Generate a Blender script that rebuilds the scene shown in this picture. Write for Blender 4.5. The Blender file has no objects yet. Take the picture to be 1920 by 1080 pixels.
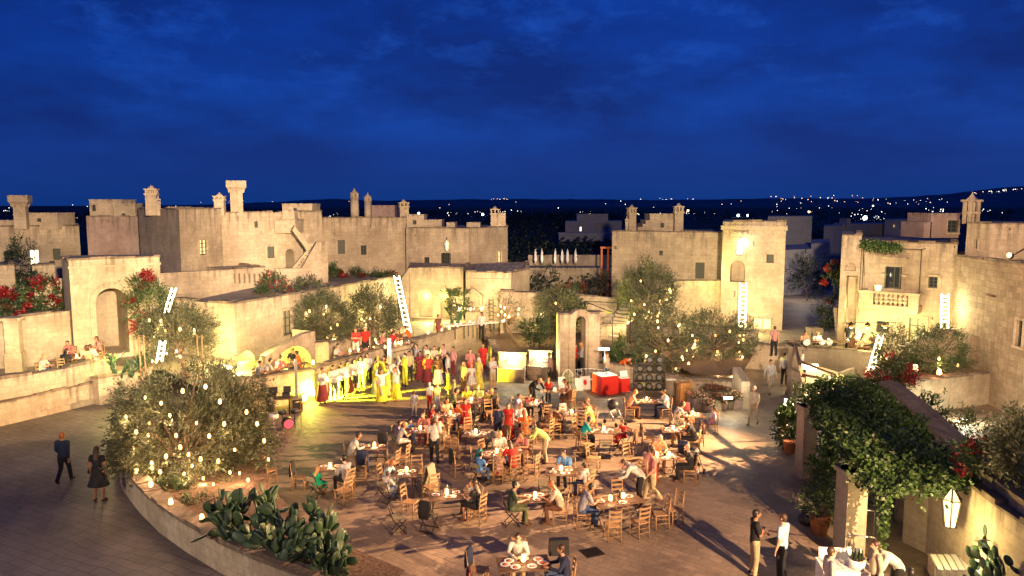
import bpy, math, random
from math import sin, cos, pi, radians, atan, atan2, sqrt, hypot
from mathutils import Vector, Matrix, Euler
import mathutils.noise as mnoise

random.seed(7)
SC = bpy.context.scene
COL = SC.collection
CAM_H, FOC, HOR = 9.5, 1400.0, 385.0
PITCH = atan((540 - HOR) / FOC)
CP, SP = cos(PITCH), sin(PITCH)

# ---------------------------------------------------------------- survey helpers: bearings seen from the tower top
def ray(px, py):
    a = (px - 960) / FOC; b = (540 - py) / FOC
    return Vector((a, CP + b * SP, -SP + b * CP))
def G(px, py, z=0.0):
    r = ray(px, py); t = (z - CAM_H) / r.z
    return Vector((r.x * t, r.y * t, z))
def P(px, D, py=520):
    r = ray(px, py); return Vector((r.x * D / r.y, D, 0))
def ZZ(py, D, px=960):
    r = ray(px, py); return CAM_H + r.z * D / r.y
def onface(p0, p1, px, py):
    """metres along the wall p0-p1 and height where a bearing meets it"""
    r = ray(px, py); d = Vector((p1.x - p0.x, p1.y - p0.y)); L = d.length; d /= L
    n = Vector((d.y, -d.x))
    t = (p0.x * n.x + p0.y * n.y) / (r.x * n.x + r.y * n.y)
    q = Vector((r.x * t - p0.x, r.y * t - p0.y))
    return q.dot(d), CAM_H + r.z * t

# ---------------------------------------------------------------- object bookkeeping
def tag(o, label=None, cat=None, group=None, kind=None):
    if label:
        for w_ in (' side', 'seated ', ' square', 'the '):
            if len(label.replace('-', 'x').split()) > 16: label = label.replace(w_, '' if w_ != ' side' else '')
        o['label'] = label
    if cat: o['category'] = cat
    if group: o['group'] = group
    if kind: o['kind'] = kind
    return o
def empty(name, loc=(0, 0, 0), rz=0.0, label=None, cat=None, group=None):
    o = bpy.data.objects.new(name, None); COL.objects.link(o)
    o.location = loc; o.rotation_euler = (0, 0, rz); o.empty_display_size = 0.3
    return tag(o, label, cat, group)
KIDS = {}
def setparent(c, p):
    c.parent = p
    KIDS.setdefault(p.name, []).append(c)
def copy_tree(o, parent=None):
    c = o.copy(); COL.objects.link(c)
    if parent is not None: c.parent = parent; KIDS.setdefault(parent.name, []).append(c)
    for ch in list(KIDS.get(o.name, [])): copy_tree(ch, c)
    return c
def children(o): return KIDS.get(o.name, [])

class MB:
    def __init__(s): s.v = []; s.f = []; s.m = []; s.sm = []
    def face(s, pts, mi=0, smooth=False):
        b = len(s.v); s.v += [tuple(p) for p in pts]; s.f.append(tuple(range(b, b + len(pts)))); s.m.append(mi); s.sm.append(smooth)
    def raw(s, vs, fs, mi=0, smooth=False):
        b = len(s.v); s.v += [tuple(p) for p in vs]
        for f in fs: s.f.append(tuple(i + b for i in f)); s.m.append(mi); s.sm.append(smooth)
    def box(s, c, size, rz=0.0, mi=0, rot=None, taper=1.0):
        hx, hy, hz = size[0] / 2, size[1] / 2, size[2] / 2
        R = rot if rot is not None else Matrix.Rotation(rz, 3, 'Z')
        c = Vector(c); vs = []
        for z, t in ((-hz, 1.0), (hz, taper)):
            for x, y in ((-hx, -hy), (hx, -hy), (hx, hy), (-hx, hy)): vs.append(c + R @ Vector((x * t, y * t, z)))
        s.raw(vs, [(3, 2, 1, 0), (4, 5, 6, 7), (0, 1, 5, 4), (1, 2, 6, 5), (2, 3, 7, 6), (3, 0, 4, 7)], mi)
    def bar(s, a, b, w, h=None, mi=0):
        a = Vector(a); b = Vector(b); d = b - a; L = d.length
        if L < 1e-6: return
        q = d.to_track_quat('Z', 'Y').to_matrix()
        s.box((a + b) / 2, (w, h or w, L), mi=mi, rot=q)
    def tube(s, pts, rad, n=6, mi=0, cap=True, smooth=True):
        pts = [Vector(p) for p in pts]; k = len(pts)
        if not hasattr(rad, '__len__'): rad = [rad] * k
        b = len(s.v); up = Vector((0.13, 0.21, 1)).normalized(); px_ = None
        for i, p in enumerate(pts):
            d = (pts[min(i + 1, k - 1)] - pts[max(i - 1, 0)])
            if d.length < 1e-9: d = Vector((0, 0, 1))
            d.normalize()
            if px_ is None:
                px_ = d.cross(up if abs(d.dot(up)) < 0.95 else Vector((1, 0, 0))).normalized()
            else:
                px_ = (px_ - d * px_.dot(d)).normalized()
            py_ = d.cross(px_)
            for j in range(n):
                a = 2 * pi * j / n
                s.v.append(tuple(p + (px_ * cos(a) + py_ * sin(a)) * rad[i]))
        for i in range(k - 1):
            for j in range(n):
                s.f.append((b + i * n + j, b + i * n + (j + 1) % n, b + (i + 1) * n + (j + 1) % n, b + (i + 1) * n + j)); s.m.append(mi); s.sm.append(smooth)
        if cap:
            s.f.append(tuple(b + j for j in range(n))[::-1]); s.m.append(mi); s.sm.append(False)
            s.f.append(tuple(b + (k - 1) * n + j for j in range(n))); s.m.append(mi); s.sm.append(False)
    def lathe(s, c, prof, n=12, mi=0, smooth=True, R=None):
        c = Vector(c); b = len(s.v); k = len(prof)
        for r, z in prof:
            for j in range(n):
                a = 2 * pi * j / n; q = Vector((r * cos(a), r * sin(a), z))
                s.v.append(tuple(c + (R @ q if R is not None else q)))
        for i in range(k - 1):
            for j in range(n):
                s.f.append((b + i * n + j, b + i * n + (j + 1) % n, b + (i + 1) * n + (j + 1) % n, b + (i + 1) * n + j)); s.m.append(mi); s.sm.append(smooth)
        s.f.append(tuple(b + j for j in range(n))[::-1]); s.m.append(mi); s.sm.append(False)
        s.f.append(tuple(b + (k - 1) * n + j for j in range(n))); s.m.append(mi); s.sm.append(False)
    def ball(s, c, r, n=8, k=6, mi=0, R=None):
        if not hasattr(r, '__len__'): r = (r, r, r)
        c = Vector(c); b = len(s.v)
        s.v.append(tuple(c + (R @ Vector((0, 0, -r[2])) if R is not None else Vector((0, 0, -r[2])))))
        for i in range(1, k):
            t = -pi / 2 + pi * i / k
            for j in range(n):
                a = 2 * pi * j / n; q = Vector((r[0] * cos(t) * cos(a), r[1] * cos(t) * sin(a), r[2] * sin(t)))
                s.v.append(tuple(c + (R @ q if R is not None else q)))
        s.v.append(tuple(c + (R @ Vector((0, 0, r[2])) if R is not None else Vector((0, 0, r[2]))))); top = len(s.v) - 1
        def add(f): s.f.append(f); s.m.append(mi); s.sm.append(True)
        for j in range(n): add((b, b + 1 + (j + 1) % n, b + 1 + j))
        for i in range(k - 2):
            for j in range(n):
                o = b + 1 + i * n
                add((o + j, o + (j + 1) % n, o + n + (j + 1) % n, o + n + j))
        o = b + 1 + (k - 2) * n
        for j in range(n): add((o + j, o + (j + 1) % n, top))
    def prism(s, pts, z0, z1, mi=0, caps=True):
        """pts ccw seen from above, x/y; z1 may be a list"""
        n = len(pts); zt = z1 if hasattr(z1, '__len__') else [z1] * n; zb = z0 if hasattr(z0, '__len__') else [z0] * n
        vs = [(p[0], p[1], zb[i]) for i, p in enumerate(pts)] + [(p[0], p[1], zt[i]) for i, p in enumerate(pts)]
        fs = [(i, (i + 1) % n, n + (i + 1) % n, n + i) for i in range(n)]
        if caps: fs += [tuple(range(n))[::-1], tuple(range(n, 2 * n))]
        s.raw(vs, fs, mi)
    def wallstrip(s, pts, th, z0, z1, mi=0):
        """free standing wall following pts (front side to the right of travel), thickness th behind; z per point allowed"""
        n = len(pts); zt = z1 if hasattr(z1, '__len__') else [z1] * n; zb = z0 if hasattr(z0, '__len__') else [z0] * n
        off = []
        for i in range(n):
            a = pts[max(i - 1, 0)]; b = pts[min(i + 1, n - 1)]
            d = Vector((b[0] - a[0], b[1] - a[1])).normalized(); off.append(Vector((-d.y, d.x)) * th)
        for i in range(n - 1):
            A, B = pts[i], pts[i + 1]; oA, oB = off[i], off[i + 1]
            s.face([(A[0], A[1], zb[i]), (B[0], B[1], zb[i + 1]), (B[0], B[1], zt[i + 1]), (A[0], A[1], zt[i])], mi)
            s.face([(B[0] + oB.x, B[1] + oB.y, zb[i + 1]), (A[0] + oA.x, A[1] + oA.y, zb[i]), (A[0] + oA.x, A[1] + oA.y, zt[i]), (B[0] + oB.x, B[1] + oB.y, zt[i + 1])], mi)
            s.face([(A[0], A[1], zt[i]), (B[0], B[1], zt[i + 1]), (B[0] + oB.x, B[1] + oB.y, zt[i + 1]), (A[0] + oA.x, A[1] + oA.y, zt[i])], mi)
        A, o = pts[0], off[0]
        s.face([(A[0] + o.x, A[1] + o.y, zb[0]), (A[0], A[1], zb[0]), (A[0], A[1], zt[0]), (A[0] + o.x, A[1] + o.y, zt[0])], mi)
        A, o = pts[-1], off[-1]
        s.face([(A[0], A[1], zb[-1]), (A[0] + o.x, A[1] + o.y, zb[-1]), (A[0] + o.x, A[1] + o.y, zt[-1]), (A[0], A[1], zt[-1])], mi)
    def mesh(s, name, mats, origin=(0, 0, 0)):
        me = bpy.data.meshes.new(name)
        ox, oy, oz = origin
        me.from_pydata([(x - ox, y - oy, z - oz) for x, y, z in s.v], [], s.f)
        for m in mats: me.materials.append(m)
        me.polygons.foreach_set('material_index', s.m); me.polygons.foreach_set('use_smooth', s.sm)
        return me
    def uv(s, me):
        lay = me.uv_layers.new(name='metres'); vs = s.v
        buf = [0.0] * (2 * len(me.loops))
        for p in me.polygons:
            n = p.normal
            hor = abs(n.z) < 0.75
            if hor:
                t = Vector((-n.y, n.x, 0)).normalized()
            for li in p.loop_indices:
                x, y, z = vs[me.loops[li].vertex_index]
                if hor: buf[2 * li] = x * t.x + y * t.y; buf[2 * li + 1] = z
                else: buf[2 * li] = x; buf[2 * li + 1] = y
        lay.data.foreach_set('uv', buf)
    def build(s, name, mats, parent=None, origin=None, uv=True, label=None, cat=None, group=None, kind=None):
        if not s.f: return None
        if not isinstance(mats, (list, tuple)): mats = [mats]
        if parent is not None and origin is None:
            origin = ORG.get(parent.name, (0, 0, 0))
        if origin is None:
            xs = [v[0] for v in s.v]; ys = [v[1] for v in s.v]; zs = [v[2] for v in s.v]
            origin = ((min(xs) + max(xs)) / 2, (min(ys) + max(ys)) / 2, min(zs))
        me = s.mesh(name, mats, origin)
        if uv: s.uv(me)
        o = bpy.data.objects.new(name, me); COL.objects.link(o)
        if parent is not None: setparent(o, parent)
        else: o.location = origin
        ORG[o.name] = origin
        return tag(o, label, cat, group, kind)
ORG = {}
def root_at(name, loc, label, cat, group=None):
    o = empty(name, loc, 0, label, cat, group); ORG[o.name] = tuple(loc); return o

# ---------------------------------------------------------------- materials
def newmat(name):
    m = bpy.data.materials.new(name); m.use_nodes = True; nt = m.node_tree
    return m, nt, nt.nodes['Principled BSDF']
def nd(nt, t, **kw):
    n = nt.nodes.new(t)
    for k, v in kw.items():
        if k in n.inputs.keys(): n.inputs[k].default_value = v
        else: setattr(n, k, v)
    return n
def c4(c): return (c[0], c[1], c[2], 1.0)
def mixc(nt, a, b, fac, mode='MIX'):
    n = nt.nodes.new('ShaderNodeMix'); n.data_type = 'RGBA'; n.blend_type = mode
    for sock, v in ((n.inputs[0], fac), (n.inputs[6], a), (n.inputs[7], b)):
        if isinstance(v, (int, float)): sock.default_value = v
        elif isinstance(v, tuple): sock.default_value = c4(v)
        else: nt.links.new(v, sock)
    return n.outputs[2]
def ramp(nt, src, stops):
    r = nt.nodes.new('ShaderNodeValToRGB'); e = r.color_ramp.elements
    while len(e) < len(stops): e.new(0.5)
    for i, (p, c) in enumerate(stops):
        e[i].position = p; e[i].color = c4(c) if hasattr(c, '__len__') else (c, c, c, 1)
    nt.links.new(src, r.inputs[0]); return r.outputs[0]
def noise(nt, vec, scale, detail=4, rough=0.55):
    n = nd(nt, 'ShaderNodeTexNoise', Scale=scale, Detail=detail, Roughness=rough)
    if vec is not None: nt.links.new(vec, n.inputs['Vector'])
    return n.outputs[0]
def mapping(nt, vec, scale=(1, 1, 1), rot=(0, 0, 0)):
    n = nt.nodes.new('ShaderNodeMapping'); n.inputs['Scale'].default_value = scale; n.inputs['Rotation'].default_value = rot
    nt.links.new(vec, n.inputs['Vector']); return n.outputs[0]
def bump(nt, h, strength, dist, bs):
    n = nt.nodes.new('ShaderNodeBump'); n.inputs['Strength'].default_value = strength; n.inputs['Distance'].default_value = dist
    nt.links.new(h, n.inputs['Height']); nt.links.new(n.outputs[0], bs.inputs['Normal'])

def stone_mat(name, a, b, bw=0.55, bh=0.27, joint=0.35, stain=0.75, top=True, rough=0.9):
    m, nt, bs = newmat(name)
    uv = nt.nodes.new('ShaderNodeUVMap').outputs[0]; tc = nt.nodes.new('ShaderNodeTexCoord'); pos = nt.nodes.new('ShaderNodeNewGeometry').outputs['Position']
    warp = nd(nt, 'ShaderNodeTexNoise', Scale=1.3, Detail=3); nt.links.new(uv, warp.inputs['Vector'])
    off = nt.nodes.new('ShaderNodeVectorMath'); off.operation = 'MULTIPLY_ADD'
    nt.links.new(warp.outputs['Color'], off.inputs[0]); off.inputs[1].default_value = (0.05, 0.05, 0); nt.links.new(uv, off.inputs[2])
    br = nd(nt, 'ShaderNodeTexBrick', Scale=1.0); nt.links.new(off.outputs[0], br.inputs['Vector'])
    br.inputs['Brick Width'].default_value = bw; br.inputs['Row Height'].default_value = bh
    br.inputs['Mortar Size'].default_value = 0.012; br.inputs['Mortar Smooth'].default_value = 0.6
    br.inputs['Color1'].default_value = c4(a); br.inputs['Color2'].default_value = c4(b)
    mo = tuple(x * (1 - joint) for x in a); br.inputs['Mortar'].default_value = c4(mo)
    n1 = noise(nt, pos, 0.45, 6, 0.6); big = ramp(nt, n1, [(0.34, (0.70, 0.66, 0.62)), (0.62, (1.06, 1.04, 1.0))])
    c = mixc(nt, br.outputs['Color'], big, 1.0, 'MULTIPLY')
    n2 = noise(nt, pos, 7, 5, 0.7); c = mixc(nt, c, ramp(nt, n2, [(0.3, 0.80), (0.65, 1.08)]), 1.0, 'MULTIPLY')
    # pits and lichen specks
    vo = nd(nt, 'ShaderNodeTexNoise', Scale=22, Detail=2); nt.links.new(pos, vo.inputs['Vector'])
    c = mixc(nt, c, (0.16, 0.12, 0.08), ramp(nt, vo.outputs[0], [(0.66, 0.0), (0.74, 0.55)]))
    pt = nd(nt, 'ShaderNodeTexNoise', Scale=1.1, Detail=7, Roughness=.72); nt.links.new(pos, pt.inputs['Vector'])     # patched render and damp
    c = mixc(nt, c, tuple(min(1, x * 1.28) for x in a), ramp(nt, pt.outputs[0], [(.56, 0.0), (.62, .30)]))
    c = mixc(nt, c, tuple(x * .55 for x in b), ramp(nt, pt.outputs[0], [(.32, .30), (.42, 0.0)]))
    if stain > 0:
        sv = mapping(nt, uv, (2.2, 0.22, 1)); s1 = noise(nt, sv, 1.6, 6, 0.62)
        streak = ramp(nt, s1, [(0.47, 0.0), (0.62, stain)])
        if top:
            sep = nt.nodes.new('ShaderNodeSeparateXYZ'); nt.links.new(tc.outputs['Generated'], sep.inputs[0])
            edge = ramp(nt, sep.outputs[2], [(0.80, 0.15), (1.0, 1.0)])
            ml = nt.nodes.new('ShaderNodeMath'); ml.operation = 'MULTIPLY'; nt.links.new(streak, ml.inputs[0]); nt.links.new(edge, ml.inputs[1]); streak = ml.outputs[0]
        c = mixc(nt, c, (0.10, 0.075, 0.055), streak)
    nt.links.new(c, bs.inputs['Base Color']); bs.inputs['Roughness'].default_value = rough
    hh = mixc(nt, br.outputs['Fac'], n2, 0.45)
    inv = nt.nodes.new('ShaderNodeInvert'); nt.links.new(br.outputs['Fac'], inv.inputs['Color'])
    hm = mixc(nt, inv.outputs[0], n2, 0.6)
    bump(nt, hm, 0.35, 0.012, bs)
    return m
M = {}
M['stone'] = stone_mat('limestone', (0.49, 0.40, 0.295), (0.42, 0.34, 0.25), joint=0.30)
M['stone_pale'] = stone_mat('pale_limestone', (0.51, 0.42, 0.31), (0.46, 0.375, 0.275), joint=0.24)
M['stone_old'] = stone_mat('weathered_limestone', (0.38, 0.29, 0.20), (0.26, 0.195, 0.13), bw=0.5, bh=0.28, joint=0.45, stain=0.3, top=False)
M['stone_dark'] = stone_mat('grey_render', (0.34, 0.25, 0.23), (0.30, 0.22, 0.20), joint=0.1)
M['coping'] = stone_mat('coping_stone', (0.27, 0.21, 0.155), (0.17, 0.13, 0.10), bw=0.6, bh=0.3, joint=0.3, stain=0.9, top=False)  # lichen-dark tone, deepened with the shade of the sky-lit diagonal coping

def paving_mat(name, a, b, bw, bh, rot, gloss=0.62, mort=0.4):
    m, nt, bs = newmat(name)
    pos = nt.nodes.new('ShaderNodeNewGeometry').outputs['Position']
    w = nd(nt, 'ShaderNodeTexNoise', Scale=0.5, Detail=2); nt.links.new(pos, w.inputs['Vector'])
    off = nt.nodes.new('ShaderNodeVectorMath'); off.operation = 'MULTIPLY_ADD'
    nt.links.new(w.outputs['Color'], off.inputs[0]); off.inputs[1].default_value = (0.5, 0.5, 0); nt.links.new(pos, off.inputs[2])
    v = mapping(nt, off.outputs[0], (1, 1, 0), (0, 0, rot))
    br = nd(nt, 'ShaderNodeTexBrick', Scale=1.0); nt.links.new(v, br.inputs['Vector'])
    br.inputs['Brick Width'].default_value = bw; br.inputs['Row Height'].default_value = bh; br.offset_frequency = 2; br.offset = 0.37; br.squash = 1.4; br.squash_frequency = 3
    br.inputs['Mortar Size'].default_value = 0.016; br.inputs['Mortar Smooth'].default_value = 0.4
    br.inputs['Color1'].default_value = c4(a); br.inputs['Color2'].default_value = c4(b); br.inputs['Mortar'].default_value = c4(tuple(x * mort for x in a))
    n1 = noise(nt, pos, 0.35, 5, 0.6); c = mixc(nt, br.outputs['Color'], ramp(nt, n1, [(0.36, 0.58), (0.64, 1.15)]), 1.0, 'MULTIPLY')
    n2 = noise(nt, pos, 5.0, 6, 0.7); c = mixc(nt, c, ramp(nt, n2, [(0.3, 0.78), (0.7, 1.15)]), 1.0, 'MULTIPLY')
    n3 = noise(nt, pos, 2.1, 6, 0.75); c = mixc(nt, c, (0.09, 0.06, 0.045), ramp(nt, n3, [(0.60, 0.0), (0.72, 0.5)]))
    nt.links.new(c, bs.inputs['Base Color'])
    nt.links.new(ramp(nt, n2, [(0.3, gloss - 0.15), (0.7, gloss + 0.2)]), bs.inputs['Roughness'])
    inv = nt.nodes.new('ShaderNodeInvert'); nt.links.new(br.outputs['Fac'], inv.inputs['Color'])
    bump(nt, mixc(nt, inv.outputs[0], n2, 0.5), 0.6, 0.025, bs)
    return m
M['plaza'] = paving_mat('plaza_flagstones', (0.34, 0.25, 0.175), (0.25, 0.185, 0.13), 0.36, 0.23, 0.62, mort=.68)
M['road'] = paving_mat('road_stone', (0.20, 0.165, 0.145), (0.15, 0.125, 0.11), 0.55, 0.32, 0.45, 0.5)
M['slab'] = paving_mat('terrace_flags', (0.40, 0.33, 0.23), (0.34, 0.28, 0.20), 0.7, 0.5, 0.2)

def simple(name, col, rough=0.7, metal=0.0, var=0.15, scale=12.0, objcol=False, spec=None, bumpy=0.0):
    m, nt, bs = newmat(name)
    pos = nt.nodes.new('ShaderNodeTexCoord').outputs['Object']
    n = noise(nt, pos, scale, 4)
    base = col
    if objcol: oi = nt.nodes.new('ShaderNodeObjectInfo'); base = oi.outputs['Color']
    if name == 'woven_fabric':      # some garments are striped or printed
        wv = nt.nodes.new('ShaderNodeTexWave'); wv.bands_direction = 'Z'; wv.inputs['Scale'].default_value = 7; nt.links.new(pos, wv.inputs['Vector'])
        st = ramp(nt, wv.outputs['Fac'], [(.45, 0.0), (.55, 1.0)]); pr = ramp(nt, noise(nt, pos, 16, 1), [(.52, 0.0), (.56, 1.0)])
        a_ = mixc(nt, mixc(nt, (0, 0, 0), st, ramp(nt, oi.outputs['Random'], [(.08, 1.0), (.09, 0.0)])), pr, ramp(nt, oi.outputs['Random'], [(.91, 0.0), (.92, 1.0)]))
        a_ = mixc(nt, (0, 0, 0), a_, ramp(nt, base, [(.09, 0.0), (.13, 1.0)]))
        base = mixc(nt, base, mixc(nt, base, (.45, .42, .4), .4), a_)
        f_ = noise(nt, mapping(nt, pos, (9, 9, 2.5)), 1.6, 3); base = mixc(nt, base, ramp(nt, f_, [(.35, .62), (.6, 1.12)]), 1.0, 'MULTIPLY')
    c = mixc(nt, base, ramp(nt, n, [(0.3, 1 - var), (0.7, 1 + var)]), 1.0, 'MULTIPLY')
    nt.links.new(c, bs.inputs['Base Color']); bs.inputs['Roughness'].default_value = rough; bs.inputs['Metallic'].default_value = metal
    if bumpy: bump(nt, n, 0.5, bumpy, bs)
    return m
M['fabric'] = simple('woven_fabric', (1, 1, 1), 0.9, objcol=True, var=0.12, scale=30, bumpy=0.01)
M['skin'] = simple('skin', (0.5, 0.28, 0.18), 0.55, objcol=True, var=0.05, scale=20)
M['hair'] = simple('hair', (0.05, 0.03, 0.02), 0.5, objcol=True, var=0.35, scale=60)
M['wood'] = simple('pale_chair_wood', (0.30, 0.18, 0.085), 0.5, var=0.3, scale=25)
M['rush'] = simple('woven_rush', (0.38, 0.22, 0.10), 0.85, var=0.4, scale=60, bumpy=0.01)
M['oldwood'] = simple('grey_green_slats', (0.22, 0.19, 0.12), 0.7, var=0.3, scale=25)
M['darkwood'] = simple('brown_wood', (0.13, 0.07, 0.035), 0.6, var=0.3, scale=20)
M['iron'] = simple('black_iron', (0.035, 0.028, 0.025), 0.5, 0.6, var=0.3)
M['steel'] = simple('brushed_steel', (0.5, 0.5, 0.48), 0.3, 1.0, var=0.1)
M['white'] = simple('white_paint', (0.75, 0.72, 0.66), 0.55, var=0.08)
M['black'] = simple('matt_black', (0.02, 0.02, 0.022), 0.5, var=0.2)
M['cloth_white'] = simple('white_tablecloth', (0.78, 0.75, 0.70), 0.9, var=0.06)
M['cloth_red'] = simple('red_cloth', (0.62, 0.02, 0.012), 0.75, var=0.12)
M['pink'] = simple('pink_drumhead', (0.75, 0.10, 0.22), 0.35, var=0.05)
M['terracotta'] = simple('terracotta', (0.42, 0.16, 0.07), 0.8, var=0.2, scale=8)
M['soil'] = simple('dry_soil', (0.13, 0.075, 0.045), 0.95, var=0.5, scale=9, bumpy=0.05)
M['bark'] = simple('olive_bark', (0.14, 0.095, 0.06), 0.9, var=0.5, scale=18, bumpy=0.04)
M['cactus'] = simple('cactus_skin', (0.04, 0.08, 0.035), 0.5, var=0.35, scale=6)
M['straw'] = simple('straw', (0.36, 0.18, 0.06), 0.9, var=0.55, scale=40, bumpy=0.04)
M['shutter'] = simple('green_grey_shutter', (0.06, 0.062, 0.045), 0.6, var=0.12)
M['dwood'] = simple('painted_door', (0.27, 0.25, 0.16), 0.6, var=0.15)
M['ceramic'] = simple('white_ceramic', (0.8, 0.78, 0.74), 0.25, var=0.03)
M['food'] = simple('food', (0.45, 0.12, 0.05), 0.6, var=0.6, scale=70)
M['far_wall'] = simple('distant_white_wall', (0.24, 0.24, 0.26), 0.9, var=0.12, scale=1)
M['brass'] = simple('brass', (0.6, 0.38, 0.12), 0.3, 1.0)
M['beam'] = simple('orange_timber', (0.45, 0.14, 0.04), 0.7)

def glass_mat(name, col, rough=0.1):
    m, nt, bs = newmat(name); bs.inputs['Base Color'].default_value = c4(col); bs.inputs['Roughness'].default_value = rough
    return m
M['pane'] = glass_mat('dark_window_glass', (0.03, 0.035, 0.04))
m, nt, bs = newmat('clear_glass'); bs.inputs['Base Color'].default_value = (0.9, 0.9, 0.9, 1); bs.inputs['Transmission Weight'].default_value = 0.9; bs.inputs['Roughness'].default_value = 0.05; bs.inputs['Alpha'].default_value = 0.45
M['glass'] = m
m, nt, bs = newmat('dark_bottle_glass'); bs.inputs['Base Color'].default_value = (0.02, 0.035, 0.015, 1); bs.inputs['Roughness'].default_value = 0.08
M['bottle'] = m
def emit(name, col, s, sample=False):
    m, nt, bs = newmat(name); bs.inputs['Base Color'].default_value = c4(col)
    bs.inputs['Emission Color'].default_value = c4(col); bs.inputs['Emission Strength'].default_value = s
    if not sample: m.cycles.emission_sampling = 'NONE'
    return m
M['bulb'] = emit('warm_bulb', (1.0, 0.55, 0.20), 6)
M['flame'] = emit('candle_flame', (1.0, 0.55, 0.22), 5)
M['led'] = emit('white_led', (1.0, 0.90, 0.55), 12)
M['lampwhite'] = emit('lamp_glass', (1.0, 0.82, 0.45), 1.5)
M['litpane'] = emit('lit_window', (1.0, 0.66, 0.3), 1.3)
M['litwhite'] = emit('lit_white_interior', (1.0, 0.9, 0.66), 3.5)
M['town_w'] = emit('town_lamp_white', (1.0, 0.9, 0.75), 7)
M['town_o'] = emit('town_lamp_orange', (1.0, 0.5, 0.22), 7)
M['town_b'] = emit('town_lamp_blue_white', (0.75, 0.92, 1.0), 14)

def leaf_mat(name, a, b, rough=0.5, trans=0.15):
    m, nt, bs = newmat(name)
    g = nt.nodes.new('ShaderNodeNewGeometry'); r = g.outputs['Random Per Island']
    n = noise(nt, g.outputs['Position'], 1.3, 3)
    c = mixc(nt, a, b, r); c = mixc(nt, c, ramp(nt, n, [(0.35, 0.65), (0.65, 1.3)]), 1.0, 'MULTIPLY')
    nt.links.new(c, bs.inputs['Base Color']); bs.inputs['Roughness'].default_value = rough
    tr = nt.nodes.new('ShaderNodeBsdfTranslucent'); nt.links.new(c, tr.inputs['Color'])
    mx = nt.nodes.new('ShaderNodeMixShader'); mx.inputs[0].default_value = trans
    nt.links.new(bs.outputs[0], mx.inputs[1]); nt.links.new(tr.outputs[0], mx.inputs[2])
    nt.links.new(mx.outputs[0], nt.nodes['Material Output'].inputs['Surface'])
    return m
M['olive'] = leaf_mat('olive_leaves', (0.035, 0.048, 0.022), (0.12, 0.125, 0.065))
M['vine'] = leaf_mat('vine_leaves', (0.018, 0.045, 0.012), (0.065, 0.12, 0.028))
M['shrub'] = leaf_mat('shrub_leaves', (0.025, 0.05, 0.018), (0.07, 0.10, 0.035))
M['dark_leaf'] = leaf_mat('dark_woodland_leaves', (0.012, 0.022, 0.012), (0.03, 0.045, 0.022))
M['blossom'] = leaf_mat('red_bracts', (0.11, 0.003, 0.006), (0.26, 0.012, 0.016))
M['petals'] = leaf_mat('mixed_petals', (0.65, 0.08, 0.10), (0.85, 0.70, 0.45))
# ---------------------------------------------------------------- wall faces with real openings
def panel(mb, p0, p1, z0, z1, ops, mi=0):
    d = Vector((p1[0] - p0[0], p1[1] - p0[1])); L = d.length; d /= L; n = Vector((d.y, -d.x))
    def W(u, v, dep=0.0): return (p0[0] + d.x * u - n.x * dep, p0[1] + d.y * u - n.y * dep, v)
    us = sorted(set([0.0, L] + [x for o in ops for x in (o['u0'], o['u1'])]))
    vs = sorted(set([z0, z1] + [x for o in ops for x in (o['v0'], o['v1'])] + [o['vs'] for o in ops if o['arch']]))
    us = [u for u in us if -1e-6 <= u <= L + 1e-6]; vs = [v for v in vs if z0 - 1e-6 <= v <= z1 + 1e-6]
    for i in range(len(us) - 1):
        for j in range(len(vs) - 1):
            uc = (us[i] + us[i + 1]) / 2; vc = (vs[j] + vs[j + 1]) / 2
            if any(o['u0'] < uc < o['u1'] and o['v0'] < vc < o['v1'] for o in ops): continue
            mb.face([W(us[i], vs[j]), W(us[i + 1], vs[j]), W(us[i + 1], vs[j + 1]), W(us[i], vs[j + 1])], mi)
    for o in ops:
        u0, u1, v0, v1, dp = o['u0'], o['u1'], o['v0'], o['v1'], o['depth']
        top = o['vs'] if o['arch'] else v1
        mb.face([W(u0, v0), W(u0, v0, dp), W(u0, top, dp), W(u0, top)], mi)
        mb.face([W(u1, v0, dp), W(u1, v0), W(u1, top), W(u1, top, dp)], mi)
        mb.face([W(u0, v0), W(u1, v0), W(u1, v0, dp), W(u0, v0, dp)], mi)
        if o['arch']:
            um = (u0 + u1) / 2; rx = (u1 - u0) / 2; rz = v1 - top; K = 14; pr = []
            for k in range(K + 1):
                a = pi - pi * k / K; pr.append((um + rx * cos(a), top + rz * sin(a)))
            for k in range(K):
                a, b = pr[k], pr[k + 1]
                if v1 - min(a[1], b[1]) > 1e-4:
                    mb.face([W(a[0], a[1]), W(b[0], b[1]), W(b[0], v1), W(a[0], v1)], mi)
                mb.face([W(a[0], a[1], 0), W(a[0], a[1], dp), W(b[0], b[1], dp), W(b[0], b[1], 0)], mi)
            if o.get('back', True):
                mb.face([W(u0, v0, dp), W(u1, v0, dp)] + [W(a[0], a[1], dp) for a in pr[::-1]], mi)
        else:
            mb.face([W(u0, v1, dp), W(u1, v1, dp), W(u1, v1), W(u0, v1)], mi)
            if o.get('back', True):
                mb.face([W(u0, v0, dp), W(u1, v0, dp), W(u1, v1, dp), W(u0, v1, dp)], mi)
    return W

def obox(mb, W, n, u0, u1, v0, v1, d0, d1, mi=0):
    """box in face coordinates; d = depth into the wall (negative = proud)"""
    A = [W(u0, v0, d0), W(u1, v0, d0), W(u1, v0, d1), W(u0, v0, d1)]; B = [W(u0, v1, d0), W(u1, v1, d0), W(u1, v1, d1), W(u0, v1, d1)]
    mb.raw(A + B, [(3, 2, 1, 0), (4, 5, 6, 7), (0, 1, 5, 4), (1, 2, 6, 5), (2, 3, 7, 6), (3, 0, 4, 7)], mi)

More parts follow.
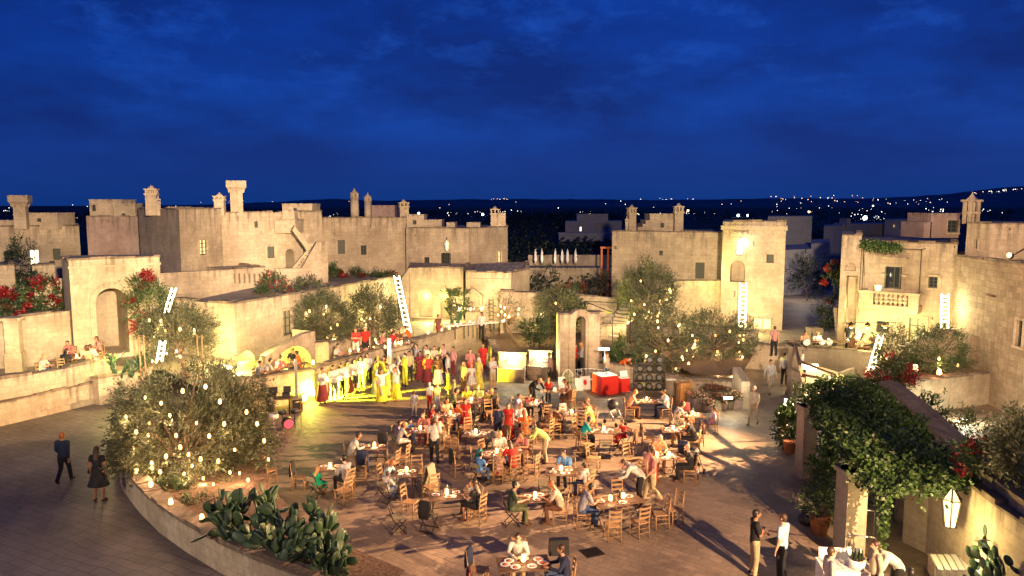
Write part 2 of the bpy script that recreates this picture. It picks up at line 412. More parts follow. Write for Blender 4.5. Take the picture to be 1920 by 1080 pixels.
def fit(o, root, W, n):
    """window / door pieces for an opening: child of the building"""
    st = o['style']; u0, u1, v0, v1, dp = o['u0'], o['u1'], o['v0'], o['v1'], o['depth']
    if st in ('arch', 'hole'):
        if o.get('trim'):
            mb = MB(); um = (u0 + u1) / 2; t = o['trim']; K = 16; top = o['vs']; rx = (u1 - u0) / 2; rz = v1 - top
            pr = [(u0, v0, u0 - t, v0)] + [(um + rx * cos(pi - pi * k / K), top + rz * sin(pi * k / K), um + (rx + t) * cos(pi - pi * k / K), top + (rz + t) * sin(pi * k / K)) for k in range(K + 1)] + [(u1, v0, u1 + t, v0)]
            for a, b in zip(pr, pr[1:]):
                mb.face([W(a[0], a[1], -.06), W(b[0], b[1], -.06), W(b[2], b[3], -.06), W(a[2], a[3], -.06)])
                mb.face([W(a[2], a[3], -.06), W(b[2], b[3], -.06), W(b[2], b[3], 0), W(a[2], a[3], 0)])
                mb.face([W(a[0], a[1], 0), W(b[0], b[1], 0), W(b[0], b[1], -.06), W(a[0], a[1], -.06)])
            mb.build('arch_moulding', M['stone_pale'], root)
        return
    e = 0.004
    fr = MB(); t = o.get('t', 0.13)
    if o.get('surround', True):      # stone surround, proud of the wall
        obox(fr, W, n, u0 - t, u0, v0, v1, -.05, -.003); obox(fr, W, n, u1, u1 + t, v0, v1, -.05, -.003)
        obox(fr, W, n, u0 - t, u1 + t, v1, v1 + t, -.055, -.003)
        obox(fr, W, n, u0 - t - .04, u1 + t + .04, v0 - .10, v0, -.09, -.003)
        if o.get('hood'):
            obox(fr, W, n, u0 - t - .12, u1 + t + .12, v1 + t + .28, v1 + t + .38, -.2, -.003)
    name = 'door' if st in ('door', 'doorwin') else 'window'
    wp = fr.build(name, M['stone_pale'], root)
    if wp is None:
        fr = MB(); obox(fr, W, n, u0 + e, u1 - e, v0 + e, v0 + .05, dp - .16, dp - .06); wp = fr.build(name, M['darkwood'], root)
    ORG[wp.name] = ORG.get(root.name, (0, 0, 0))
    pn = MB(); pd = dp - .03
    obox(pn, W, n, u0 + .005, u1 - .005, v0 + .006, v1 - .005, pd - .02, pd)
    pm = {'lit': M['litpane'], 'litwhite': M['litwhite'], 'door': M['dwood'], 'shutter': M['shutter']}.get(st, M['pane'])
    pn.build({'door': 'leaf', 'shutter': 'shutter'}.get(st, 'pane'), pm, wp)
    f = MB(); w = .045; um = (u0 + u1) / 2; a, b = pd - .075, pd - .024
    obox(f, W, n, u0 + e, u0 + w, v0 + e, v1 - e, a, b); obox(f, W, n, u1 - w, u1 - e, v0 + e, v1 - e, a, b)
    obox(f, W, n, u0 + w, u1 - w, v1 - w, v1 - e, a, b); obox(f, W, n, u0 + w, u1 - w, v0 + e, v0 + w + .02, a, b)
    obox(f, W, n, um - .022, um + .022, v0 + w + .02, v1 - w, a, b)
    rows = o.get('rows', 2 if st != 'door' else 0)
    for k in range(1, rows + 1):
        z = v0 + (v1 - v0) * k / (rows + 1)
        obox(f, W, n, u0 + w, um - .022, z - .014, z + .014, a + .008, b); obox(f, W, n, um + .022, u1 - w, z - .014, z + .014, a + .008, b)
    if st == 'door':
        for k in (1, 2):
            obox(f, W, n, u0 + w, um - .022, v0 + (v1 - v0) * k / 3, v0 + (v1 - v0) * k / 3 + .05, a + .01, b)
            obox(f, W, n, um + .022, u1 - w, v0 + (v1 - v0) * k / 3, v0 + (v1 - v0) * k / 3 + .05, a + .01, b)
    f.build('frame', M['iron'] if o.get('iron') else M['shutter'], wp)
    if st == 'doorwin' and o.get('leaves', True):
        g = MB()
        obox(g, W, n, u0 - .02, u0 + .04, v0 + .02, v1 - .02, -.35, .1); obox(g, W, n, u1 - .04, u1 + .02, v0 + .02, v1 - .02, -.35, .1)
        g.build('open_shutter', M['shutter'], wp)
    if o.get('grille'):
        g = MB(); nx = o['grille'][0]; nz = o['grille'][1]
        for i in range(nx):
            u = u0 + (u1 - u0) * (i + 1) / (nx + 1); obox(g, W, n, u - .018, u + .018, v0, v1, .03, .06)
        for i in range(nz):
            v = v0 + (v1 - v0) * (i + 1) / (nz + 1); obox(g, W, n, u0, u1, v - .018, v + .018, .01, .028)
        g.build('grille', M['iron'], wp)

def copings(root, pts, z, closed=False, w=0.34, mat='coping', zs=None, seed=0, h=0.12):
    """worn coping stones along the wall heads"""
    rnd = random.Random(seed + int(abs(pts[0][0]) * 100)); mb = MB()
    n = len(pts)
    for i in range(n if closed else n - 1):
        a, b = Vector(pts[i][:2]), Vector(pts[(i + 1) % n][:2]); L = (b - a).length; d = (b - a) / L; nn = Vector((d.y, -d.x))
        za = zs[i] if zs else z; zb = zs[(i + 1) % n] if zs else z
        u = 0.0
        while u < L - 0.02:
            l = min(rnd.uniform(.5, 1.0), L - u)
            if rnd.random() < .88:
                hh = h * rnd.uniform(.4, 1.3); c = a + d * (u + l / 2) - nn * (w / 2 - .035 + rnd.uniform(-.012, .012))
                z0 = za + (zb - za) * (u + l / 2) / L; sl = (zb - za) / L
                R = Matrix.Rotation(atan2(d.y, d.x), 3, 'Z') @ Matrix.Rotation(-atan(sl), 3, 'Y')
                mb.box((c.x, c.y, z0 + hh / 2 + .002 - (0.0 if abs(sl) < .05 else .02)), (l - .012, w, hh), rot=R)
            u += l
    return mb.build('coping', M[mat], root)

def mkops(p0, p1, spec):
    ops = []
    for s in spec:
        st, x0, y0, x1, y1 = s[:5]; kw = dict(s[5]) if len(s) > 5 else {}
        if kw.pop('metres', False): ua, ub, va, vb = x0, x1, y1, y0
        else:
            xm, ym = (x0 + x1) / 2, (y0 + y1) / 2
            ua, _ = onface(p0, p1, x0, ym); ub, _ = onface(p0, p1, x1, ym); _, va = onface(p0, p1, xm, y1); _, vb = onface(p0, p1, xm, y0)
        o = dict(u0=ua, u1=ub, v0=va, v1=vb, style=st, arch=kw.pop('arch', st == 'arch'), depth=kw.pop('depth', .45 if st == 'arch' else .22))
        o['vs'] = max(va + .02, vb - (ub - ua) / 2 * kw.pop('rise', 1.0)); o.update(kw); ops.append(o)
    return ops

def house(name, label, cat, front, z1, z0=0.0, faces={}, mat='stone', back=8.0, group=None, cop=True, capz=None, hide_in=0.04):
    """front: visible corners left to right as Vectors; closed behind; faces: edge index -> openings"""
    f = [Vector((p[0], p[1], 0)) for p in front]
    pl = f[0]; pr = f[-1]
    dl = pl.normalized(); dr = pr.normalized()
    mid = (pl + pr) / 2
    bl = pl + dl * back + (mid - pl) * hide_in; br = pr + dr * back + (mid - pr) * hide_in
    poly = f + [br, bl]
    root = root_at(name, (mid.x, mid.y, z0), label, cat, group)
    mb = MB(); fits = []; zt = z1 if hasattr(z1, '__len__') else None
    for i in range(len(poly)):
        a, b = poly[i], poly[(i + 1) % len(poly)]
        ops = mkops(a, b, faces.get(i, []))
        for o in ops: o['v0'] = max(o['v0'], z0 + .002)
        W = panel(mb, a, b, z0, z1, ops); fits += [(o, W) for o in ops]
    mb.face([(p.x, p.y, z1) for p in poly])
    mb.build('wall', M[mat], root)
    for o, W in fits: fit(o, root, W, None)
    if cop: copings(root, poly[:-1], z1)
    return root, poly

def slopewall(root, p0, p1, outline, th, mat='stone', name='wall', arches=[]):
    """wall slab in the plane p0-p1 with an outline given as bearings (px,py), ccw seen from the front; th metres thick"""
    d = Vector((p1[0] - p0[0], p1[1] - p0[1])); d.normalize(); n = Vector((d.y, -d.x))
    uv = [onface(p0, p1, *q) for q in outline]
    mb = MB()
    W = lambda u, v, dp=0.0: (p0[0] + d.x * u - n.x * dp, p0[1] + d.y * u - n.y * dp, v)
    mb.face([W(u, v) for u, v in uv]); mb.face([W(u, v, th) for u, v in uv[::-1]])
    k = len(uv)
    for i in range(k):
        a, b = uv[i], uv[(i + 1) % k]; mb.face([W(b[0], b[1]), W(a[0], a[1]), W(a[0], a[1], th), W(b[0], b[1], th)])
    o = mb.build(name, M[mat], root)
    return o, W, uv

# ---------------------------------------------------------------- chimneys
def chimney(root, px, pxw, ytop, ybase, D, style='box', mat='stone_pale'):
    c = P(px, D, (ytop + ybase) / 2); w = pxw / FOC * D; zt = ZZ(ytop, D); zb = ZZ(ybase, D) - .3
    ang = random.uniform(-.25, .25) + atan2(-c.x, c.y) * .3 + .25
    mb = MB(); cap = MB()
    H = zt - zb
    if style == 'flare':      # tall stack with a corbelled head
        mb.box((c.x, c.y, zb + H * .36), (w * .62, w * .62, H * .72), ang)
        mb.box((c.x, c.y, zb + H * .42), (w * .68, w * .68, .07), ang)
        for sx, sy in ((-1, -1), (1, -1), (1, 1), (-1, 1)):
            R = Matrix.Rotation(ang, 3, 'Z'); q = R @ Vector((sx * w * .3, sy * w * .3, 0)); cap.box((c.x + q.x, c.y + q.y, zb + H * .70), (w * .16, w * .16, H * .1), ang, taper=1.5)
        cap.box((c.x, c.y, zb + H * .75 + .02), (w * .74, w * .74, H * .07), ang, taper=1.3)
        cap.box((c.x, c.y, zb + H * .89 + .02), (w, w, H * .2), ang)
    elif style == 'flare2':
        mb.box((c.x, c.y, zb + H * .3), (w * .62, w * .62, H * .6), ang)
        cap.box((c.x, c.y, zb + H * .66), (w * .64, w * .64, H * .12), ang, taper=1.55)
        cap.box((c.x, c.y, zb + H * .86), (w, w, H * .28), ang)
    elif style == 'round':
        mb.lathe((c.x, c.y, zb), [(w * .5, 0), (w * .48, H * .8)], 14)
        cap.lathe((c.x, c.y, zb + H * .8), [(w * .5, 0), (w * .54, .06), (w * .4, .08)], 14)
        for k in range(8):
            a = k * pi / 4; cap.box((c.x + cos(a) * w * .4, c.y + sin(a) * w * .4, zb + H * .8 + .08 + .14), (.1, .1, .28), a)
        cap.lathe((c.x, c.y, zb + H * .8 + .36), [(w * .56, 0), (w * .5, .07), (w * .1, H * .12), (.05, H * .17), (.02, H * .2)], 14)
    else:
        mb.box((c.x, c.y, zb + H * .37), (w * .9, w * .9, H * .74), ang, taper=.94)
        cap.box((c.x, c.y, zb + H * .76), (w, w, H * .04 + .05), ang)
        R = Matrix.Rotation(ang, 3, 'Z'); s = w * .36
        for sx in (-1, 0, 1):
            for sy in (-1, 0, 1):
                if sx or sy:
                    q = R @ Vector((sx * s, sy * s, 0)); cap.box((c.x + q.x, c.y + q.y, zb + H * .85), (w * .15, w * .15, H * .14), ang)
        cap.box((c.x, c.y, zb + H * .94), (w * 1.04, w * 1.04, .09), ang)
        cap.lathe((c.x, c.y, zb + H * .94 + .04), [(w * .36, 0), (w * .2, .12), (w * .12, .2), (.03, .26)], 8)
    o = mb.build('chimney', M[mat], root); ORG[o.name] = ORG[root.name]
    cap.build('chimney_cap', M[mat], o)
    return o
def hut(root, px0, px1, ytop, ybase, D, win=None, mat='stone_pale', depth=2.5, D2=None):
    a, b = P(px0, D, ytop), P(px1, D2 or D, ytop); zt = ZZ(ytop, D); zb = ZZ(ybase, D) - .3
    mb = MB(); d = (b - a).normalized(); n = Vector((d.y, -d.x, 0)); bk = -n * depth
    pts = [a, b, b + bk, a + bk]; fits = []
    for i in range(4):
        ops = mkops(pts[i], pts[(i + 1) % 4], [win] if (win and i == 0) else [])
        W = panel(mb, pts[i], pts[(i + 1) % 4], zb, zt, ops); fits += [(o, W) for o in ops]
    mb.face([(p.x, p.y, zt) for p in pts])
    mb.prism([(p.x - (p.x - (a.x + b.x) / 2) * -.03, p.y, 0) for p in pts], zt + .003, zt + .1)
    o = mb.build('roof_turret', M[mat], root)
    for op, W in fits: fit(op, root, W, None)
    return o

def steps(mb, a, b, width_dir, w, z0, z1, n):
    """flight of n treads from a to b"""
    a = Vector(a); b = Vector(b); wd = Vector(width_dir).normalized() * w
    for k in range(n):
        p = a.lerp(b, k / n); q = a.lerp(b, (k + 1) / n); zt = z0 + (z1 - z0) * (k + 1) / n
        pts = [p, q, q + wd, p + wd]
        ar = sum(pts[i].x * pts[(i + 1) % 4].y - pts[(i + 1) % 4].x * pts[i].y for i in range(4))
        if ar < 0: pts = pts[::-1]
        mb.prism([(v.x, v.y) for v in pts], z0 - .02, zt)
# ================================================================ GROUND, HILLS
def flat(name, pts, z, mat, kind='structure'):
    mb = MB(); mb.face([(p[0], p[1], z) for p in pts]); return mb.build(name, M[mat], kind=kind)
def slabp(name, pts, z, mat, side='stone'):
    mb = MB(); mb.face([(p[0], p[1], z) for p in pts])
    return mb.build(name, M[mat], kind='structure')

m, nt, bs = newmat('dark_countryside'); pos = nt.nodes.new('ShaderNodeNewGeometry').outputs['Position']
n1 = noise(nt, pos, .012, 6, .65); n2 = noise(nt, pos, .3, 4)
c = mixc(nt, (0.012, 0.02, 0.012), (0.05, 0.055, 0.035), ramp(nt, n1, [(0.4, 0), (0.62, 1)])); c = mixc(nt, c, ramp(nt, n2, [(.3, .5), (.7, 1.4)]), 1.0, 'MULTIPLY')
nt.links.new(c, bs.inputs['Base Color']); bs.inputs['Roughness'].default_value = 1; M['land'] = m
flat('ground', [(-9000, -400), (9000, -400), (9000, 14000), (-9000, 14000)], -.30, 'land')
flat('plaza_paving', [(-14, 4), (34, 4), (34, 75), (-14, 75)], 0.0, 'plaza')
flat('road', [(-70, 4), (-14.0, 4), (-14.0, 75), (-70, 75)], -0.002, 'road')
rp = [(-34, 4), (-2.5, 4), (-3.4, 19), (-6.2, 20.4), (-9.5, 23), (-12.0, 26), (-13.6, 29), (-14.0, 33), (-34, 33)]
flat('road_paving', rp, 0.004, 'road')

# far ridge: bearings of its crest at 5.2 km
crest = [(-700, 400), (-200, 398), (0, 396), (80, 392), (160, 388), (300, 385), (420, 383), (520, 378), (620, 373), (720, 376), (860, 374), (1000, 373), (1130, 374), (1250, 375), (1400, 373),
         (1480, 371), (1560, 373), (1650, 371), (1720, 368), (1790, 362), (1840, 356), (1900, 350), (1960, 347), (2200, 350), (2700, 360)]
mb = MB(); D0 = 5200; prev = None
cols = []
for k in range(0, 341):
    px = -700 + k * 10
    for (xa, ya), (xb, yb) in zip(crest, crest[1:]):
        if xa <= px <= xb: y = ya + (yb - ya) * (px - xa) / (xb - xa); break
    y += 1.3 * mnoise.noise((px * .02, 3, 1)) + .7 * mnoise.noise((px * .09, 5, 1))
    col = []
    for j, (t, dd) in enumerate(((0, -1500), (.25, -900), (.6, -400), (.88, -120), (1, 0), (.6, 900), (0, 2200))):
        D = D0 + dd; hz = ZZ(y, D0) + .3; z = -.3 + (hz) * t * (1 + .25 * mnoise.noise((px * .012, j * 1.7, 9)) * (1 if 0 < t < 1 else 0))
        q = P(px, D, y); col.append((q.x, q.y, z))
    cols.append(col)
vs = [v for c_ in cols for v in c_]; fs = []
for i in range(len(cols) - 1):
    for j in range(6): fs.append((i * 7 + j, (i + 1) * 7 + j, (i + 1) * 7 + j + 1, i * 7 + j + 1))
mb.raw(vs, fs, 0, True)
m, nt, bs = newmat('haze_tinted_hillside'); pos = nt.nodes.new('ShaderNodeNewGeometry').outputs['Position']
c = mixc(nt, (0.08, 0.10, 0.13), (0.12, 0.14, 0.17), noise(nt, pos, .004, 5)); nt.links.new(c, bs.inputs['Base Color']); bs.inputs['Roughness'].default_value = 1; M['hill'] = m  # bluish haze of the distance is put into the hill colour
mb.build('hills', M['hill'], kind='structure')

# town lamps on the plain and the slopes
rnd = random.Random(21)
lampmesh = {}
for k_, mat in (('w', 'town_w'), ('o', 'town_o'), ('b', 'town_b')):
    b_ = MB(); b_.ball((0, 0, 0), 1.0, 6, 4); lampmesh[k_] = b_.mesh('lamp_globe', [M[mat]])
def town_lamp(px, py, D, r, k, label, group=None, cat='light'):
    o = bpy.data.objects.new('distant_lamp', lampmesh[k]); COL.objects.link(o)
    D2 = min(D, 9.0 * 1400 / max(.1, py - 385)) if py > 385 else D
    if D2 < D: D2 *= .93
    r *= (D2 / D) * .62; D = D2; q = P(px, D, py); o.location = (q.x, q.y, ZZ(py, D)); o.scale = (r, r, r)
    return tag(o, label, cat, group)
def cluster(n, x0, x1, y0, y1, D, lab, grp, ks='wwwwo', r=1.3):
    for i in range(n):
        px = rnd.uniform(x0, x1); py = y0 + (y1 - y0) * rnd.random()
        town_lamp(px, py, D + rnd.uniform(-90, 90), r * rnd.uniform(.6, 1.5), rnd.choice(ks), lab, grp)
R_ = 2.0
cluster(26, 1440, 1640, 366, 378, 4600, 'tiny warm street lamp high on the dark far ridge', 'street lamps on the far ridge', 'wooo', r=R_ * 1.3)
cluster(20, 1640, 1800, 372, 384, 4300, 'tiny warm street lamp on the ridge slope behind the right houses', 'street lamps on the right slope', r=R_ * 1.2)
cluster(22, 1800, 1920, 0, 1, 4900, 'tiny lamp on the crest of the hill at the right', 'lamps on the right hill crest', r=R_ * 1.3)
for o in [o for o in COL.objects if o.get('group') == 'lamps on the right hill crest']:
    px = rnd.uniform(1825, 1920); py = 352 + (1920 - px) * .09 + rnd.uniform(0, 4); q = P(px, 4950, py); o.location = (q.x, q.y, ZZ(py, 4950))
cluster(10, 1180, 1300, 372, 374, 4700, 'tiny lamp in the line on the middle ridge', 'lamps on the middle ridge', r=R_)
cluster(8, 905, 960, 372, 374, 4700, 'tiny lamp on the ridge above the central house', 'lamps on the ridge over the central house', r=R_)
cluster(10, 935, 990, 393, 398, 2400, 'small white lamp on the plain right of the central house', 'lamps on the plain right of the central house', r=R_ * .6)
cluster(16, 1190, 1345, 397, 404, 1900, 'small lamp on the plain behind the stepped roof', 'lamps behind the stepped roof', 'wwbo', r=R_ * .5)
cluster(8, 1080, 1110, 396, 402, 1900, 'small lamp on the plain above the white villa', 'lamps above the white villa', r=R_ * .45)
cluster(26, 1590, 1660, 388, 412, 1700, 'small white lamp of the floodlit yard on the plain', 'lamps of the floodlit yard', 'wwb', r=R_ * .42)
cluster(22, 1730, 1920, 391, 399, 2600, 'small lamp on the plain behind the belfry chimney', 'lamps behind the belfry chimney', 'wwb', r=R_ * .7)
cluster(12, 1440, 1590, 380, 402, 2600, 'small scattered lamp on the dark plain behind the tower house', 'lamps behind the tower house', r=R_ * .6)
cluster(5, 5, 30, 392, 396, 2600, 'small white lamp at the far left of the plain', 'lamps at the far left', 'w', r=R_ * .6)
cluster(8, 105, 150, 405, 409, 1500, 'small white lamp on the plain beside the left house', 'lamps beside the left house', 'w', r=R_ * .35)
cluster(10, 590, 635, 400, 408, 1500, 'small lamp on the plain between the two left chimneys', 'lamps between the two left chimneys', 'w', r=R_ * .35)
cluster(12, 830, 905, 396, 404, 1800, 'small lamp on the plain behind the central house roof', 'lamps behind the central roof', 'wwo', r=R_ * .45)
cluster(34, 0, 1900, 375, 390, 4300, 'faint single lamp somewhere along the dark far plain', 'scattered lamps along the far plain', 'wwoo', r=R_ * 1.1)
for px, py, r, k, lab in ((1622, 409, 5.0, 'b', 'brightest white floodlight on the dark plain'), (785, 400, 2.4, 'b', 'bright blue-white floodlight beside the short round chimney'), (905, 402, 2.6, 'b', 'bright blue-white floodlight left of the far right chimney'),
                          (1290, 395, 2.8, 'o', 'bright orange lamp right of the stepped roof'), (1384, 404, 2.8, 'b', 'left one of the two blue floodlights above the tower house'), (1402, 404, 2.4, 'b', 'right one of the two blue floodlights above the tower house'),
                          (1517, 397, 2.8, 'o', 'red-orange starlike lamp over the dark block right of the tower'), (1637, 386, 1.8, 'w', 'white lamp above the floodlit yard')):
    town_lamp(px, py, 1700, r * 1.7, k, lab)

# ================================================================ SHARED LIGHT FITTINGS
LIGHTN = [0]
def lamp(kind, loc, watts, col=(1, .72, .38), size=.15, target=None, angle=None, blend=.5, parent=None):
    LIGHTN[0] += 1
    ld = bpy.data.lights.new('lamp_light', kind); ld.energy = watts; ld.color = col
    if kind in ('POINT', 'SPOT'): ld.shadow_soft_size = size
    if kind == 'SPOT': ld.spot_size = radians(angle or 100); ld.spot_blend = blend
    if kind == 'AREA': ld.size = size
    o = bpy.data.objects.new('lamp_light', ld); COL.objects.link(o); o.location = loc
    if target is not None: o.rotation_euler = (Vector(target) - Vector(loc)).to_track_quat('-Z', 'Y').to_euler()
    return o

# ================================================================ BUILDINGS (left to right)
V2 = lambda px, D, py=500: P(px, D, py)
TL = 1.2      # terrace level on the left
TS = 0.9      # terrace level behind the stage wall

# far-left house
r, _ = house('stone_house', 'pale flat-roofed house at the far left with a flared chimney', 'house', [V2(-80, 60), V2(153, 63), ], 7.75, faces={0: [
    ('litwhite', 55, 468, 73, 500, dict(rows=3)), ('shutter', 100, 466, 114, 487, dict(hood=1)), ('win', 8, 470, 26, 498, {})]}, mat='stone_pale')
chimney(r, 39, 32, 366, 422, 61, 'flare'); hut(r, 53, 107, 401, 424, 62, ('win', 69, 409, 78, 416, dict(t=.1)))
hut(r, -30, 27, 415, 424, 61.5)
# low outbuildings in front of it
house('garden_wall', 'low pale wall with slots behind the dark cypress at left', 'wall', [V2(60, 52), V2(103, 53)], ZZ(499, 52), back=3, cop=True, mat='stone_pale')
house('stone_shed', 'small dark-roofed shed at the left picture edge', 'shed', [V2(-60, 47), V2(27, 48)], ZZ(500, 47), back=4, mat='stone')

# gate building with the big arch
gA, gB = V2(133, 39, 560), None
t_ = 4.45; gB = Vector((gA.x + t_ * .78, gA.y + t_ * .62, 0)); gL = Vector((gA.x - .62 * 2.4, gA.y + .78 * 2.4, 0))
gz = ZZ(489, 39)
r, _ = house('gatehouse', 'yellow-lit square gatehouse with one large round arch', 'gatehouse', [gL, gA, gB], gz, z0=0.6, back=2.6, faces={1: [('arch', 181, 540, 240, 664, dict(depth=2.6, trim=.28, back=False))]}, mat='stone_pale', hide_in=0.0)
mb = MB(); d_ = (gB - gA).normalized(); nn_ = Vector((d_.y, -d_.x, 0))
mb.wallstrip([gA + nn_ * .05 - d_ * .05, gB + nn_ * .05 + d_ * .05], .3, gz - .42, gz - .30); mb.build('cornice', M['stone_pale'], r)
mb = MB(); q0 = gA - nn_ * 6 - d_ * 1; q1 = gB - nn_ * 6 + d_ * 6; mb.wallstrip([q0, q1], .4, 0.5, 5.2); mb.build('courtyard_wall', M['stone'], None, label='shaded inner courtyard wall seen through the big arch', cat='wall')
# string course and plinth at the pier
u_, v_ = onface(gA, gB, 158, 596)
# tall block
cF = V2(340, 50); uL = V2(265, 58); uR = V2(419, 54.5)
zF = ZZ(393, 50)
r, _ = house('tall_stone_house', 'tall plain block with one barred lit window and dark left side', 'house', [uL, cF, uR], zF, faces={
    1: [('lit', 374, 449, 389, 478, dict(grille=(1, 3), t=.1, rows=0)), ('hole', 369.5, 421, 371.5, 430, dict(depth=.3)), ('hole', 405, 421, 407, 430, dict(depth=.3))]}, mat='stone')
chimney(r, 285, 22, 352, 396, 54, 'box'); chimney(r, 297, 8, 372, 396, 53.5, 'box'); chimney(r, 412, 20, 366, 396, 55, 'box'); chimney(r, 443, 35, 339, 396, 56, 'flare')
hut(r, 314, 330, 390, 397, 55)
# recessed rear-left block
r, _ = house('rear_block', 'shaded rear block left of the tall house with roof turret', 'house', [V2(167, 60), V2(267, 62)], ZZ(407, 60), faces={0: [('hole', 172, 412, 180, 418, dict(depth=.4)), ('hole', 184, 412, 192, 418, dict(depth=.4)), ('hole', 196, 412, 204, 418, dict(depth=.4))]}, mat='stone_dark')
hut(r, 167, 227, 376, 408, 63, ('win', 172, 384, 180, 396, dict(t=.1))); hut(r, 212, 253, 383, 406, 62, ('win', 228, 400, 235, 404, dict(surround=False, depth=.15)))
# terraced wing right of the tall block: balcony, arch, outer stair
r, _ = house('balcony_house', 'stone wing with slotted balcony and steep outer stair', 'house', [V2(419, 55), V2(515, 57), V2(606, 60)], ZZ(399, 55), faces={
    0: [('shutter', 501, 462, 515, 484, dict(t=.16)), ('win', 477, 415, 484, 427, dict(surround=False))], 1: [('arch', 535, 467, 552, 503, dict(depth=1.4))]}, mat='stone')
hut(r, 515, 553, 414, 430, 56.5); hut(r, 530, 552, 397, 418, 57.5); hut(r, 529, 585, 384, 408, 60, ('win', 550, 390, 557, 400, dict(t=.1)))
mb = MB()
for i, (x0, y0, x1, y1, D) in enumerate(((419, 500, 495, 545, 49.5),)):
    pass
a, b = V2(425, 50), V2(497, 52)
# balcony parapet with upright slots
z0b, z1b = ZZ(533, 50), ZZ(507, 50); d = (b - a).normalized(); L = (b - a).length
zz0, zz1 = 0.5, ZZ(506, 50)
rb = root_at('balcony_block', (a.x, a.y, 0.5), 'projecting balcony block with upright slots in its parapet', 'balcony')
mb = MB(); spec = [('hole', 3.0 * 0, 0, 0, 0)]
ops = []
for k in range(8):
    x0 = 427 + k * 9.5; ops.append(('hole', x0, 513, x0 + 4.6, 531, dict(depth=.28)))
o_ = mkops(a, b, ops); W = panel(mb, a, b, zz0, zz1, o_)
bk = Vector((-d.y, d.x, 0)) * 3.2
for s0, s1 in ((b, b + bk), (b + bk, a + bk), (a + bk, a)): panel(mb, s0, s1, zz0, zz1, [])
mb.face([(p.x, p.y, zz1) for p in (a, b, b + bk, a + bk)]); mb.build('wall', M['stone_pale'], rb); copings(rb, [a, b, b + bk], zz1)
# stair walls
rs = root_at('outer_stair', (V2(560, 53).x, 53, 0), 'steep outer stair between two sloping parapets, lit treads', 'stair')
f0, f1 = V2(515, 51.5), V2(616, 53.5)
slopewall(rs, f0, f1, [(517, 600), (616, 600), (615, 453), (594, 454), (566, 503), (517, 504)], .35, 'stone', 'parapet')
f2, f3 = V2(515, 53.6), V2(600, 55.3)
slopewall(rs, f2, f3, [(545, 600), (592, 600), (592, 456), (577, 456), (552, 423), (548, 432), (572, 464), (575, 470), (548, 502)], .3, 'stone_pale', 'inner_parapet')
mb = MB(); s0 = V2(550, 52.6, 500); s1 = V2(592, 54.0, 460); steps(mb, (s0.x, s0.y, 0), (s1.x, s1.y, 0), (-.1, 1, 0), 1.0, ZZ(503, 52.6) - .4, ZZ(458, 53.5), 11); mb.build('treads', M['stone_pale'], rs)
# dark end of roof parapet behind
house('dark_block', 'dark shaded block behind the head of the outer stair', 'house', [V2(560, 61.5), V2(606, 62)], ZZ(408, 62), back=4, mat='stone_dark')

# central house
zH = ZZ(409, 63)
r, _ = house('central_house', 'broad stone house in the middle with two tall round chimneys', 'house', [V2(605, 62), V2(762, 64.5)], zH, faces={0: [
    ('shutter', 633, 450, 646.5, 476, dict(t=.22, hood=1)), ('win', 676.5, 460, 687, 478, dict(t=.16)), ('hole', 693, 422, 695, 427, {}), ('hole', 742, 437, 751, 439, {}), ('hole', 746, 452, 750, 454, {})]}, mat='stone')
chimney(r, 665, 16, 360, 410, 65, 'round'); chimney(r, 690, 14, 368, 410, 68, 'round'); chimney(r, 757, 19, 378, 412, 65, 'box')
hut(r, 697, 740, 387, 410, 67, mat='stone_dark')
# toothed quoins
mb = MB()
for k in range(15):
    for px in (727, 722 if k % 2 else 731):
        pass
a, b = V2(605, 62), V2(762, 64.5)
for k in range(14):
    u, v = onface(a, b, 727 + (3.5 if k % 2 else 0), 420 + k * 8.8)
    dd = (b - a).normalized(); n_ = Vector((dd.y, -dd.x, 0)); q = a + dd * u + n_ * .03
    mb.box((q.x, q.y, v), (.5 if k % 2 else .32, .08, .24), atan2(dd.y, dd.x))
mb.build('quoin', M['stone_pale'], r)
r, _ = house('lantern_house', 'stone house with lamp-lit balcony door at centre', 'house', [V2(762, 62.5), V2(879, 61), V2(952, 66)], ZZ(429, 61), faces={
    0: [('doorwin', 831, 474, 845, 503, dict(rows=3, surround=True, t=.25)), ('win', 795.5, 482, 805.5, 501, dict(t=.14)), ('hole', 778, 439, 779.5, 444, {})],
    1: [('lit', 932, 471, 940.5, 493, dict(t=.05, rows=1)), ]}, mat='stone')
hut(r, 762, 795, 404, 428, 64, ('win', 774, 413, 781, 421, dict(t=.12))); hut(r, 795, 828, 414, 428, 64); hut(r, 837, 853, 419, 429, 63); hut(r, 875, 900, 419, 429, 66); chimney(r, 928, 18, 390, 430, 67, 'box'); hut(r, 933, 948, 401, 430, 66)
lamp('POINT', V2(838, 60.8, 470) + Vector((0, 0, ZZ(466, 60.8))), 300, (1, .9, .6), .1)
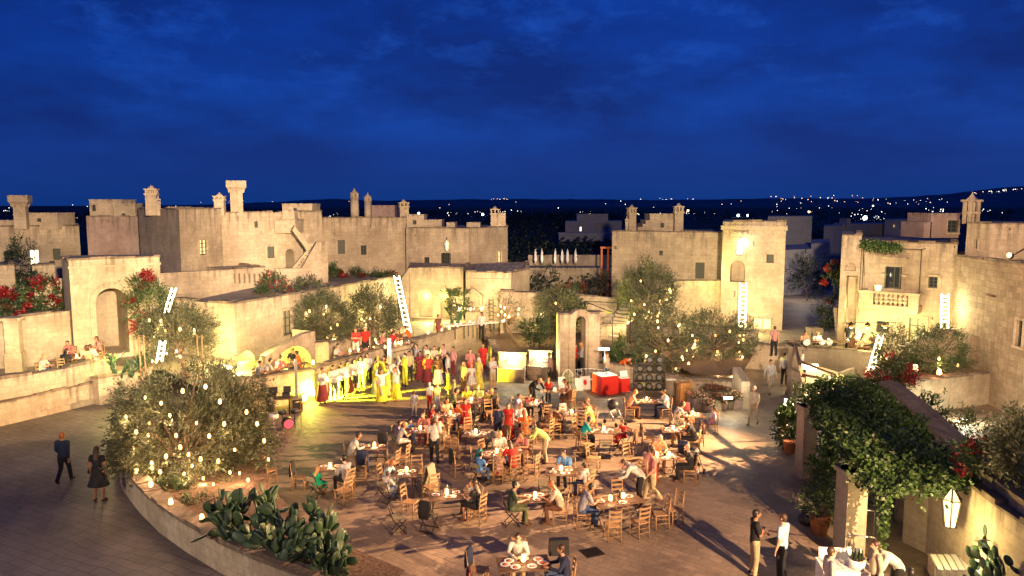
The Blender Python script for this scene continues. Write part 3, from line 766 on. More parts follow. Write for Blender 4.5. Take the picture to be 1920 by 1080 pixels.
# wall lantern above that door
def lantern(loc, s, label, lit='lampwhite', hung=True):
    r = root_at('wall_lantern', loc, label, 'lantern'); x, y, z = loc
    g = MB(); g.lathe((x, y, z), [(.10 * s, 0), (.17 * s, .52 * s)], 6, smooth=False); gl = g.build('glass', M[lit], r)
    f = MB()
    for k in range(6):
        a = 2 * pi * k / 6; f.bar((x + cos(a) * .105 * s, y + sin(a) * .105 * s, z), (x + cos(a) * .178 * s, y + sin(a) * .178 * s, z + .52 * s), .03 * s)
        a2 = a + pi / 3
        f.bar((x + cos(a) * .178 * s, y + sin(a) * .178 * s, z + .525 * s), (x, y, z + .76 * s), .026 * s)
        f.bar((x + cos(a) * .178 * s, y + sin(a) * .178 * s, z + .525 * s), (x + cos(a2) * .178 * s, y + sin(a2) * .178 * s, z + .525 * s), .016 * s)
        f.bar((x + cos(a) * .105 * s, y + sin(a) * .105 * s, z), (x + cos(a2) * .105 * s, y + sin(a2) * .105 * s, z), .016 * s)
    f.build('frame', M['iron'], r)
    c = MB(); c.lathe((x, y, z + .53 * s), [(.165 * s, 0), (.02 * s, .22 * s)], 6, smooth=False); c.build('glass_roof', M[lit], r)
    k = MB(); k.tube([(x, y, z + .76 * s), (x, y, z + .86 * s)], .012 * s); k.ball((x, y, z + .88 * s), .035 * s); k.build('hook', M['iron'], r)
    return r
q = V2(838, 60.8, 470); lantern((q.x, q.y, ZZ(470, 60.8)), 1.2, 'bright lantern over the double door of the central house')

# two-arch block with sloping left parapet
r, _ = house('arcade_block', 'low block with two glowing arched doorways', 'house', [V2(768, 57), V2(868, 56), V2(882, 59)], ZZ(503, 56.5), faces={0: [('arch', 785, 542, 811, 594, dict(depth=.5)), ('arch', 825, 541, 845, 597, dict(depth=.5))]}, mat='stone')
slopewall(r, V2(745, 57.3), V2(768.5, 57.0), [(748, 605), (767.5, 605), (767.5, 502), (748, 528)], .5, 'stone', 'sloping_wall')
q = V2(800, 54.5); lamp('POINT', (q.x, q.y - .2, 1.6), 420, (1, .82, .25), .15)
q = V2(836, 54.5); lamp('POINT', (q.x + .5, q.y, 1.6), 420, (1, .82, .32), .15)
for px, D in ((798, 56.95), (835, 56.6)): q = P(px, D, 560); lamp('POINT', (q.x, q.y, 2.6), 45, (1, .84, .28), .08)
q = P(575, 53.6, 490); lamp('POINT', (q.x, q.y, ZZ(478, 53.6)), 70, (1, .85, .35), .1)
q = P(545, 57.0, 480); lamp('POINT', (q.x, q.y - 1, ZZ(490, 57)), 60, (1, .85, .35), .1)
# niche block
r, _ = house('chapel_block', 'small yellow block with a pointed shrine niche', 'chapel', [V2(873, 53.5), V2(958, 53), V2(993, 56)], ZZ(512, 53), faces={0: [('hole', 882, 530, 888, 545, dict(depth=.05))]}, mat='stone_pale')
mb = MB(); A_, B_ = V2(873, 53.5), V2(958, 53); d = (B_ - A_).normalized(); n_ = Vector((d.y, -d.x, 0))
z_ = ZZ(526, 53.2); mb.wallstrip([A_ + n_ * .06, B_ + n_ * .06], .1, z_, z_ + .14); mb.build('cornice', M['stone_pale'], r)
mb = MB(); u, v = onface(A_, B_, 890, 560); c = A_ + d * u + n_ * .35
Wn = lambda uu, vv, dp: tuple((c + d * uu - n_ * dp).to_2d()) + (vv,)
zb, zs, zp = TS, ZZ(556, 53), ZZ(541, 53)
for uu in (-.62, .44): obox(mb, Wn, None, uu, uu + .18, zb, zs, 0, .34)
mb.raw([Wn(-.72, zs + .001, -.05), Wn(.72, zs + .001, -.05), Wn(0, zp, -.05), Wn(-.72, zs + .001, .34), Wn(.72, zs + .001, .34), Wn(0, zp, .34)], [(0, 1, 2), (5, 4, 3), (0, 2, 5, 3), (1, 4, 5, 2), (0, 3, 4, 1)])
obox(mb, Wn, None, -.44, .44, zb, zb + 1.0, 0.02, .34); o = mb.build('shrine', M['stone_pale'], r)
mb = MB(); mb.lathe((c.x, c.y - .1, zb + 1.0), [(.12, 0), (.14, .2), (.09, .5), (.05, .55), (.08, .65), (.02, .75)], 8); ORG[o.name] = ORG[r.name]; mb.build('statue', M['stone_dark'], o)
q = V2(905, 50.5); lamp('POINT', (q.x, q.y, 2.9), 520, (1, .84, .3), .2)
# long back wall of the centre garden
def longwall(name, label, pts, th, z0, z1, mat='stone', cat='wall', z1s=None, cop=True):
    r = root_at(name, (pts[0].x, pts[0].y, z0 if not hasattr(z0, '__len__') else z0[0]), label, cat); mb = MB(); mb.wallstrip(pts, th, z0, z1s or z1); mb.build('masonry', M[mat], r)
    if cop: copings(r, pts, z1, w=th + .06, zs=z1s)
    return r
longwall('garden_wall', 'pink-lit garden wall behind the small bulb-hung tree', [V2(938, 50), V2(1060, 50), V2(1158, 50.5)], .5, 0.3, ZZ(549, 50), z1s=[ZZ(547, 50), ZZ(553, 50), ZZ(560, 50)])

# mid-right house with stepped gable
r, _ = house('stepped_house', 'stone house with a stepped roof gable and square chimneys', 'house', [V2(1147, 60), V2(1353, 57)], ZZ(435, 59), faces={0: [
    ('shutter', 1304, 492, 1321, 522, dict(t=.22, hood=1)), ('win', 1195, 501, 1212, 523, dict(t=.15, hood=1)), ('win', 1236, 470, 1243, 479, dict(t=.1)), ('hole', 1294, 441, 1296, 448, {}), ('hole', 1152, 461, 1157, 467, dict(depth=.5)), ('hole', 1232, 500, 1240, 510, dict(depth=.3))]}, mat='stone')
chimney(r, 1184, 16, 387, 436, 61, 'box'); chimney(r, 1272, 18, 384, 436, 60, 'box'); chimney(r, 1175, 6, 410, 436, 60.5, 'box')
hut(r, 1219, 1265, 403, 436, 60.5, ('win', 1238, 418, 1245, 427, dict(t=.14)), mat='stone'); hut(r, 1211, 1219, 415, 436, 60.4, mat='stone'); hut(r, 1205, 1211, 422, 436, 60.3, mat='stone'); hut(r, 1196, 1205, 428, 436, 60.2, mat='stone')
# stair wall in front of it
rs = root_at('stair_wall', (V2(1270, 54).x, 54, 0), 'long wall with a sloping stair parapet left of the tower', 'wall')
slopewall(rs, V2(1180, 54), V2(1355, 53), [(1186, 650), (1353, 645), (1353, 527), (1268, 527), (1200, 566), (1186, 570)], 1.2, 'stone', 'masonry')
rs = root_at('side_stair', (V2(1150, 47).x, 47, 0.3), 'narrow lit stair rising behind the iron frame', 'stair')
mb = MB(); s0 = V2(1152, 46.5, 625); s1 = V2(1200, 50.5, 570); steps(mb, (s0.x, s0.y, 0), (s1.x, s1.y, 0), (-.7, .7, 0), 1.2, .6, 3.2, 14); mb.build('treads', M['stone_pale'], rs)
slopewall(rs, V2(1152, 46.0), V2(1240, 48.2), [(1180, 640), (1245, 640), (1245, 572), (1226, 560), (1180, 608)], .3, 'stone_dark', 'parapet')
q = V2(1172, 47.2); lamp('POINT', (q.x, q.y, 2.2), 260, (1, .85, .35), .1)

# tower house
tw0, tw1 = V2(1353, 52), V2(1471, 50.5)
r, _ = house('tower_house', 'yellow-lit tower house with glowing slit window above an arched loggia', 'house', [tw0, tw1], ZZ(416, 51.5), faces={0: [
    ('litwhite', 1380, 450, 1393, 479, dict(t=.18, hood=1, rows=0, depth=.3)), ('arch', 1369, 489, 1397, 529, dict(depth=1.1)), ('arch', 1371, 583, 1408, 622, dict(depth=.8, trim=.1)),
    ('shutter', 1437, 477, 1451, 493, dict(t=.15)), ('hole', 1376, 545, 1379, 557, dict(arch=True, depth=.3)), ('hole', 1385, 545, 1388, 557, dict(arch=True, depth=.3)), ('lit', 1412, 597, 1446, 619, dict(t=.1, rows=0)), ('hole', 1412, 452, 1414, 460, dict(depth=.2))]}, mat='stone_pale')
mb = MB(); d = (tw1 - tw0).normalized(); n_ = Vector((d.y, -d.x, 0)); zt_ = ZZ(416, 51.5)
mb.wallstrip([tw0 + n_ * .16 - d * .1, tw1 + n_ * .16 + d * .1], .4, zt_ - .55, zt_ - .25)
mb.build('cornice', M['stone_pale'], r); mb = MB(); z_ = ZZ(562, 51); mb.wallstrip([tw0 + n_ * .05, tw1 + n_ * .05], .08, z_, z_ + .07); mb.build('string_course', M['stone_pale'], r)
mb = MB(); a_ = tw0 + d * .9 + n_ * .15; mb.wallstrip([tw0 + d * 2.0 + n_ * .15, tw0 + d * 3.1 + n_ * .15], .2, zt_ + .02, zt_ + .5) if 0 else None
q = V2(1383, 48.8); lamp('POINT', (tw0.x + 1.2, tw0.y - .9, 7.0), 70, (1, .9, .6), .1); lamp('POINT', (q.x, q.y, 5.2), 260, (1, .85, .4), .2); lamp('POINT', (q.x + 1, q.y, 1.9), 330, (1, .8, .3), .2)
# dark lane blocks far behind
for px0, px1, yt, D, lab in ((1440, 1523, 406, 95, 'large dark blue block right of the tower house'), (1545, 1580, 424, 100, 'narrow dark block over the lane'), (1562, 1690, 420, 110, 'long low dark roof behind the lane'), (1060, 1166, 415, 150, 'faint white villa among dark trees'),
                              (1465, 1525, 469, 70, 'low dark garden wall beside the lane'), (1521, 1556, 457, 72, 'dim square pier at the head of the lane'), (1659, 1735, 412, 105, 'small dim lit farmhouse on the plain')):
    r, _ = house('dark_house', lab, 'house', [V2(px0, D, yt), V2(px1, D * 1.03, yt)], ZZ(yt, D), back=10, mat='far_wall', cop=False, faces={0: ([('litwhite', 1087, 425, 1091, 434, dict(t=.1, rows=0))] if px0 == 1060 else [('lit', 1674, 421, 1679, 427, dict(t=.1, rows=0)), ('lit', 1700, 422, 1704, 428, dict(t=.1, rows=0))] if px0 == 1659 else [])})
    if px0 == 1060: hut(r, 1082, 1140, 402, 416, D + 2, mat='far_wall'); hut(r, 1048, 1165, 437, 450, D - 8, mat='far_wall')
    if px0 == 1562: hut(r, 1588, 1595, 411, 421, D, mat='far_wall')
# right-hand balcony house
b0, b1, b2 = V2(1576, 43.5), V2(1613, 43.0), V2(1793, 40)
zO = ZZ(455, 42)
r, _ = house('narrow_wing', 'narrow wing with a lit niche and stair left of the balustrade house', 'house', [b0, b1], ZZ(442, 43), faces={0: [('arch', 1584, 493, 1605, 508, dict(depth=.4)), ('hole', 1584, 517, 1606, 650, dict(depth=1.6))]}, mat='stone')
mb = MB(); d = (b1 - b0).normalized()
for k in range(9):
    pt = b0 + d * (onface(b0, b1, 1595, 560)[0]) + Vector((0, .5, 0)); mb.box((pt.x, pt.y + k * .1, TS + .1 + k * .28), (.7, .35, .26))
mb.build('treads', M['stone_pale'], r)
q = b0 + d * .7; lamp('POINT', (q.x, q.y - .1 + .4, 3.7), 90, (1, .85, .35), .1); lamp('POINT', (q.x, q.y - .5, 1.9), 120, (1, .85, .35), .1)
r, _ = house('balustrade_house', 'stone house with a balustraded balcony and vine awning', 'house', [b1 + Vector((0.02, 0, 0)), b2], zO, faces={0: [
    ('doorwin', 1662, 500, 1690, 541, dict(t=.16, hood=1, rows=0)), ('win', 1741, 519, 1758, 540, dict(t=.18)), ('win', 1643, 602, 1667, 624, dict(t=.13, grille=(3, 3))), ('door', 1704, 597, 1734, 642, dict(t=.16)), ('hole', 1747, 594, 1749, 599, {}), ('hole', 1789, 461, 1791, 465, {})]}, mat='stone')
hut(r, 1746, 1800, 403, 436, 42, ('win', 1776, 413, 1797, 436, dict(t=.05)), mat='stone_dark'); hut(r, 1733, 1747, 420, 436, 42, mat='stone_dark')
# hood mould over the arched window
d = (b2 - b1).normalized(); n_ = Vector((d.y, -d.x, 0)); rzf = atan2(d.y, d.x)
mb = MB(); ua, va = onface(b1, b2, 1734, 545); ub, vb = onface(b1, b2, 1766, 515)
pts = []
for k in range(9):
    t = k / 8; q = b1 + d * (ua + (ub - ua) * t) + n_ * .06; pts.append((q.x, q.y, vb - .25 + .22 * (1 - (2 * t - 1) ** 4)))
mb.tube(pts, .05, 5); mb.build('hood_mould', M['stone_pale'], r)
# balcony
u0, zt = onface(b1, b2, 1621, 541); u1, zb = onface(b1, b2, 1729, 582); u1 -= .0
rb = root_at('stone_balcony', (b1.x + d.x * (u0 + u1) / 2, b1.y, zb), 'stone balcony with turned balusters under the vine awning', 'balcony')
Wb = lambda u, v, dp=0.0: (b1.x + d.x * u - n_.x * dp, b1.y + d.y * u - n_.y * dp, v)
mb = MB(); obox(mb, Wb, None, u0, u1, zb, zb + .28, -1.2, -.002); obox(mb, Wb, None, u0 + .05, u1 - .05, zb - .12, zb, -1.1, -.003); mb.build('slab', M['stone_pale'], rb)
mb = MB(); obox(mb, Wb, None, u0 - .04, u1 + .04, zt - .1, zt + .03, -1.24, -.92); obox(mb, Wb, None, u0 - .04, u0 + .2, zt - .1, zt + .03, -.92, -.002); obox(mb, Wb, None, u1 - .2, u1 + .04, zt - .1, zt + .03, -.92, -.002); mb.build('handrail', M['stone_pale'], rb)
mb = MB(); obox(mb, Wb, None, u0, u0 + .75, zb + .28, zt - .1, -1.2, -.96); mb.build('panel', M['stone'], rb); mb = MB(); obox(mb, Wb, None, u1 - .5, u1, zb + .28, zt - .1, -1.2, -.96); mb.build('panel', M['stone'], rb)
hb = zt - .1 - zb - .28
for k in range(7):
    u = u0 + .75 + .17 + k * (u1 - u0 - 1.25 - .1) / 7; q = Wb(u, zb + .28, -1.08); mb = MB()
    mb.lathe(q, [(.1, 0), (.1, .05), (.06, .08), (.13, hb * .3), (.15, hb * .42), (.07, hb * .5), (.15, hb * .62), (.13, hb * .75), (.06, hb * .9), (.1, hb * .94), (.1, hb)], 8); mb.build('baluster', M['stone_pale'], rb)
for uu, k in ((u0 + 1.0, 1), (u1 - .95, 0)):
    q = Wb(uu, ZZ(518, 41), -.12); rl = root_at('wall_sconce', q, 'shell-shaped wall light %s the balcony door' % ('left of' if k else 'right of'), 'light'); mb = MB(); mb.box(q, (.34, .2, .12), rzf); mb.box((q[0], q[1], q[2] - .1), (.22, .14, .08), rzf); mb.build('shade', M['stone_pale'] , rl)
q = Wb(u0 + .95, ZZ(535, 40), -1.05); rl = root_at('table_lamp', (q[0], q[1], zt + .03), 'glowing white lamp standing on the balustrade', 'lamp'); mb = MB(); mb.lathe((q[0], q[1], zt + .03), [(.14, 0), (.2, .3)], 10); mb.build('shade', M['lampwhite'], rl); lamp('POINT', (q[0], q[1], zt + .75), 45, (1, .85, .5), .1)
# rods holding the awning
ro = root_at('awning_rods', Wb(u0, zt, -1.2), 'thin iron rods carrying the vine awning over the balcony', 'frame'); za = ZZ(468, 40)
mb = MB()
mb.bar(Wb(u0 + .12, zt, -1.1), Wb(u0 + .12, za, -1.1), .035); mb.bar(Wb(u1 - .02, zt, -1.1), Wb(u1 - .02, za, -1.1), .035); mb.bar(Wb(u0 + .12, za, -1.1), Wb(u1 - .02, za, -1.1), .04); mb.bar(Wb(u0 + .12, za, -1.1), Wb(u0 + .12, za, -.01), .035); mb.bar(Wb(u1 - .02, za, -1.1), Wb(u1 - .02, za, -.01), .035)
mb.bar(Wb(u0 + .12, za, -1.1), Wb(.25, ZZ(520, 42), -.06), .03); mb.build('rod', M['iron'], ro)
AWN = (Wb, u0, u1, za)
lamp('POINT', Wb(u1 - .3, 2.9, -1.6), 330, (1, .86, .32), .25); lamp('POINT', Wb(1.6, 2.6, -1.6), 260, (1, .86, .4), .2)
# right tower blocks
r, _ = house('corner_tower', 'square tower block with belfry chimney at the upper right', 'house', [V2(1808, 38.6), V2(1853, 37), V2(2010, 36)], ZZ(420, 37.5), faces={0: [('win', 1826, 449, 1834, 466, dict(t=.1))], 1: [('hole', 1887, 427, 1895, 432, dict(depth=.3))]}, mat='stone')
q = V2(1821, 39.5, 400); w_ = .62; zb_, zt_ = ZZ(420, 39), ZZ(378, 39); rt = root_at('belfry_chimney', (q.x, q.y, zb_), 'open arched belfry chimney with a pyramid cap', 'chimney'); mb = MB()
for k, (sx, sy) in enumerate(((-1, -1), (1, -1), (1, 1), (-1, 1))): mb.box((q.x + sx * .22, q.y + sy * .22, (zb_ + zt_) / 2), (.14, .14, zt_ - zb_))
mb.box((q.x, q.y, zb_ + (zt_ - zb_) * .5), (.62, .62, .12)); mb.box((q.x, q.y, zt_ + .05), (.74, .74, .1)); mb.build('arches', M['stone_pale'], rt)
mb = MB(); mb.lathe((q.x, q.y, zt_ + .1), [(.34, 0), (.16, .15), (.05, .3), (.02, .42)], 4, smooth=False); mb.build('cap', M['stone_pale'], rt)
hut_r = V2(1840, 40)
# big near right building: walls turning towards the camera
n0, n1 = V2(1791, 39, 500), V2(1920, 33, 500); n1 = n0 + (n1 - n0) * 2.9
r, _ = house('right_building', 'large old stone building rising along the right edge', 'house', [n0, n1], 6.85, faces={0: [('hole', 1818, 630, 1838, 690, dict(depth=.3)), ('hole', 1849, 551, 1867, 556, dict(depth=.2)), ('win', 1905, 600, 1918, 650, dict(t=.12))]}, mat='stone_old', back=6)
q = V2(1893, 30.5, 480); zf = ZZ(479, 30.5); rf = root_at('floodlight', (q.x, q.y, zf), 'round floodlight bracketed above the right building', 'light'); mb = MB()
mb.lathe((q.x, q.y, zf), [(.05, .16), (.13, .1), (.15, 0)], 12, R=Matrix.Rotation(radians(110), 3, 'Y')); mb.bar((q.x + .1, q.y, zf), (q.x + .7, q.y + .2, zf + .25), .05); mb.build('housing', M['iron'], rf)
mb = MB(); mb.ball((q.x - .02, q.y - .02, zf), .11, 10, 6); mb.build('bulb', M['lampwhite'], rf)
BKEY = Vector((q.x - .4, q.y - .1, zf)); lamp('POINT', (q.x + .1, q.y + .6, zf + .4), 420, (1, .62, .3), .15)
# small light under the parapet line of the tower
# ================================================================ TERRACES AND LOW WALLS
# left road wall with ledge
la = [G(-120, 822), G(0, 800), G(100, 776), G(178, 757)]
longwall('road_wall', 'low front wall along the dark road at left, with drain slots', la[:3] + [la[3]], .35, 0, .98, cop=True, z1s=[.98, .98, 1.0, 1.02])
# upper wall behind, top seen from (0,712) to (215,668)
lb = [G(-120, 742, 1.95), G(0, 712, 1.95), G(60, 703, 1.95), G(130, 690, 1.95), G(216, 672, 1.95)]
longwall('terrace_wall', 'upper terrace wall below the diners at the far left', [Vector((p.x, p.y, 0)) for p in lb], .4, 0, 1.95)
# pier / planter carrying the prickly pear
pc = [G(165, 790 - 2), G(186, 794), G(262, 770), G(240, 752)]
c0, c1, c2 = G(163, 752), G(187, 760), G(285, 742)
rp_ = root_at('cactus_planter', (c1.x, c1.y, 0), 'square stone planter holding the prickly pear at the end of the road wall', 'planter')
mb = MB(); mb.prism([(c0.x - .3, c0.y + .0), (c1.x, c1.y), (c2.x, c2.y), (c2.x - .6, c2.y + 1.6), (c0.x - .6, c0.y + 1.6)], 0, 1.28); mb.build('masonry', M['stone'], rp_); copings(rp_, [Vector((c0.x - .3, c0.y, 0)), c1, c2], 1.28)
# left terrace floor
tl = [(p.x, p.y + .2) for p in lb] ; tl += [(V2(330, 36).x, 36.5), (V2(330, 44).x, 46), (-60, 46), (-60, 36)]
flat('terrace_paving', [(-60, lb[0].y + .2)] + tl[0:5] + [(c2.x + .4, c2.y + .6), (V2(345, 33).x, 33.6), (V2(440, 39).x, 39.0), (V2(330, 46).x, 48), (-60, 48)], TL, 'slab')
# wall behind the left diners
w0, w1 = V2(-60, 37, 640), V2(133, 38.7, 640)
longwall('garden_wall', 'tall garden wall with three slots behind the left diners', [w0, w1], .45, 0.6, ZZ(592, 38.3), z1s=[ZZ(607, 37), ZZ(583, 38.7)])
r = root_at('wall_pier', (V2(18, 36.5).x, 36.5, TL), 'tall square pier against the garden wall at the left edge', 'pier'); q = V2(16, 36.3)
mb = MB(); mb.box((q.x, q.y, 2.55), (.62, .6, 2.7), .3); mb.box((q.x, q.y, 1.75), (.74, .72, 1.1), .3); mb.box((q.x, q.y, 3.98), (.9, .9, .14), .3); mb.build('masonry', M['stone_pale'], r)

# stage wall
sA, sB, sC = V2(430, 33.4, 740), G(590, 751), G(903, 643)
longwall('stage_wall', 'curving wall behind the musicians, lit yellow-white at its left end', [sA, sB, G(690, 712), G(790, 682), sC], .42, 0, 1.5)
# end pier of the stage wall and return into the garden
flat('stage_terrace_paving', [(sA.x, sA.y + .3), (sB.x, sB.y + .35), (G(690, 712).x, G(690, 712).y + .3), (G(790, 682).x, G(790, 682).y + .3), (sC.x, sC.y + .3), (V2(935, 52).x, 52), (V2(1000, 57).x, 57), (V2(745, 60).x, 60), (V2(430, 44).x, 44)], TS, 'slab')
# yellow garden wall behind
y0, y1, y2 = V2(330, 41.6, 620), V2(441, 39.6, 620), V2(746, 55, 620)
r = root_at('garden_wall', (y1.x, y1.y, 0), 'long yellow-lit retaining wall with a small door behind the two olive trees', 'wall')
mb = MB(); zt = ZZ(571, 39.6); zr = ZZ(521, 55)
ops = mkops(y1, y2, [('door', 530, 582, 547, 628, dict(t=.16)), ('arch', 446, 658, 478, 712, dict(depth=.9)), ('hole', 513, 571, 515, 577, {}), ('hole', 503, 588, 507, 593, dict(depth=.15)), ('hole', 511, 587, 515, 592, dict(depth=.15))])
for o in ops: o['v0'] = max(o['v0'], TS + .01)
panel(mb, y0, y1, 0.5, zt, []); W = panel(mb, y1, y2, 0.5, zt, ops)
d = (y2 - y1).normalized(); mb.build('masonry', M['stone_pale'], r)
for o in ops: fit(o, r, W, None)
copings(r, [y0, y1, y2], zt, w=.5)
flat('garden_bed', [(y0.x, y0.y + .2), (y1.x, y1.y + .2), (y2.x, y2.y + .2), (y2.x - 4, y2.y + 6), (y0.x + 2, y0.y + 12)], zt - .25, 'slab')
# stair with glowing arch in front of it
rs = root_at('arched_stair', (V2(545, 38).x, 38, TS), 'stair block with a brightly glowing round arch underneath', 'stair')
a, b = V2(497, 36.9, 660), V2(592, 40.4, 660); uu0 = onface(a, b, 513, 665)[0]; uu1 = onface(a, b, 584, 665)[0]
L = (b - a).length; mb = MB(); d = (b - a).normalized(); n_ = Vector((d.y, -d.x, 0))
zt0, zt1 = ZZ(672, 37), ZZ(621, 40.4); um = (uu0 + uu1) / 2
Wq = lambda u, v, dp=0.0: (a.x + d.x * u - n_.x * dp, a.y + d.y * u - n_.y * dp, v)
topz = lambda u: min(zt1, zt0 + .15 + (zt1 - zt0) * max(0, u) / (L * .92))
K = 14; zsp = TS + .02; pr = []; zap = min(ZZ(651, 38.6), topz(um) - .25)
for k in range(K + 1):
    aa = pi - pi * k / K; pr.append((um + (uu1 - uu0) / 2 * cos(aa), zsp + (zap - zsp) * sin(aa)))
us = [0.0] + [p[0] for p in pr] + [L]
lows = [TS - .3] + [p[1] for p in pr] + [TS - .3]
for i in range(len(us) - 1):
    lo0 = lows[i] if 0 < i <= K + 1 else TS - .3; lo1 = lows[i + 1] if 0 < i + 1 <= K + 1 else TS - .3
    if i == 0: lo1 = TS - .3
    if i == K + 1: lo0 = TS - .3
    mb.face([Wq(us[i], lo0), Wq(us[i + 1], lo1), Wq(us[i + 1], topz(us[i + 1])), Wq(us[i], topz(us[i]))])
    mb.face([Wq(us[i], topz(us[i])), Wq(us[i + 1], topz(us[i + 1])), Wq(us[i + 1], topz(us[i + 1]), .35), Wq(us[i], topz(us[i]), .35)])
    mb.face([Wq(us[i + 1], TS - .3, .36), Wq(us[i], TS - .3, .36), Wq(us[i], topz(us[i]), .35), Wq(us[i + 1], topz(us[i + 1]), .35)]) if not (0 < i <= K) else None
for k in range(K):
    p, q = pr[k], pr[k + 1]; mb.face([Wq(p[0], p[1]), Wq(p[0], p[1], 1.2), Wq(q[0], q[1], 1.2), Wq(q[0], q[1])])
mb.face([Wq(uu0, zsp, 1.2), Wq(uu1, zsp, 1.2)] + [Wq(p[0], p[1], 1.2) for p in pr[::-1]])
mb.face([Wq(L, TS - .3), Wq(L, TS - .3, 1.6), Wq(L, zt1, 1.6), Wq(L, zt1)])
mb.build('parapet', M['stone_pale'], rs)
q = Wq(um, TS + .35, .25); lamp('POINT', q, 420, (1, .93, .10), .12)
q = Wq(um - .9, TS + .2, .3); rl = root_at('floor_spotlight', q, 'small floor spotlight inside the glowing stair arch', 'light'); mb = MB(); mb.lathe((q[0], q[1], TS + .01), [(.09, 0), (.1, .12), (.07, .15)], 10); mb.build('housing', M['iron'], rl); mb = MB(); mb.lathe((q[0], q[1], TS + .162), [(.06, 0), (.05, .01)], 10); mb.build('lens', M['litwhite'], rl)
u_, v_ = onface(y1, y2, 462, 690); dd = (y2 - y1).normalized(); q = y1 + dd * u_ + Vector((dd.y, -dd.x, 0)) * -.35; lamp('POINT', (q.x, q.y, TS + .4), 420, (1, .93, .10), .1)
r = root_at('wall_pier', (V2(603, 40.5).x, 40.5, TS), 'squat yellow pier right of the glowing stair arch', 'pier'); q = V2(603, 40.8, 660); mb = MB(); mb.box((q.x, q.y, TS + .5), (.75, .8, 1.2), .3); mb.build('masonry', M['stone_pale'], r); copings(r, [Vector((q.x - .35, q.y - .5, 0)), Vector((q.x + .4, q.y - .3, 0))], TS + 1.1)
q = V2(612, 41.5, 650); longwall('low_wall', 'low wall behind the olive trunks on the stage terrace', [V2(612, 41.6, 650), V2(712, 47.5, 650)], .35, TS - .1, TS + .75)

# centre garden beds
bedpts = [sC + Vector((.25, .1, 0)), G(925, 706), G(1000, 716), G(1052, 718)]
longwall('bed_wall', 'curved retaining wall with the two lit stone basins', [G(915, 668), G(932, 698), G(1000, 706), G(1052, 706)], .4, 0, .95)
bp = [G(905, 660), G(915, 668), G(932, 698), G(1000, 706), G(1060, 706), G(1060, 690), G(1120, 690), G(1240, 700), G(1300, 735), G(1388, 740), V2(1420, 44, 660), V2(1420, 50, 640), V2(1120, 50.0, 640), V2(935, 50, 640), V2(905, 51.5, 640)]
mb = MB(); hb_ = 0.9
bm_v = [(p.x, p.y + .15, hb_) for p in bp]; mb.face(bm_v); mb.build('planting_bed', M['soil'], kind='structure')
longwall('bed_wall', 'retaining wall of the big olive bed behind hay bale and flower tubs', [G(1120, 712), G(1200, 722), G(1245, 738), G(1300, 750), G(1392, 750)], .35, 0, .92)
longwall('bed_wall', 'rear low wall of the garden bed beside the lane', [V2(1120, 47.5, 640), V2(1260, 48.5, 640), V2(1420, 46, 640)], .35, .6, 1.75)
# raised lit stone floor around the red stall
flat('stall_platform', [G(1060, 752), G(1078, 778), G(1150, 776), G(1225, 752), G(1190, 722), G(1060, 722)], 0.03, 'slab')
# wall basins (two lit troughs)
for x0, x1, yb, lab in ((934, 984, 706, 'left lit stone wash basin built against the bed wall'), (990, 1032, 702, 'right lit stone wash basin built against the bed wall')):
    a, b = G(x0, yb + 8), G(x1, yb + 10); d = (b - a).normalized(); n_ = Vector((d.y, -d.x, 0)); L = (b - a).length
    r = root_at('stone_basin', (a.x, a.y, 0), lab, 'basin'); Wz = lambda u, v, dp=0.0: (a.x + d.x * u - n_.x * dp, a.y + d.y * u - n_.y * dp, v)
    mb = MB(); obox(mb, Wz, None, 0, L, 0, .62, -.25, .3); obox(mb, Wz, None, 0, .08, .62, .8, -.25, .3); obox(mb, Wz, None, L - .08, L, .62, .8, -.25, .3); obox(mb, Wz, None, .08, L - .08, .62, .74, -.25, -.17)
    mb.build('trough', M['stone_old'], r); mb = MB(); obox(mb, Wz, None, 0, L, .62, 1.5, .3, .38); obox(mb, Wz, None, -.06, L + .06, 1.5, 1.56, .2, .4); mb.build('backsplash', M['stone_pale'], r)
    mb = MB(); obox(mb, Wz, None, .08, L - .08, .63, .66, -.17, .3); mb.build('basin_floor', M['white'], r)
    for k in (.3, .7): mb = MB(); q = Wz(L * k, 1.15, .22); mb.bar(q, (q[0], q[1] - .2, q[2] - .03), .035); mb.bar((q[0], q[1] - .2, q[2] - .03), (q[0], q[1] - .2, q[2] - .12), .03); mb.build('tap', M['brass'], r)
    q = Wz(L * .5, 1.42, .12); mb = MB(); obox(mb, Wz, None, L * .2, L * .8, 1.44, 1.49, .14, .28); mb.build('light_strip', M['litwhite'], r); q = Wz(L / 2, 1.36, .0); lamp('POINT', (q[0], q[1] - .1, q[2]), 170, (1, .9, .6), .1)

# ruined arch
rA, rB = G(1050, 716), G(1123, 712)
rr = root_at('ruined_arch', ((rA.x + rB.x) / 2, rA.y, 0), 'free-standing ruined stone arch with crumbling right edge', 'arch'); mb = MB()
z1 = ZZ(590, rA.y + .2); ops = mkops(rA, rB, [('hole', 1079, 593, 1098, 716, dict(arch=True, depth=.75, back=False))]); ops[0]['v0'] = 0.25; ops[0]['vs'] = ops[0]['v1'] - (ops[0]['u1'] - ops[0]['u0']) / 2
W = panel(mb, rA, rB, 0, z1, ops); d = (rB - rA).normalized(); n_ = Vector((d.y, -d.x, 0)); L = (rB - rA).length
o_ = ops[0]; Lr = L
bk = [rA - n_ * .75, rB - n_ * .75]
ops2 = [dict(u0=L - o_['u1'], u1=L - o_['u0'], v0=o_['v0'], v1=o_['v1'], vs=o_['vs'], arch=True, depth=.01, back=False)]
panel(mb, bk[1], bk[0], 0, z1, ops2)
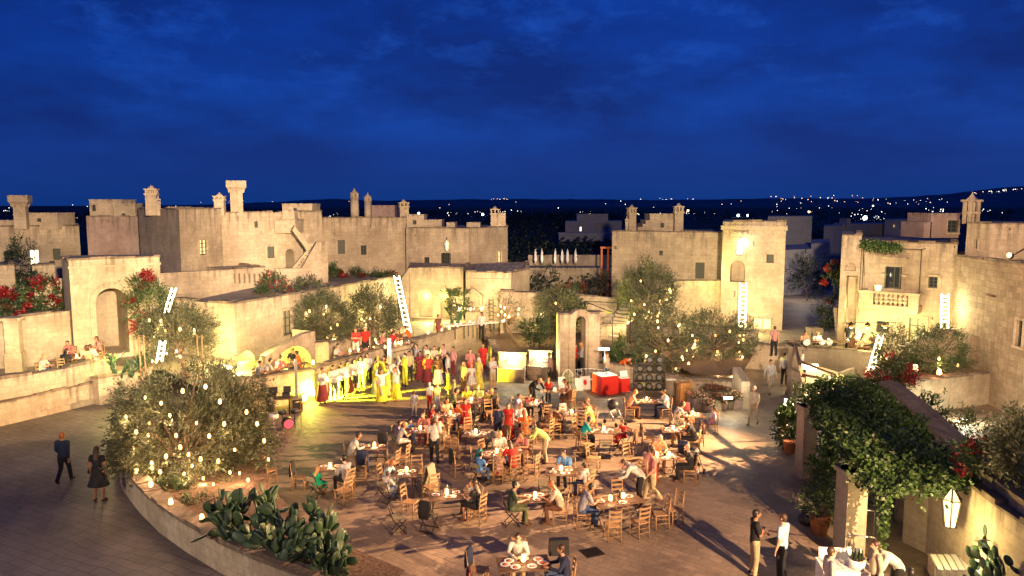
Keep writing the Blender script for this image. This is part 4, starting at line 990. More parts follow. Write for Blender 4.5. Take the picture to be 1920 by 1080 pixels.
mb.face([(bk[0].x, bk[0].y, 0), (rA.x, rA.y, 0), (rA.x, rA.y, z1), (bk[0].x, bk[0].y, z1)]); mb.face([(rB.x, rB.y, 0), (bk[1].x, bk[1].y, 0), (bk[1].x, bk[1].y, z1), (rB.x, rB.y, z1)])
mb.face([W(0, z1), W(L, z1), W(L, z1, .75), W(0, z1, .75)]); mb.build('masonry', M['stone_pale'], rr)
mb = MB(); um = (o_['u0'] + o_['u1']) / 2; K = 12; R0 = (o_['u1'] - o_['u0']) / 2 + .12; R1 = R0 + .26; zs = o_['vs']
pr = [(o_['u0'] - .12, .3, o_['u0'] - .38, .3)] + [(um + R0 * cos(pi - pi * k / K), zs + R0 * sin(pi * k / K), um + R1 * cos(pi - pi * k / K), zs + R1 * sin(pi * k / K)) for k in range(K + 1)] + [(o_['u1'] + .12, .3, o_['u1'] + .38, .3)]
for p, q in zip(pr, pr[1:]):
    mb.face([W(p[0], p[1], -.07), W(q[0], q[1], -.07), W(q[2], q[3], -.07), W(p[2], p[3], -.07)]); mb.face([W(p[2], p[3], -.07), W(q[2], q[3], -.07), W(q[2], q[3], .4 if q[3] > z1 or p[3] > z1 else 0), W(p[2], p[3], .4 if q[3] > z1 or p[3] > z1 else 0)])
    mb.face([W(p[0], p[1], 0), W(q[0], q[1], 0), W(q[0], q[1], -.07), W(p[0], p[1], -.07)])
mb.build('arch_moulding', M['stone_pale'], rr)
rnd = random.Random(5); mb = MB()
for k in range(16):
    zz = .1 + k * .23; q = W(L + rnd.uniform(-.02, .08), zz + .1, .37); mb.box(q, (rnd.uniform(.12, .3), .7, .2), atan2(d.y, d.x))
mb.build('rubble_edge', M['stone_old'], rr); copings(rr, [rA, rA + d * 1.0], z1, w=.7); copings(rr, [rB - d * .8, rB], z1, w=.7)
# iron frame by the arch
fr = root_at('iron_canopy', (G(1150, 705).x, G(1150, 705).y, .9), 'thin black iron canopy frame behind the ruined arch', 'frame'); mb = MB()
zf = ZZ(577, 44); c_ = [V2(1100, 43, 580), V2(1149, 42, 580), V2(1182, 46, 580), V2(1095, 47, 580)]
for p, q in zip(c_, c_[1:] + c_[:1]): mb.bar((p.x, p.y, zf), (q.x, q.y, zf), .05)
mb.bar((c_[1].x, c_[1].y, zf - .0), (c_[3].x, c_[3].y, zf), .04)
mb.build('top_rail', M['iron'], fr)
for p in c_[1:3] + c_[3:]: mb = MB(); mb.bar((p.x, p.y, .9), (p.x, p.y, zf), .06); mb.build('post', M['iron'], fr)

# right mid terrace wall (people stand in front of it)
qa, qb, qc = G(1405, 700), V2(1605, 40.5, 700), V2(1652, 39, 700)
longwall('terrace_wall', 'cream terrace wall right of the bed with diners sitting above it', [V2(1395, 43, 690), V2(1440, 42.3, 690), V2(1606, 40.8, 690), V2(1652, 40.0, 690)], .45, 0, ZZ(650, 42), mat='stone_pale')
flat('upper_terrace_paving', [V2(1395, 43.2, 690), V2(1440, 42.5, 690), V2(1606, 41.0, 690), V2(1700, 39, 690), V2(1800, 39, 690), V2(1800, 46, 690), V2(1575, 47, 690), V2(1560, 90, 690), V2(1440, 90, 690), V2(1400, 56, 690)], TS + .1, 'slab')
# sloping stub wall + basin in it
r = root_at('stub_wall', (V2(1530, 39.5).x, 39.5, 0), 'wedge-shaped lower wall with a lit spout opening', 'wall')
slopewall(r, V2(1500, 39.2, 700), V2(1605, 38.6, 700), [(1510, 735), (1603, 735), (1603, 690), (1576, 700), (1512, 682)], .35, 'stone_pale', 'masonry')
q = V2(1527, 38.2, 712); lamp('POINT', (q.x, q.y, .9), 260, (1, .9, .5), .12)
rl = root_at('wall_light', (q.x, q.y + .5, .75), 'glowing rectangular light in the wedge wall', 'light'); mb = MB(); mb.box((q.x, q.y + .72, 1.0), (.9, .1, .26)); mb.build('lens', M['litwhite'], rl)
# road ramp strip beside
# stair of balustrade house at right (sloping parapet 1690..1790, 615..650)
r = root_at('stair_wall', (V2(1740, 37.5).x, 37.5, 0), 'sloping stair parapet below the lit ladder of the balustrade house', 'wall')
slopewall(r, V2(1690, 38.6, 640), V2(1795, 37.8, 640), [(1694, 700), (1795, 700), (1795, 618), (1752, 616), (1694, 650)], .4, 'stone_pale', 'masonry')
# terrace with two small trees above wall R
fr0, fr1 = V2(1680, 33, 740), V2(1866, 35.2, 740)
longwall('courtyard_wall', 'pale lit wall with dark coping below the two small trees', [fr0, fr1], .4, 0, 1.5, mat='stone_pale')
flat('tree_terrace', [(fr0.x - 1.0, fr0.y + .3), (fr1.x + .1, fr1.y + .3), (23.3, 38.2), (V2(1652, 39.8, 700).x, 39.8)], 1.42, 'soil')
longwall('terrace_wall', 'end wall of the tree terrace behind the red bougainvillea', [V2(1652, 39.6, 700), V2(1660, 36, 700), fr0], .3, 0, 1.5, mat='stone_pale')

# diagonal garden wall with blue coping, pergola, stair and lantern wall (near right)
zc = 3.05
dk = [G(1652, 722, zc), G(1700, 762, zc), G(1760, 820, zc), G(1835, 885, zc), G(2010, 1010, zc)]
dw = [Vector((p.x, p.y, 0)) for p in dk]
longwall('diagonal_wall', 'thick diagonal garden wall with blue-shaded coping behind the pergola', dw[::-1], -.55, -1.3, zc, mat='stone_pale', cop=False)
cw = root_at('coping', (dk[2].x, dk[2].y, zc), 'rounded coping', 'coping') if 0 else None
for o in list(COL.objects):
    if o.get('label', '').startswith('thick diagonal'):
        mb = MB(); pts = [(p.x, p.y) for p in dw]
        off = []
        for i in range(len(pts)):
            a = Vector(pts[max(i - 1, 0)]); b = Vector(pts[min(i + 1, len(pts) - 1)]); d = (b - a).normalized(); off.append(Vector((-d.y, d.x)))
        for i in range(len(pts) - 1):
            for (s0, h0), (s1, h1) in (((-.06, 0), (-.06, .12)), ((-.06, .12), (.27, .2)), ((.27, .2), (.61, .12)), ((.61, .12), (.61, 0))):
                mb.face([(pts[i][0] + off[i].x * s0, pts[i][1] + off[i].y * s0, zc + h0), (pts[i + 1][0] + off[i + 1].x * s0, pts[i + 1][1] + off[i + 1].y * s0, zc + h0), (pts[i + 1][0] + off[i + 1].x * s1, pts[i + 1][1] + off[i + 1].y * s1, zc + h1), (pts[i][0] + off[i].x * s1, pts[i][1] + off[i].y * s1, zc + h1)])
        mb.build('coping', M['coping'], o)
# pergola
PZ = 2.55
pg = root_at('pergola', (G(1500, 895).x, G(1500, 895).y, 0), 'stone-columned pergola covered by a dense green vine', 'pergola')
cols_ = [G(1484, 742 - 20), G(1506, 893), G(1585, 1032)]
colp = [(1487, 742, .5), (1509, 892, .52), (1590, 1050, .58)]
for px, py, w in colp:
    q = G(px, py); mb = MB(); mb.box((q.x, q.y, PZ / 2), (w, w, PZ), .12, taper=.97); mb.box((q.x, q.y, PZ - .06), (w + .1, w + .1, .12), .12); mb.box((q.x, q.y, .1), (w + .08, w + .08, .2), .12)
    mb.build('column', M['stone_pale'], pg)
colq = [G(px, py) for px, py, w in colp]
mb = MB()
for a, b in zip(colq, colq[1:]): mb.bar((a.x, a.y, PZ + .07), (b.x, b.y, PZ + .07), .12, .14)
def walln(p):      # nearest point on the diagonal wall
    best = None
    for a, b in zip(dw, dw[1:]):
        ab = (b - a).to_2d(); t = max(0, min(1, (p.to_2d() - a.to_2d()).dot(ab) / ab.length_squared)); c = a.to_2d() + ab * t
        if best is None or (c - p.to_2d()).length < (best - p.to_2d()).length: best = c
    return best
for k in range(8):
    t = .42 + k / 7 * 1.58; i = min(int(t), 1); p = colq[i].lerp(colq[i + 1], t - i); w_ = walln(p + Vector((1.5, 1.0, 0))); mb.bar((p.x, p.y, PZ + .2), (w_.x, w_.y, PZ + .3), .09, .1)
mb.build('beam', M['darkwood'], pg)
# lantern wall and stair
lw0, lw1 = V2(1700, 19.6, 960), V2(1815, 16.4, 960)
r = root_at('lantern_wall', (lw0.x, lw0.y, -1), 'yellow-lit wall carrying the big hexagonal lantern', 'wall')
lq = [G(1694, 962, 0.6), G(1860, 1085, 0.6)]
a = Vector((dw[2].x - .05, dw[2].y, 0)); 
mb = MB(); wl = [V2(1695, 20.3, 950), V2(1740, 19.6, 950), V2(1868, 16.2, 950), V2(1990, 14.2, 950)]
mb.wallstrip(wl, .35, -1.4, 2.75); mb.build('masonry', M['stone_pale'], r); copings(r, wl, 2.75, w=.42)
sp = root_at('stair_parapet', (G(1700, 940, .9).x, G(1700, 940, .9).y, 0), 'low sloping stair parapet below the big lantern', 'wall')
pa, pb = G(1700, 968, .45), G(1822, 1078, .45)
mb = MB(); mb.wallstrip([Vector((pa.x, pa.y, 0)), Vector((pb.x, pb.y, 0))], .28, -.6, 0, 0) if 0 else mb.wallstrip([Vector((pa.x, pa.y, 0)), Vector((pb.x, pb.y, 0))], .28, 0, .9); mb.build('masonry', M['stone_pale'], sp)
q = V2(1772, 17.6, 950); zq = ZZ(985, 17.4)
ln = lantern((q.x, 17.35, zq), 1.3, 'big glowing hexagonal glass lantern on the near right wall')
lamp('POINT', (q.x - .55, 16.75, zq + .2), 230, (1, .72, .26), .12)
mb = MB(); mb.bar((q.x, 17.35, zq + 1.02), (q.x, 18.3, zq + 1.1), .04); mb.build('bracket', M['iron'], ln)
lr = root_at('stone_bollard', (G(1693, 975).x, G(1693, 975).y, 0), 'short pointed bollard at the foot of the stair parapet', 'bollard'); q = G(1693, 975); mb = MB(); mb.lathe((q.x, q.y, 0), [(.25, 0), (.23, .5), (.17, .75), (.03, .88)], 10); mb.build('shaft', M['stone_pale'], lr)

# big planter with the large olive tree (foreground left): curved wall
pw_px = [(205, 868), (232, 905), (262, 942), (300, 975), (350, 1005), (400, 1035), (455, 1062), (530, 1100), (610, 1140)]
pw = [G(262, 838)] + [G(235, 850)] + [G(222, 880)]
base = [G(x, y) for x, y in [(255, 826), (226, 842), (216, 878), (232, 922), (262, 962), (300, 1000), (350, 1036), (412, 1074), (480, 1108), (580, 1150), (690, 1190)]]
hpl = .82
longwall('planter_wall', 'curved cream wall of the big olive planter with candles along its top', base, .42, 0, hpl, mat='stone_pale', cop=True)
inner = base + [G(760, 1120), G(660, 1075), G(560, 1010), G(505, 950), G(500, 905), G(470, 850), G(400, 815), G(320, 812)]
mb = MB(); mb.face([(p.x + (.2 if i < len(base) else 0), p.y + (.1 if i < len(base) else 0), hpl - .12) for i, p in enumerate(inner)]); mb.build('planter_soil', M['soil'], kind='structure')
back = [G(690, 1195)] + [G(664, 1072), G(560, 1008), G(505, 950), G(500, 905), G(470, 850), G(400, 815), G(320, 812), G(255, 826)]
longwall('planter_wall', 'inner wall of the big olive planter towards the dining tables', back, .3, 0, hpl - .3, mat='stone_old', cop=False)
PLW = base
# ================================================================ PLANTS
def rvec(rnd):
    while True:
        v = Vector((rnd.uniform(-1, 1), rnd.uniform(-1, 1), rnd.uniform(-1, 1)))
        if .05 < v.length < 1: return v.normalized()
def leaf(mb, c, l, w, rnd, d=None, fold=0.0):
    d = (d + rvec(rnd) * .7).normalized() if d is not None else rvec(rnd)
    s = d.cross(rvec(rnd)); s.normalize(); a = c + d * l
    m_ = c + d * l * .5
    mb.v += [tuple(c), tuple(m_ + s * w / 2), tuple(a), tuple(m_ - s * w / 2)]
    b = len(mb.v) - 4; mb.f.append((b, b + 1, b + 2, b + 3)); mb.m.append(0); mb.sm.append(False)
def crown_mesh(c, R, nclump, nleaf, l, w, rnd, gap=.0, sp=.34, shell=.55, low=-1.0):
    """leaf sprigs in clumps through an ellipsoid with an uneven outline"""
    mb = MB(); cl = []
    tries = 0
    while len(cl) < nclump and tries < nclump * 40:
        tries += 1
        v = rvec(rnd) * (shell + (1 - shell) * rnd.random() ** .6)
        if v.z < low: continue
        bump_ = 1 + .28 * mnoise.noise(v * 1.7 + Vector(c) * .37)
        q = Vector((v.x * R[0] * bump_, v.y * R[1] * bump_, v.z * R[2] * bump_)) + Vector(c)
        if mnoise.noise(q * (1.1 / max(R[0], .5) * 1.6) + Vector((9, 2, 4))) < gap - .25: continue
        cl.append((q, rnd.uniform(.6, 1.35)))
    per = nleaf // max(1, len(cl)); rs = sp * (R[0] * R[1] * R[2]) ** (1 / 3)
    for q, s in cl:
        n = int(per * s * s)
        for k in range(max(3, n // 5)):
            st = q + Vector((rnd.gauss(0, .5), rnd.gauss(0, .5), rnd.gauss(0, .42))) * rs * s
            d = (st - Vector(c)); d = (d.normalized() + rvec(rnd) * .8 + Vector((0, 0, .25))).normalized()
            for j in range(5):
                leaf(mb, st + d * l * .55 * j, l * rnd.uniform(.7, 1.25), w * rnd.uniform(.7, 1.3), rnd, d)
    return mb, cl
def tree(name, label, cat, base, c, R, n, l, w, mat='olive', seed=1, nclump=60, trunk=.16, stems=1, group=None, gap=0, low=-.8, limbs=9, blossoms=0, sp=.34, shell=.55):
    rnd = random.Random(seed); base = Vector(base); c = Vector(c)
    r = root_at(name, base, label, cat, group)
    mb, cl = crown_mesh(c, R, nclump, n, l, w, rnd, gap, sp, shell, low); mb.build('crown', M[mat], r, uv=False)
    t = MB()
    for s in range(stems):
        top = c + Vector((rnd.uniform(-.25, .25) * R[0], rnd.uniform(-.2, .2) * R[1], -R[2] * .35)); b0 = base + Vector((rnd.uniform(-1, 1), rnd.uniform(-1, 1), 0)) * .15 * (stems - 1); pts = []; k_ = 7
        for k in range(k_):
            q = b0.lerp(top, k / (k_ - 1)); tw = trunk * 1.1 * sin(k / (k_ - 1) * pi); pts.append(q + Vector((mnoise.noise((k * .7, seed, s)), mnoise.noise((k * .7, seed + 5, s)), 0)) * tw * 2.2)
        t.tube(pts, [trunk * (1.35 if k == 0 else 1.0) * (1 - .45 * k / (k_ - 1)) for k in range(k_)], 8)
        for i in range(limbs):
            q, s_ = cl[rnd.randrange(len(cl))]; st = pts[rnd.choice((k_ - 3, k_ - 2, k_ - 1))]; m1 = st.lerp(q, .45) + rvec(rnd) * .12 * R[0]
            t.tube([st, m1, st.lerp(q, .8) + rvec(rnd) * .05, q], [trunk * .42, trunk * .28, trunk * .16, trunk * .06], 5)
    t.build('trunk', M['bark'], r)
    if blossoms:
        b2, _ = crown_mesh(c, (R[0] * 1.04, R[1] * 1.04, R[2] * 1.04), max(8, nclump // 2), blossoms, l * .8, w * 1.5, rnd, gap, sp * .8, .8, low); b2.build('blossoms', M['blossom'], r, uv=False)
    return r
def T(px, py_base, zb, px_c, py_t, py_b, w_px, D=None):
    """trunk foot and crown ellipsoid from bearings"""
    b = G(px, py_base, zb) if D is None else P(px, D, py_base); b.z = zb; D_ = b.y
    c = P(px_c, D_, (py_t + py_b) / 2); zt, zl = ZZ(py_t, D_), ZZ(py_b, D_); c.z = (zt + zl) / 2
    rx = w_px / FOC * D_ / 2; return b, c, (rx, rx * .85, (zt - zl) / 2)

b, c, R = T(388, 945, .70, 362, 690, 925, 290, D=24.5)
BIG = (b, c, R)
tree('olive_tree', 'very large olive tree hung with bulbs in the curved foreground planter', 'tree', b, c, R, 64000, .12, .038, seed=23, nclump=250, trunk=.15, stems=3, limbs=14, sp=.165, shell=.25, gap=.02)
b, c, R = T(352, 690, TL, 333, 572, 676, 118, D=35.5); GT = (b, c, R)
tree('olive_tree', 'small olive tree wound with lights beside the gatehouse bougainvillea', 'tree', b, c, R, 15000, .12, .04, seed=4, nclump=100, trunk=.09, stems=2, sp=.26)
b, c, R = T(272, 680, TL, 279, 515, 625, 66, D=38.2)
tree('bougainvillea', 'tall red-flowering bougainvillea climbing the right edge of the gatehouse', 'shrub', b, c, R, 4200, .13, .06, 'shrub', seed=6, nclump=46, trunk=.06, stems=2, blossoms=2600, sp=.3)
b, c, R = T(605, 668, TS, 603, 550, 655, 95, D=43.5); ST1 = (b, c, R)
tree('olive_tree', 'left one of the two bulb-hung olive trees above the stage wall', 'tree', b, c, R, 14000, .14, .045, seed=8, nclump=110, trunk=.12, stems=2, sp=.26)
b, c, R = T(690, 662, TS, 695, 545, 648, 102, D=45.5); ST2 = (b, c, R)
tree('olive_tree', 'right one of the two bulb-hung olive trees above the stage wall', 'tree', b, c, R, 15000, .14, .045, seed=9, nclump=115, trunk=.12, stems=2, sp=.26)
b, c, R = T(966, 642, .85, 952, 558, 606, 66, D=46); SM = (b, c, R)
tree('bare_tree', 'small twisted nearly bare tree hung with bulbs left of the ruined arch', 'tree', b, c, R, 520, .16, .05, seed=11, nclump=18, trunk=.10, stems=1, limbs=18, shell=.8)
b, c, R = T(1052, 655, .85, 1050, 548, 622, 84, D=46.5); OC = (b, c, R)
tree('olive_tree', 'round olive tree with bulbs directly behind the ruined arch', 'tree', b, c, R, 13000, .14, .05, seed=12, nclump=105, trunk=.12, sp=.26)
b, c, R = T(1250, 690, .9, 1213, 500, 600, 98, D=42.5); OA = (b, c, R)
tree('olive_tree', 'tall olive tree rising highest in front of the stepped house', 'tree', b, c, R, 14000, .14, .045, seed=13, nclump=115, trunk=.15, sp=.26)
b, c, R = T(1262, 700, .9, 1245, 580, 690, 125, D=41); OB = (b, c, R)
tree('olive_tree', 'dense low olive tree with many bulbs behind the display racks', 'tree', b, c, R, 12000, .14, .042, seed=14, nclump=100, trunk=.16, stems=2, sp=.25)
b, c, R = T(1345, 705, .9, 1345, 585, 690, 135, D=42.5); OD = (b, c, R)
tree('olive_tree', 'spreading olive tree with bulbs in front of the tower house ladder', 'tree', b, c, R, 11000, .14, .042, seed=15, nclump=95, trunk=.13, stems=2, sp=.25)
b, c, R = T(1672, 700, 1.42, 1673, 610, 690, 58, D=36.5); RA = (b, c, R)
tree('small_tree', 'left one of the two round trees on the terrace at right', 'tree', b, c, R, 5500, .11, .035, 'olive', seed=16, nclump=60, trunk=.07, sp=.28)
b, c, R = T(1762, 715, 1.42, 1758, 615, 700, 98, D=36); RB = (b, c, R)
tree('small_tree', 'right larger round tree on the terrace against the big building', 'tree', b, c, R, 8500, .11, .035, 'shrub', seed=17, nclump=80, trunk=.08, sp=.28)
# shrubs: (name,label,px range, py range, D, zbase, mat, leaves, blossoms, seed)
SHR = [
 ('bougainvillea', 'dark red bougainvillea at the far left edge above the garden wall', -20, 42, 545, 600, 41, 'shrub', 2200, 1900),
 ('bougainvillea', 'broad red bougainvillea left of the gatehouse', 60, 132, 528, 592, 43, 'shrub', 3000, 3000),
 ('bush', 'dark green bush between the two red bougainvilleas', 30, 82, 520, 585, 44, 'shrub', 2400, 0),
 ('bush', 'large dark bush on the garden bed below the balcony block', 482, 545, 520, 568, 47, 'shrub', 2600, 160),
 ('bush', 'grey-green bush in front of the outer stair wall', 545, 618, 528, 566, 49, 'olive', 2400, 0),
 ('bush', 'dark tall bush against the corner of the central house', 612, 636, 497, 545, 57, 'shrub', 1600, 0),
 ('bougainvillea', 'low red bougainvillea at the foot of the central house', 632, 692, 508, 532, 58, 'shrub', 1600, 1500),
 ('bush', 'dark bush right of the red one under the central house', 688, 738, 508, 530, 58, 'shrub', 1800, 250),
 ('bush', 'dark shrub right of the arched doorways', 838, 874, 538, 585, 52, 'shrub', 1700, 0),
 ('bush', 'dark spiky bush between the bare tree and the round olive', 978, 1024, 600, 640, 45, 'shrub', 1800, 0),
 ('bush', 'dark bush under the iron frame right of the arch', 1148, 1200, 645, 685, 42, 'shrub', 2000, 0),
 ('bougainvillea', 'dark red bush behind the pink garden wall', 1040, 1100, 535, 556, 58, 'shrub', 1500, 900),
 ('bush', 'dark bush behind the long pink garden wall', 1000, 1045, 500, 552, 62, 'dark_leaf', 1500, 0),
 ('bush', 'dark bush at the left foot of the stepped house', 1095, 1150, 505, 552, 66, 'dark_leaf', 1700, 0),
 ('potted_shrub', 'dark round bush on the cream block in the lane', 1530, 1560, 578, 612, 46, 'dark_leaf', 1300, 0),
 ('bougainvillea', 'dark red bougainvillea in the lane by the narrow wing', 1548, 1578, 498, 575, 50, 'dark_leaf', 1500, 600),
 ('bush', 'dark tree mass filling the lane between the tower and balustrade house', 1478, 1552, 480, 560, 60, 'dark_leaf', 3600, 0),
 ('bougainvillea', 'deep red bougainvillea at the top of the diagonal wall', 1630, 1705, 678, 740, 28, 'shrub', 3600, 2000),
 ('bush', 'bright-lit shrub with long leaves at the foot of the lit courtyard wall', 1770, 1860, 765, 850, 29.5, 'vine', 2200, 0),
 ('bush', 'leafy shrub left of the floor light behind the diagonal wall', 1715, 1775, 745, 815, 30, 'vine', 1600, 0),
 ('bougainvillea', 'reddish shrub spilling over the end of the diagonal wall', 1800, 1895, 835, 885, 17, 'shrub', 2600, 600),
 ('olive_bush', 'grey olive bush at the right picture edge', 1868, 1960, 780, 905, 16, 'olive', 5200, 0),
 ('bush', 'low shrub under the big olive beside a candle', 290, 345, 905, 945, 22.3, 'shrub', 1800, 0),
 ('bush', 'low dark ground shrub behind the foreground prickly pear', 340, 400, 930, 968, 21.6, 'shrub', 2000, 0),
 ('bush', 'reddish low bush at the left end of the big planter', 228, 262, 815, 850, 26.5, 'shrub', 1200, 300),
 ('dark_cypress', 'dark spiky conifer in front of the far-left house', 22, 62, 440, 560, 50, 'dark_leaf', 2600, 0),
 ('agave', 'dark spiky plant on the tower house side of the lane', 1395, 1420, 640, 668, 44, 'shrub', 500, 0),
]
for i, (nm, lab, x0, x1, y0, y1, D, mat, n, bl) in enumerate(SHR):
    c = P((x0 + x1) / 2, D, (y0 + y1) / 2); zt, zl = ZZ(y0, D), ZZ(y1, D); c.z = (zt + zl) / 2; rx = (x1 - x0) / FOC * D / 2
    l = .10 if D < 30 else .16
    tree(nm, lab, 'tree' if 'cypress' in nm else 'shrub', (c.x, c.y, zl - .1), c, (rx, rx * .8, (zt - zl) / 2), n, l, l * .42, mat, seed=30 + i, nclump=max(14, n // 70), trunk=.04, limbs=5, blossoms=bl, sp=.3, shell=.3)

# ---------- vine canopy on the pergola
def vinepatch(name, label, pts, z, n, thick, droop, l, w, seed, mat='vine', parent=None):
    """leaves over a polygonal roof, hanging down at its edges"""
    rnd = random.Random(seed); xs = [p[0] for p in pts]; ys = [p[1] for p in pts]; mb = MB()
    def inside(x, y):
        r_ = False; j = len(pts) - 1
        for i in range(len(pts)):
            if (pts[i][1] > y) != (pts[j][1] > y) and x < (pts[j][0] - pts[i][0]) * (y - pts[i][1]) / (pts[j][1] - pts[i][1]) + pts[i][0]: r_ = not r_
            j = i
        return r_
    k = 0
    while k < n:
        x = rnd.uniform(min(xs), max(xs)); y = rnd.uniform(min(ys), max(ys))
        if not inside(x, y): continue
        h = mnoise.noise((x * .7, y * .7, seed)); h2 = mnoise.noise((x * 2.4, y * 2.4, seed))
        if h + h2 * .7 < -.42: k += 1; continue
        zz = z + thick * (h * .8 + h2 * .5) + rnd.gauss(0, .09)
        for j in range(4):
            leaf(mb, Vector((x, y, zz)) + rvec(rnd) * .1, l * rnd.uniform(.7, 1.3), w * rnd.uniform(.8, 1.2), rnd, Vector((rnd.uniform(-1, 1), rnd.uniform(-1, 1), .1)))
        k += 4
    for i in range(len(pts)):
        a = Vector(pts[i]).to_2d(); b = Vector(pts[(i + 1) % len(pts)]).to_2d(); L = (b - a).length
        for s in range(int(L * 5)):
            q = a.lerp(b, rnd.random()); dl = droop * rnd.random() ** 2 * (1 + .8 * mnoise.noise((q.x, q.y, 3)))
            x, y = q.x + rnd.gauss(0, .15), q.y + rnd.gauss(0, .15); zz = z
            for j in range(int(dl / .05) + 4):
                x += rnd.gauss(0, .02); y += rnd.gauss(0, .02); zz = z + .15 - j * .05
                leaf(mb, Vector((x, y, zz)) + rvec(rnd) * .09, l * rnd.uniform(.7, 1.2), w, rnd, Vector((0, 0, -.6)))
                leaf(mb, Vector((x, y, zz)) + rvec(rnd) * .09, l * rnd.uniform(.7, 1.2), w, rnd)
    if parent is not None: return mb.build(name, M[mat], parent, uv=False)
    r = root_at(name, (sum(xs) / len(xs), sum(ys) / len(ys), z), label, 'vine'); mb.build('foliage', M[mat], r, uv=False); 
    return r
vp = [G(1500, 722, 2.85), G(1600, 712, 2.85), G(1680, 745, 2.85), G(1728, 793, 2.85), G(1785, 852, 2.85), G(1830, 905, 2.85), G(1690, 925, 2.8), G(1622, 905, 2.8), G(1600, 872, 2.8), G(1545, 815, 2.8), G(1520, 760, 2.8)]
vinepatch('grapevine', 'thick bright green vine spread over the stone-columned pergola', [(p.x, p.y) for p in vp], 2.85, 30000, .5, .4, .115, .085, 51)
# trailing strand
rnd = random.Random(9); rt = root_at('ivy_strand', G(1665, 990, 0), 'leafy strand hanging from the pergola edge with a yellow tip', 'vine'); mb = MB(); q0 = G(1672, 905, 2.75); q1 = G(1663, 905, 2.75)
for k in range(70):
    t = k / 70; q = Vector((q0.x - .1 * sin(t * 3) - .12 * t, q0.y + .05 * sin(t * 7), 2.8 - 1.75 * t))
    for j in range(6 if t < .6 else 3): leaf(mb, q + rvec(rnd) * .13 * (1.2 - t * .7), .12, .09, rnd)
mb.build('foliage', M['vine'], rt, uv=False)
# green wall on the column sides of the pergola
for (x0, x1, y0, y1, D, lab) in ((1528, 1566, 830, 985, 22.8, 'vine hanging between the second and third pergola columns'), (1466, 1492, 755, 850, 28.5, 'small climbing vine around the farthest pergola column')):
    c = P((x0 + x1) / 2, D, (y0 + y1) / 2); zt, zl = ZZ(y0, D), max(.1, ZZ(y1, D)); c.z = (zt + zl) / 2; rx = (x1 - x0) / FOC * D / 2
    tree('climbing_vine', lab, 'vine', (c.x, c.y, 0.0), c, (rx, rx * .8, (zt - zl) / 2), 2600, .12, .08, 'vine', seed=int(x0), nclump=34, trunk=.04, limbs=4, sp=.3, shell=.3)
Wb, u0, u1, za = AWN
ap = [Wb(u0 - .3, za, -1.35), Wb(u1 + .05, za, -1.25), Wb(u1 - .1, za, -.02), Wb(u0 - .3, za, -.02)]
vinepatch('awning_vine', 'green vine lying along the awning rods over the stone balcony', [(p[0], p[1]) for p in ap], za + .16, 3600, .2, .35, .16, .1, 54)

# ---------- prickly pears
def pad(mb, base, d, L, W_, rnd, th=.16):
    d = d.normalized(); s = d.cross(rvec(rnd)).normalized(); n = d.cross(s); R = Matrix((s, n, d)).transposed()
    mb.ball(base + d * L * .5, (W_ / 2, L * th * .5, L / 2 * 1.02), 10, 7, R=R); return base + d * L * .95, s, R
def prickly(name, label, center, rx, ry, H_, n, seed, L0=.34):
    rnd = random.Random(seed); r = root_at(name, center, label, 'cactus'); mb = MB(); c = Vector(center); tips = []
    for k in range(max(4, n // 9)):
        a = rnd.uniform(0, 2 * pi); q = c + Vector((cos(a) * rx * rnd.random() ** .5, sin(a) * ry * rnd.random() ** .5, -.02)); d = Vector((rnd.gauss(0, .35), rnd.gauss(0, .35), 1)); tips.append((q, d, 0))
    cnt = 0; i = 0
    while cnt < n and tips:
        if len(tips) > 400: tips = tips[-200:]
        j = rnd.randrange(max(1, len(tips))); q, d, lv = tips.pop(j)
        L = L0 * rnd.uniform(.7, 1.15) * (1 - .06 * lv)
        if ((q.x - c.x) / (rx + .25)) ** 2 + ((q.y - c.y) / (ry + .25)) ** 2 > 1 and lv > 0 and tips: continue
        e_, s, R = pad(mb, q, d, L, L * rnd.uniform(.55, .68), rnd); cnt += 1
        if e_.z - c.z < H_ * rnd.uniform(.7, 1.05):
            for k in range(rnd.choice((2, 2, 3))):
                ofs = rnd.uniform(-.8, .8); dd = (d.normalized() + s * ofs + rvec(rnd) * .35 + Vector((0, 0, .12))).normalized(); tips.append((e_ - d.normalized() * L * .18 * abs(ofs) + s * ofs * L * .26, dd, lv + 1))
        if not tips:
            a = rnd.uniform(0, 2 * pi); tips.append((c + Vector((cos(a) * rx, sin(a) * ry, 0)) * rnd.random(), Vector((rnd.gauss(0, .5), rnd.gauss(0, .5), 1)), 0))
    return mb.build('pads', M['cactus'], r)
q = G(462, 1018, .72); prickly('prickly_pear', 'large prickly pear at the left end of the foreground cactus hedge', q, .85, .8, 1.1, 150, 61, .46)
q = G(545, 1045, .72); prickly('prickly_pear', 'dense middle prickly pear of the foreground cactus hedge', q, .8, .7, 1.05, 150, 62, .46)
q = G(622, 1072, .72); prickly('prickly_pear', 'lower prickly pear at the right end of the foreground cactus hedge', q, .55, .5, .55, 75, 63, .40)
prickly('prickly_pear', 'prickly pear growing on the square pier by the road wall', (c1.x + .9, c1.y + .9, 1.2), .9, .5, 1.1, 80, 64, .38)
q = G(205, 842, .3); prickly('prickly_pear', 'dark prickly pear at the far left end of the big olive planter', (q.x + .5, q.y + .6, .6), .4, .4, 1.1, 46, 65, .34)
q = G(1880, 1075, .9); prickly('prickly_pear', 'big-padded prickly pear at the lower right corner by the lantern', (V2(1945, 15.6).x, 15.6, .4), .9, .8, 1.9, 240, 66, .40)
q = V2(855, 52.5); prickly('prickly_pear', 'dark prickly pear beside the second arched doorway', (q.x, q.y, TS), .5, .4, 1.7, 36, 67, .45)

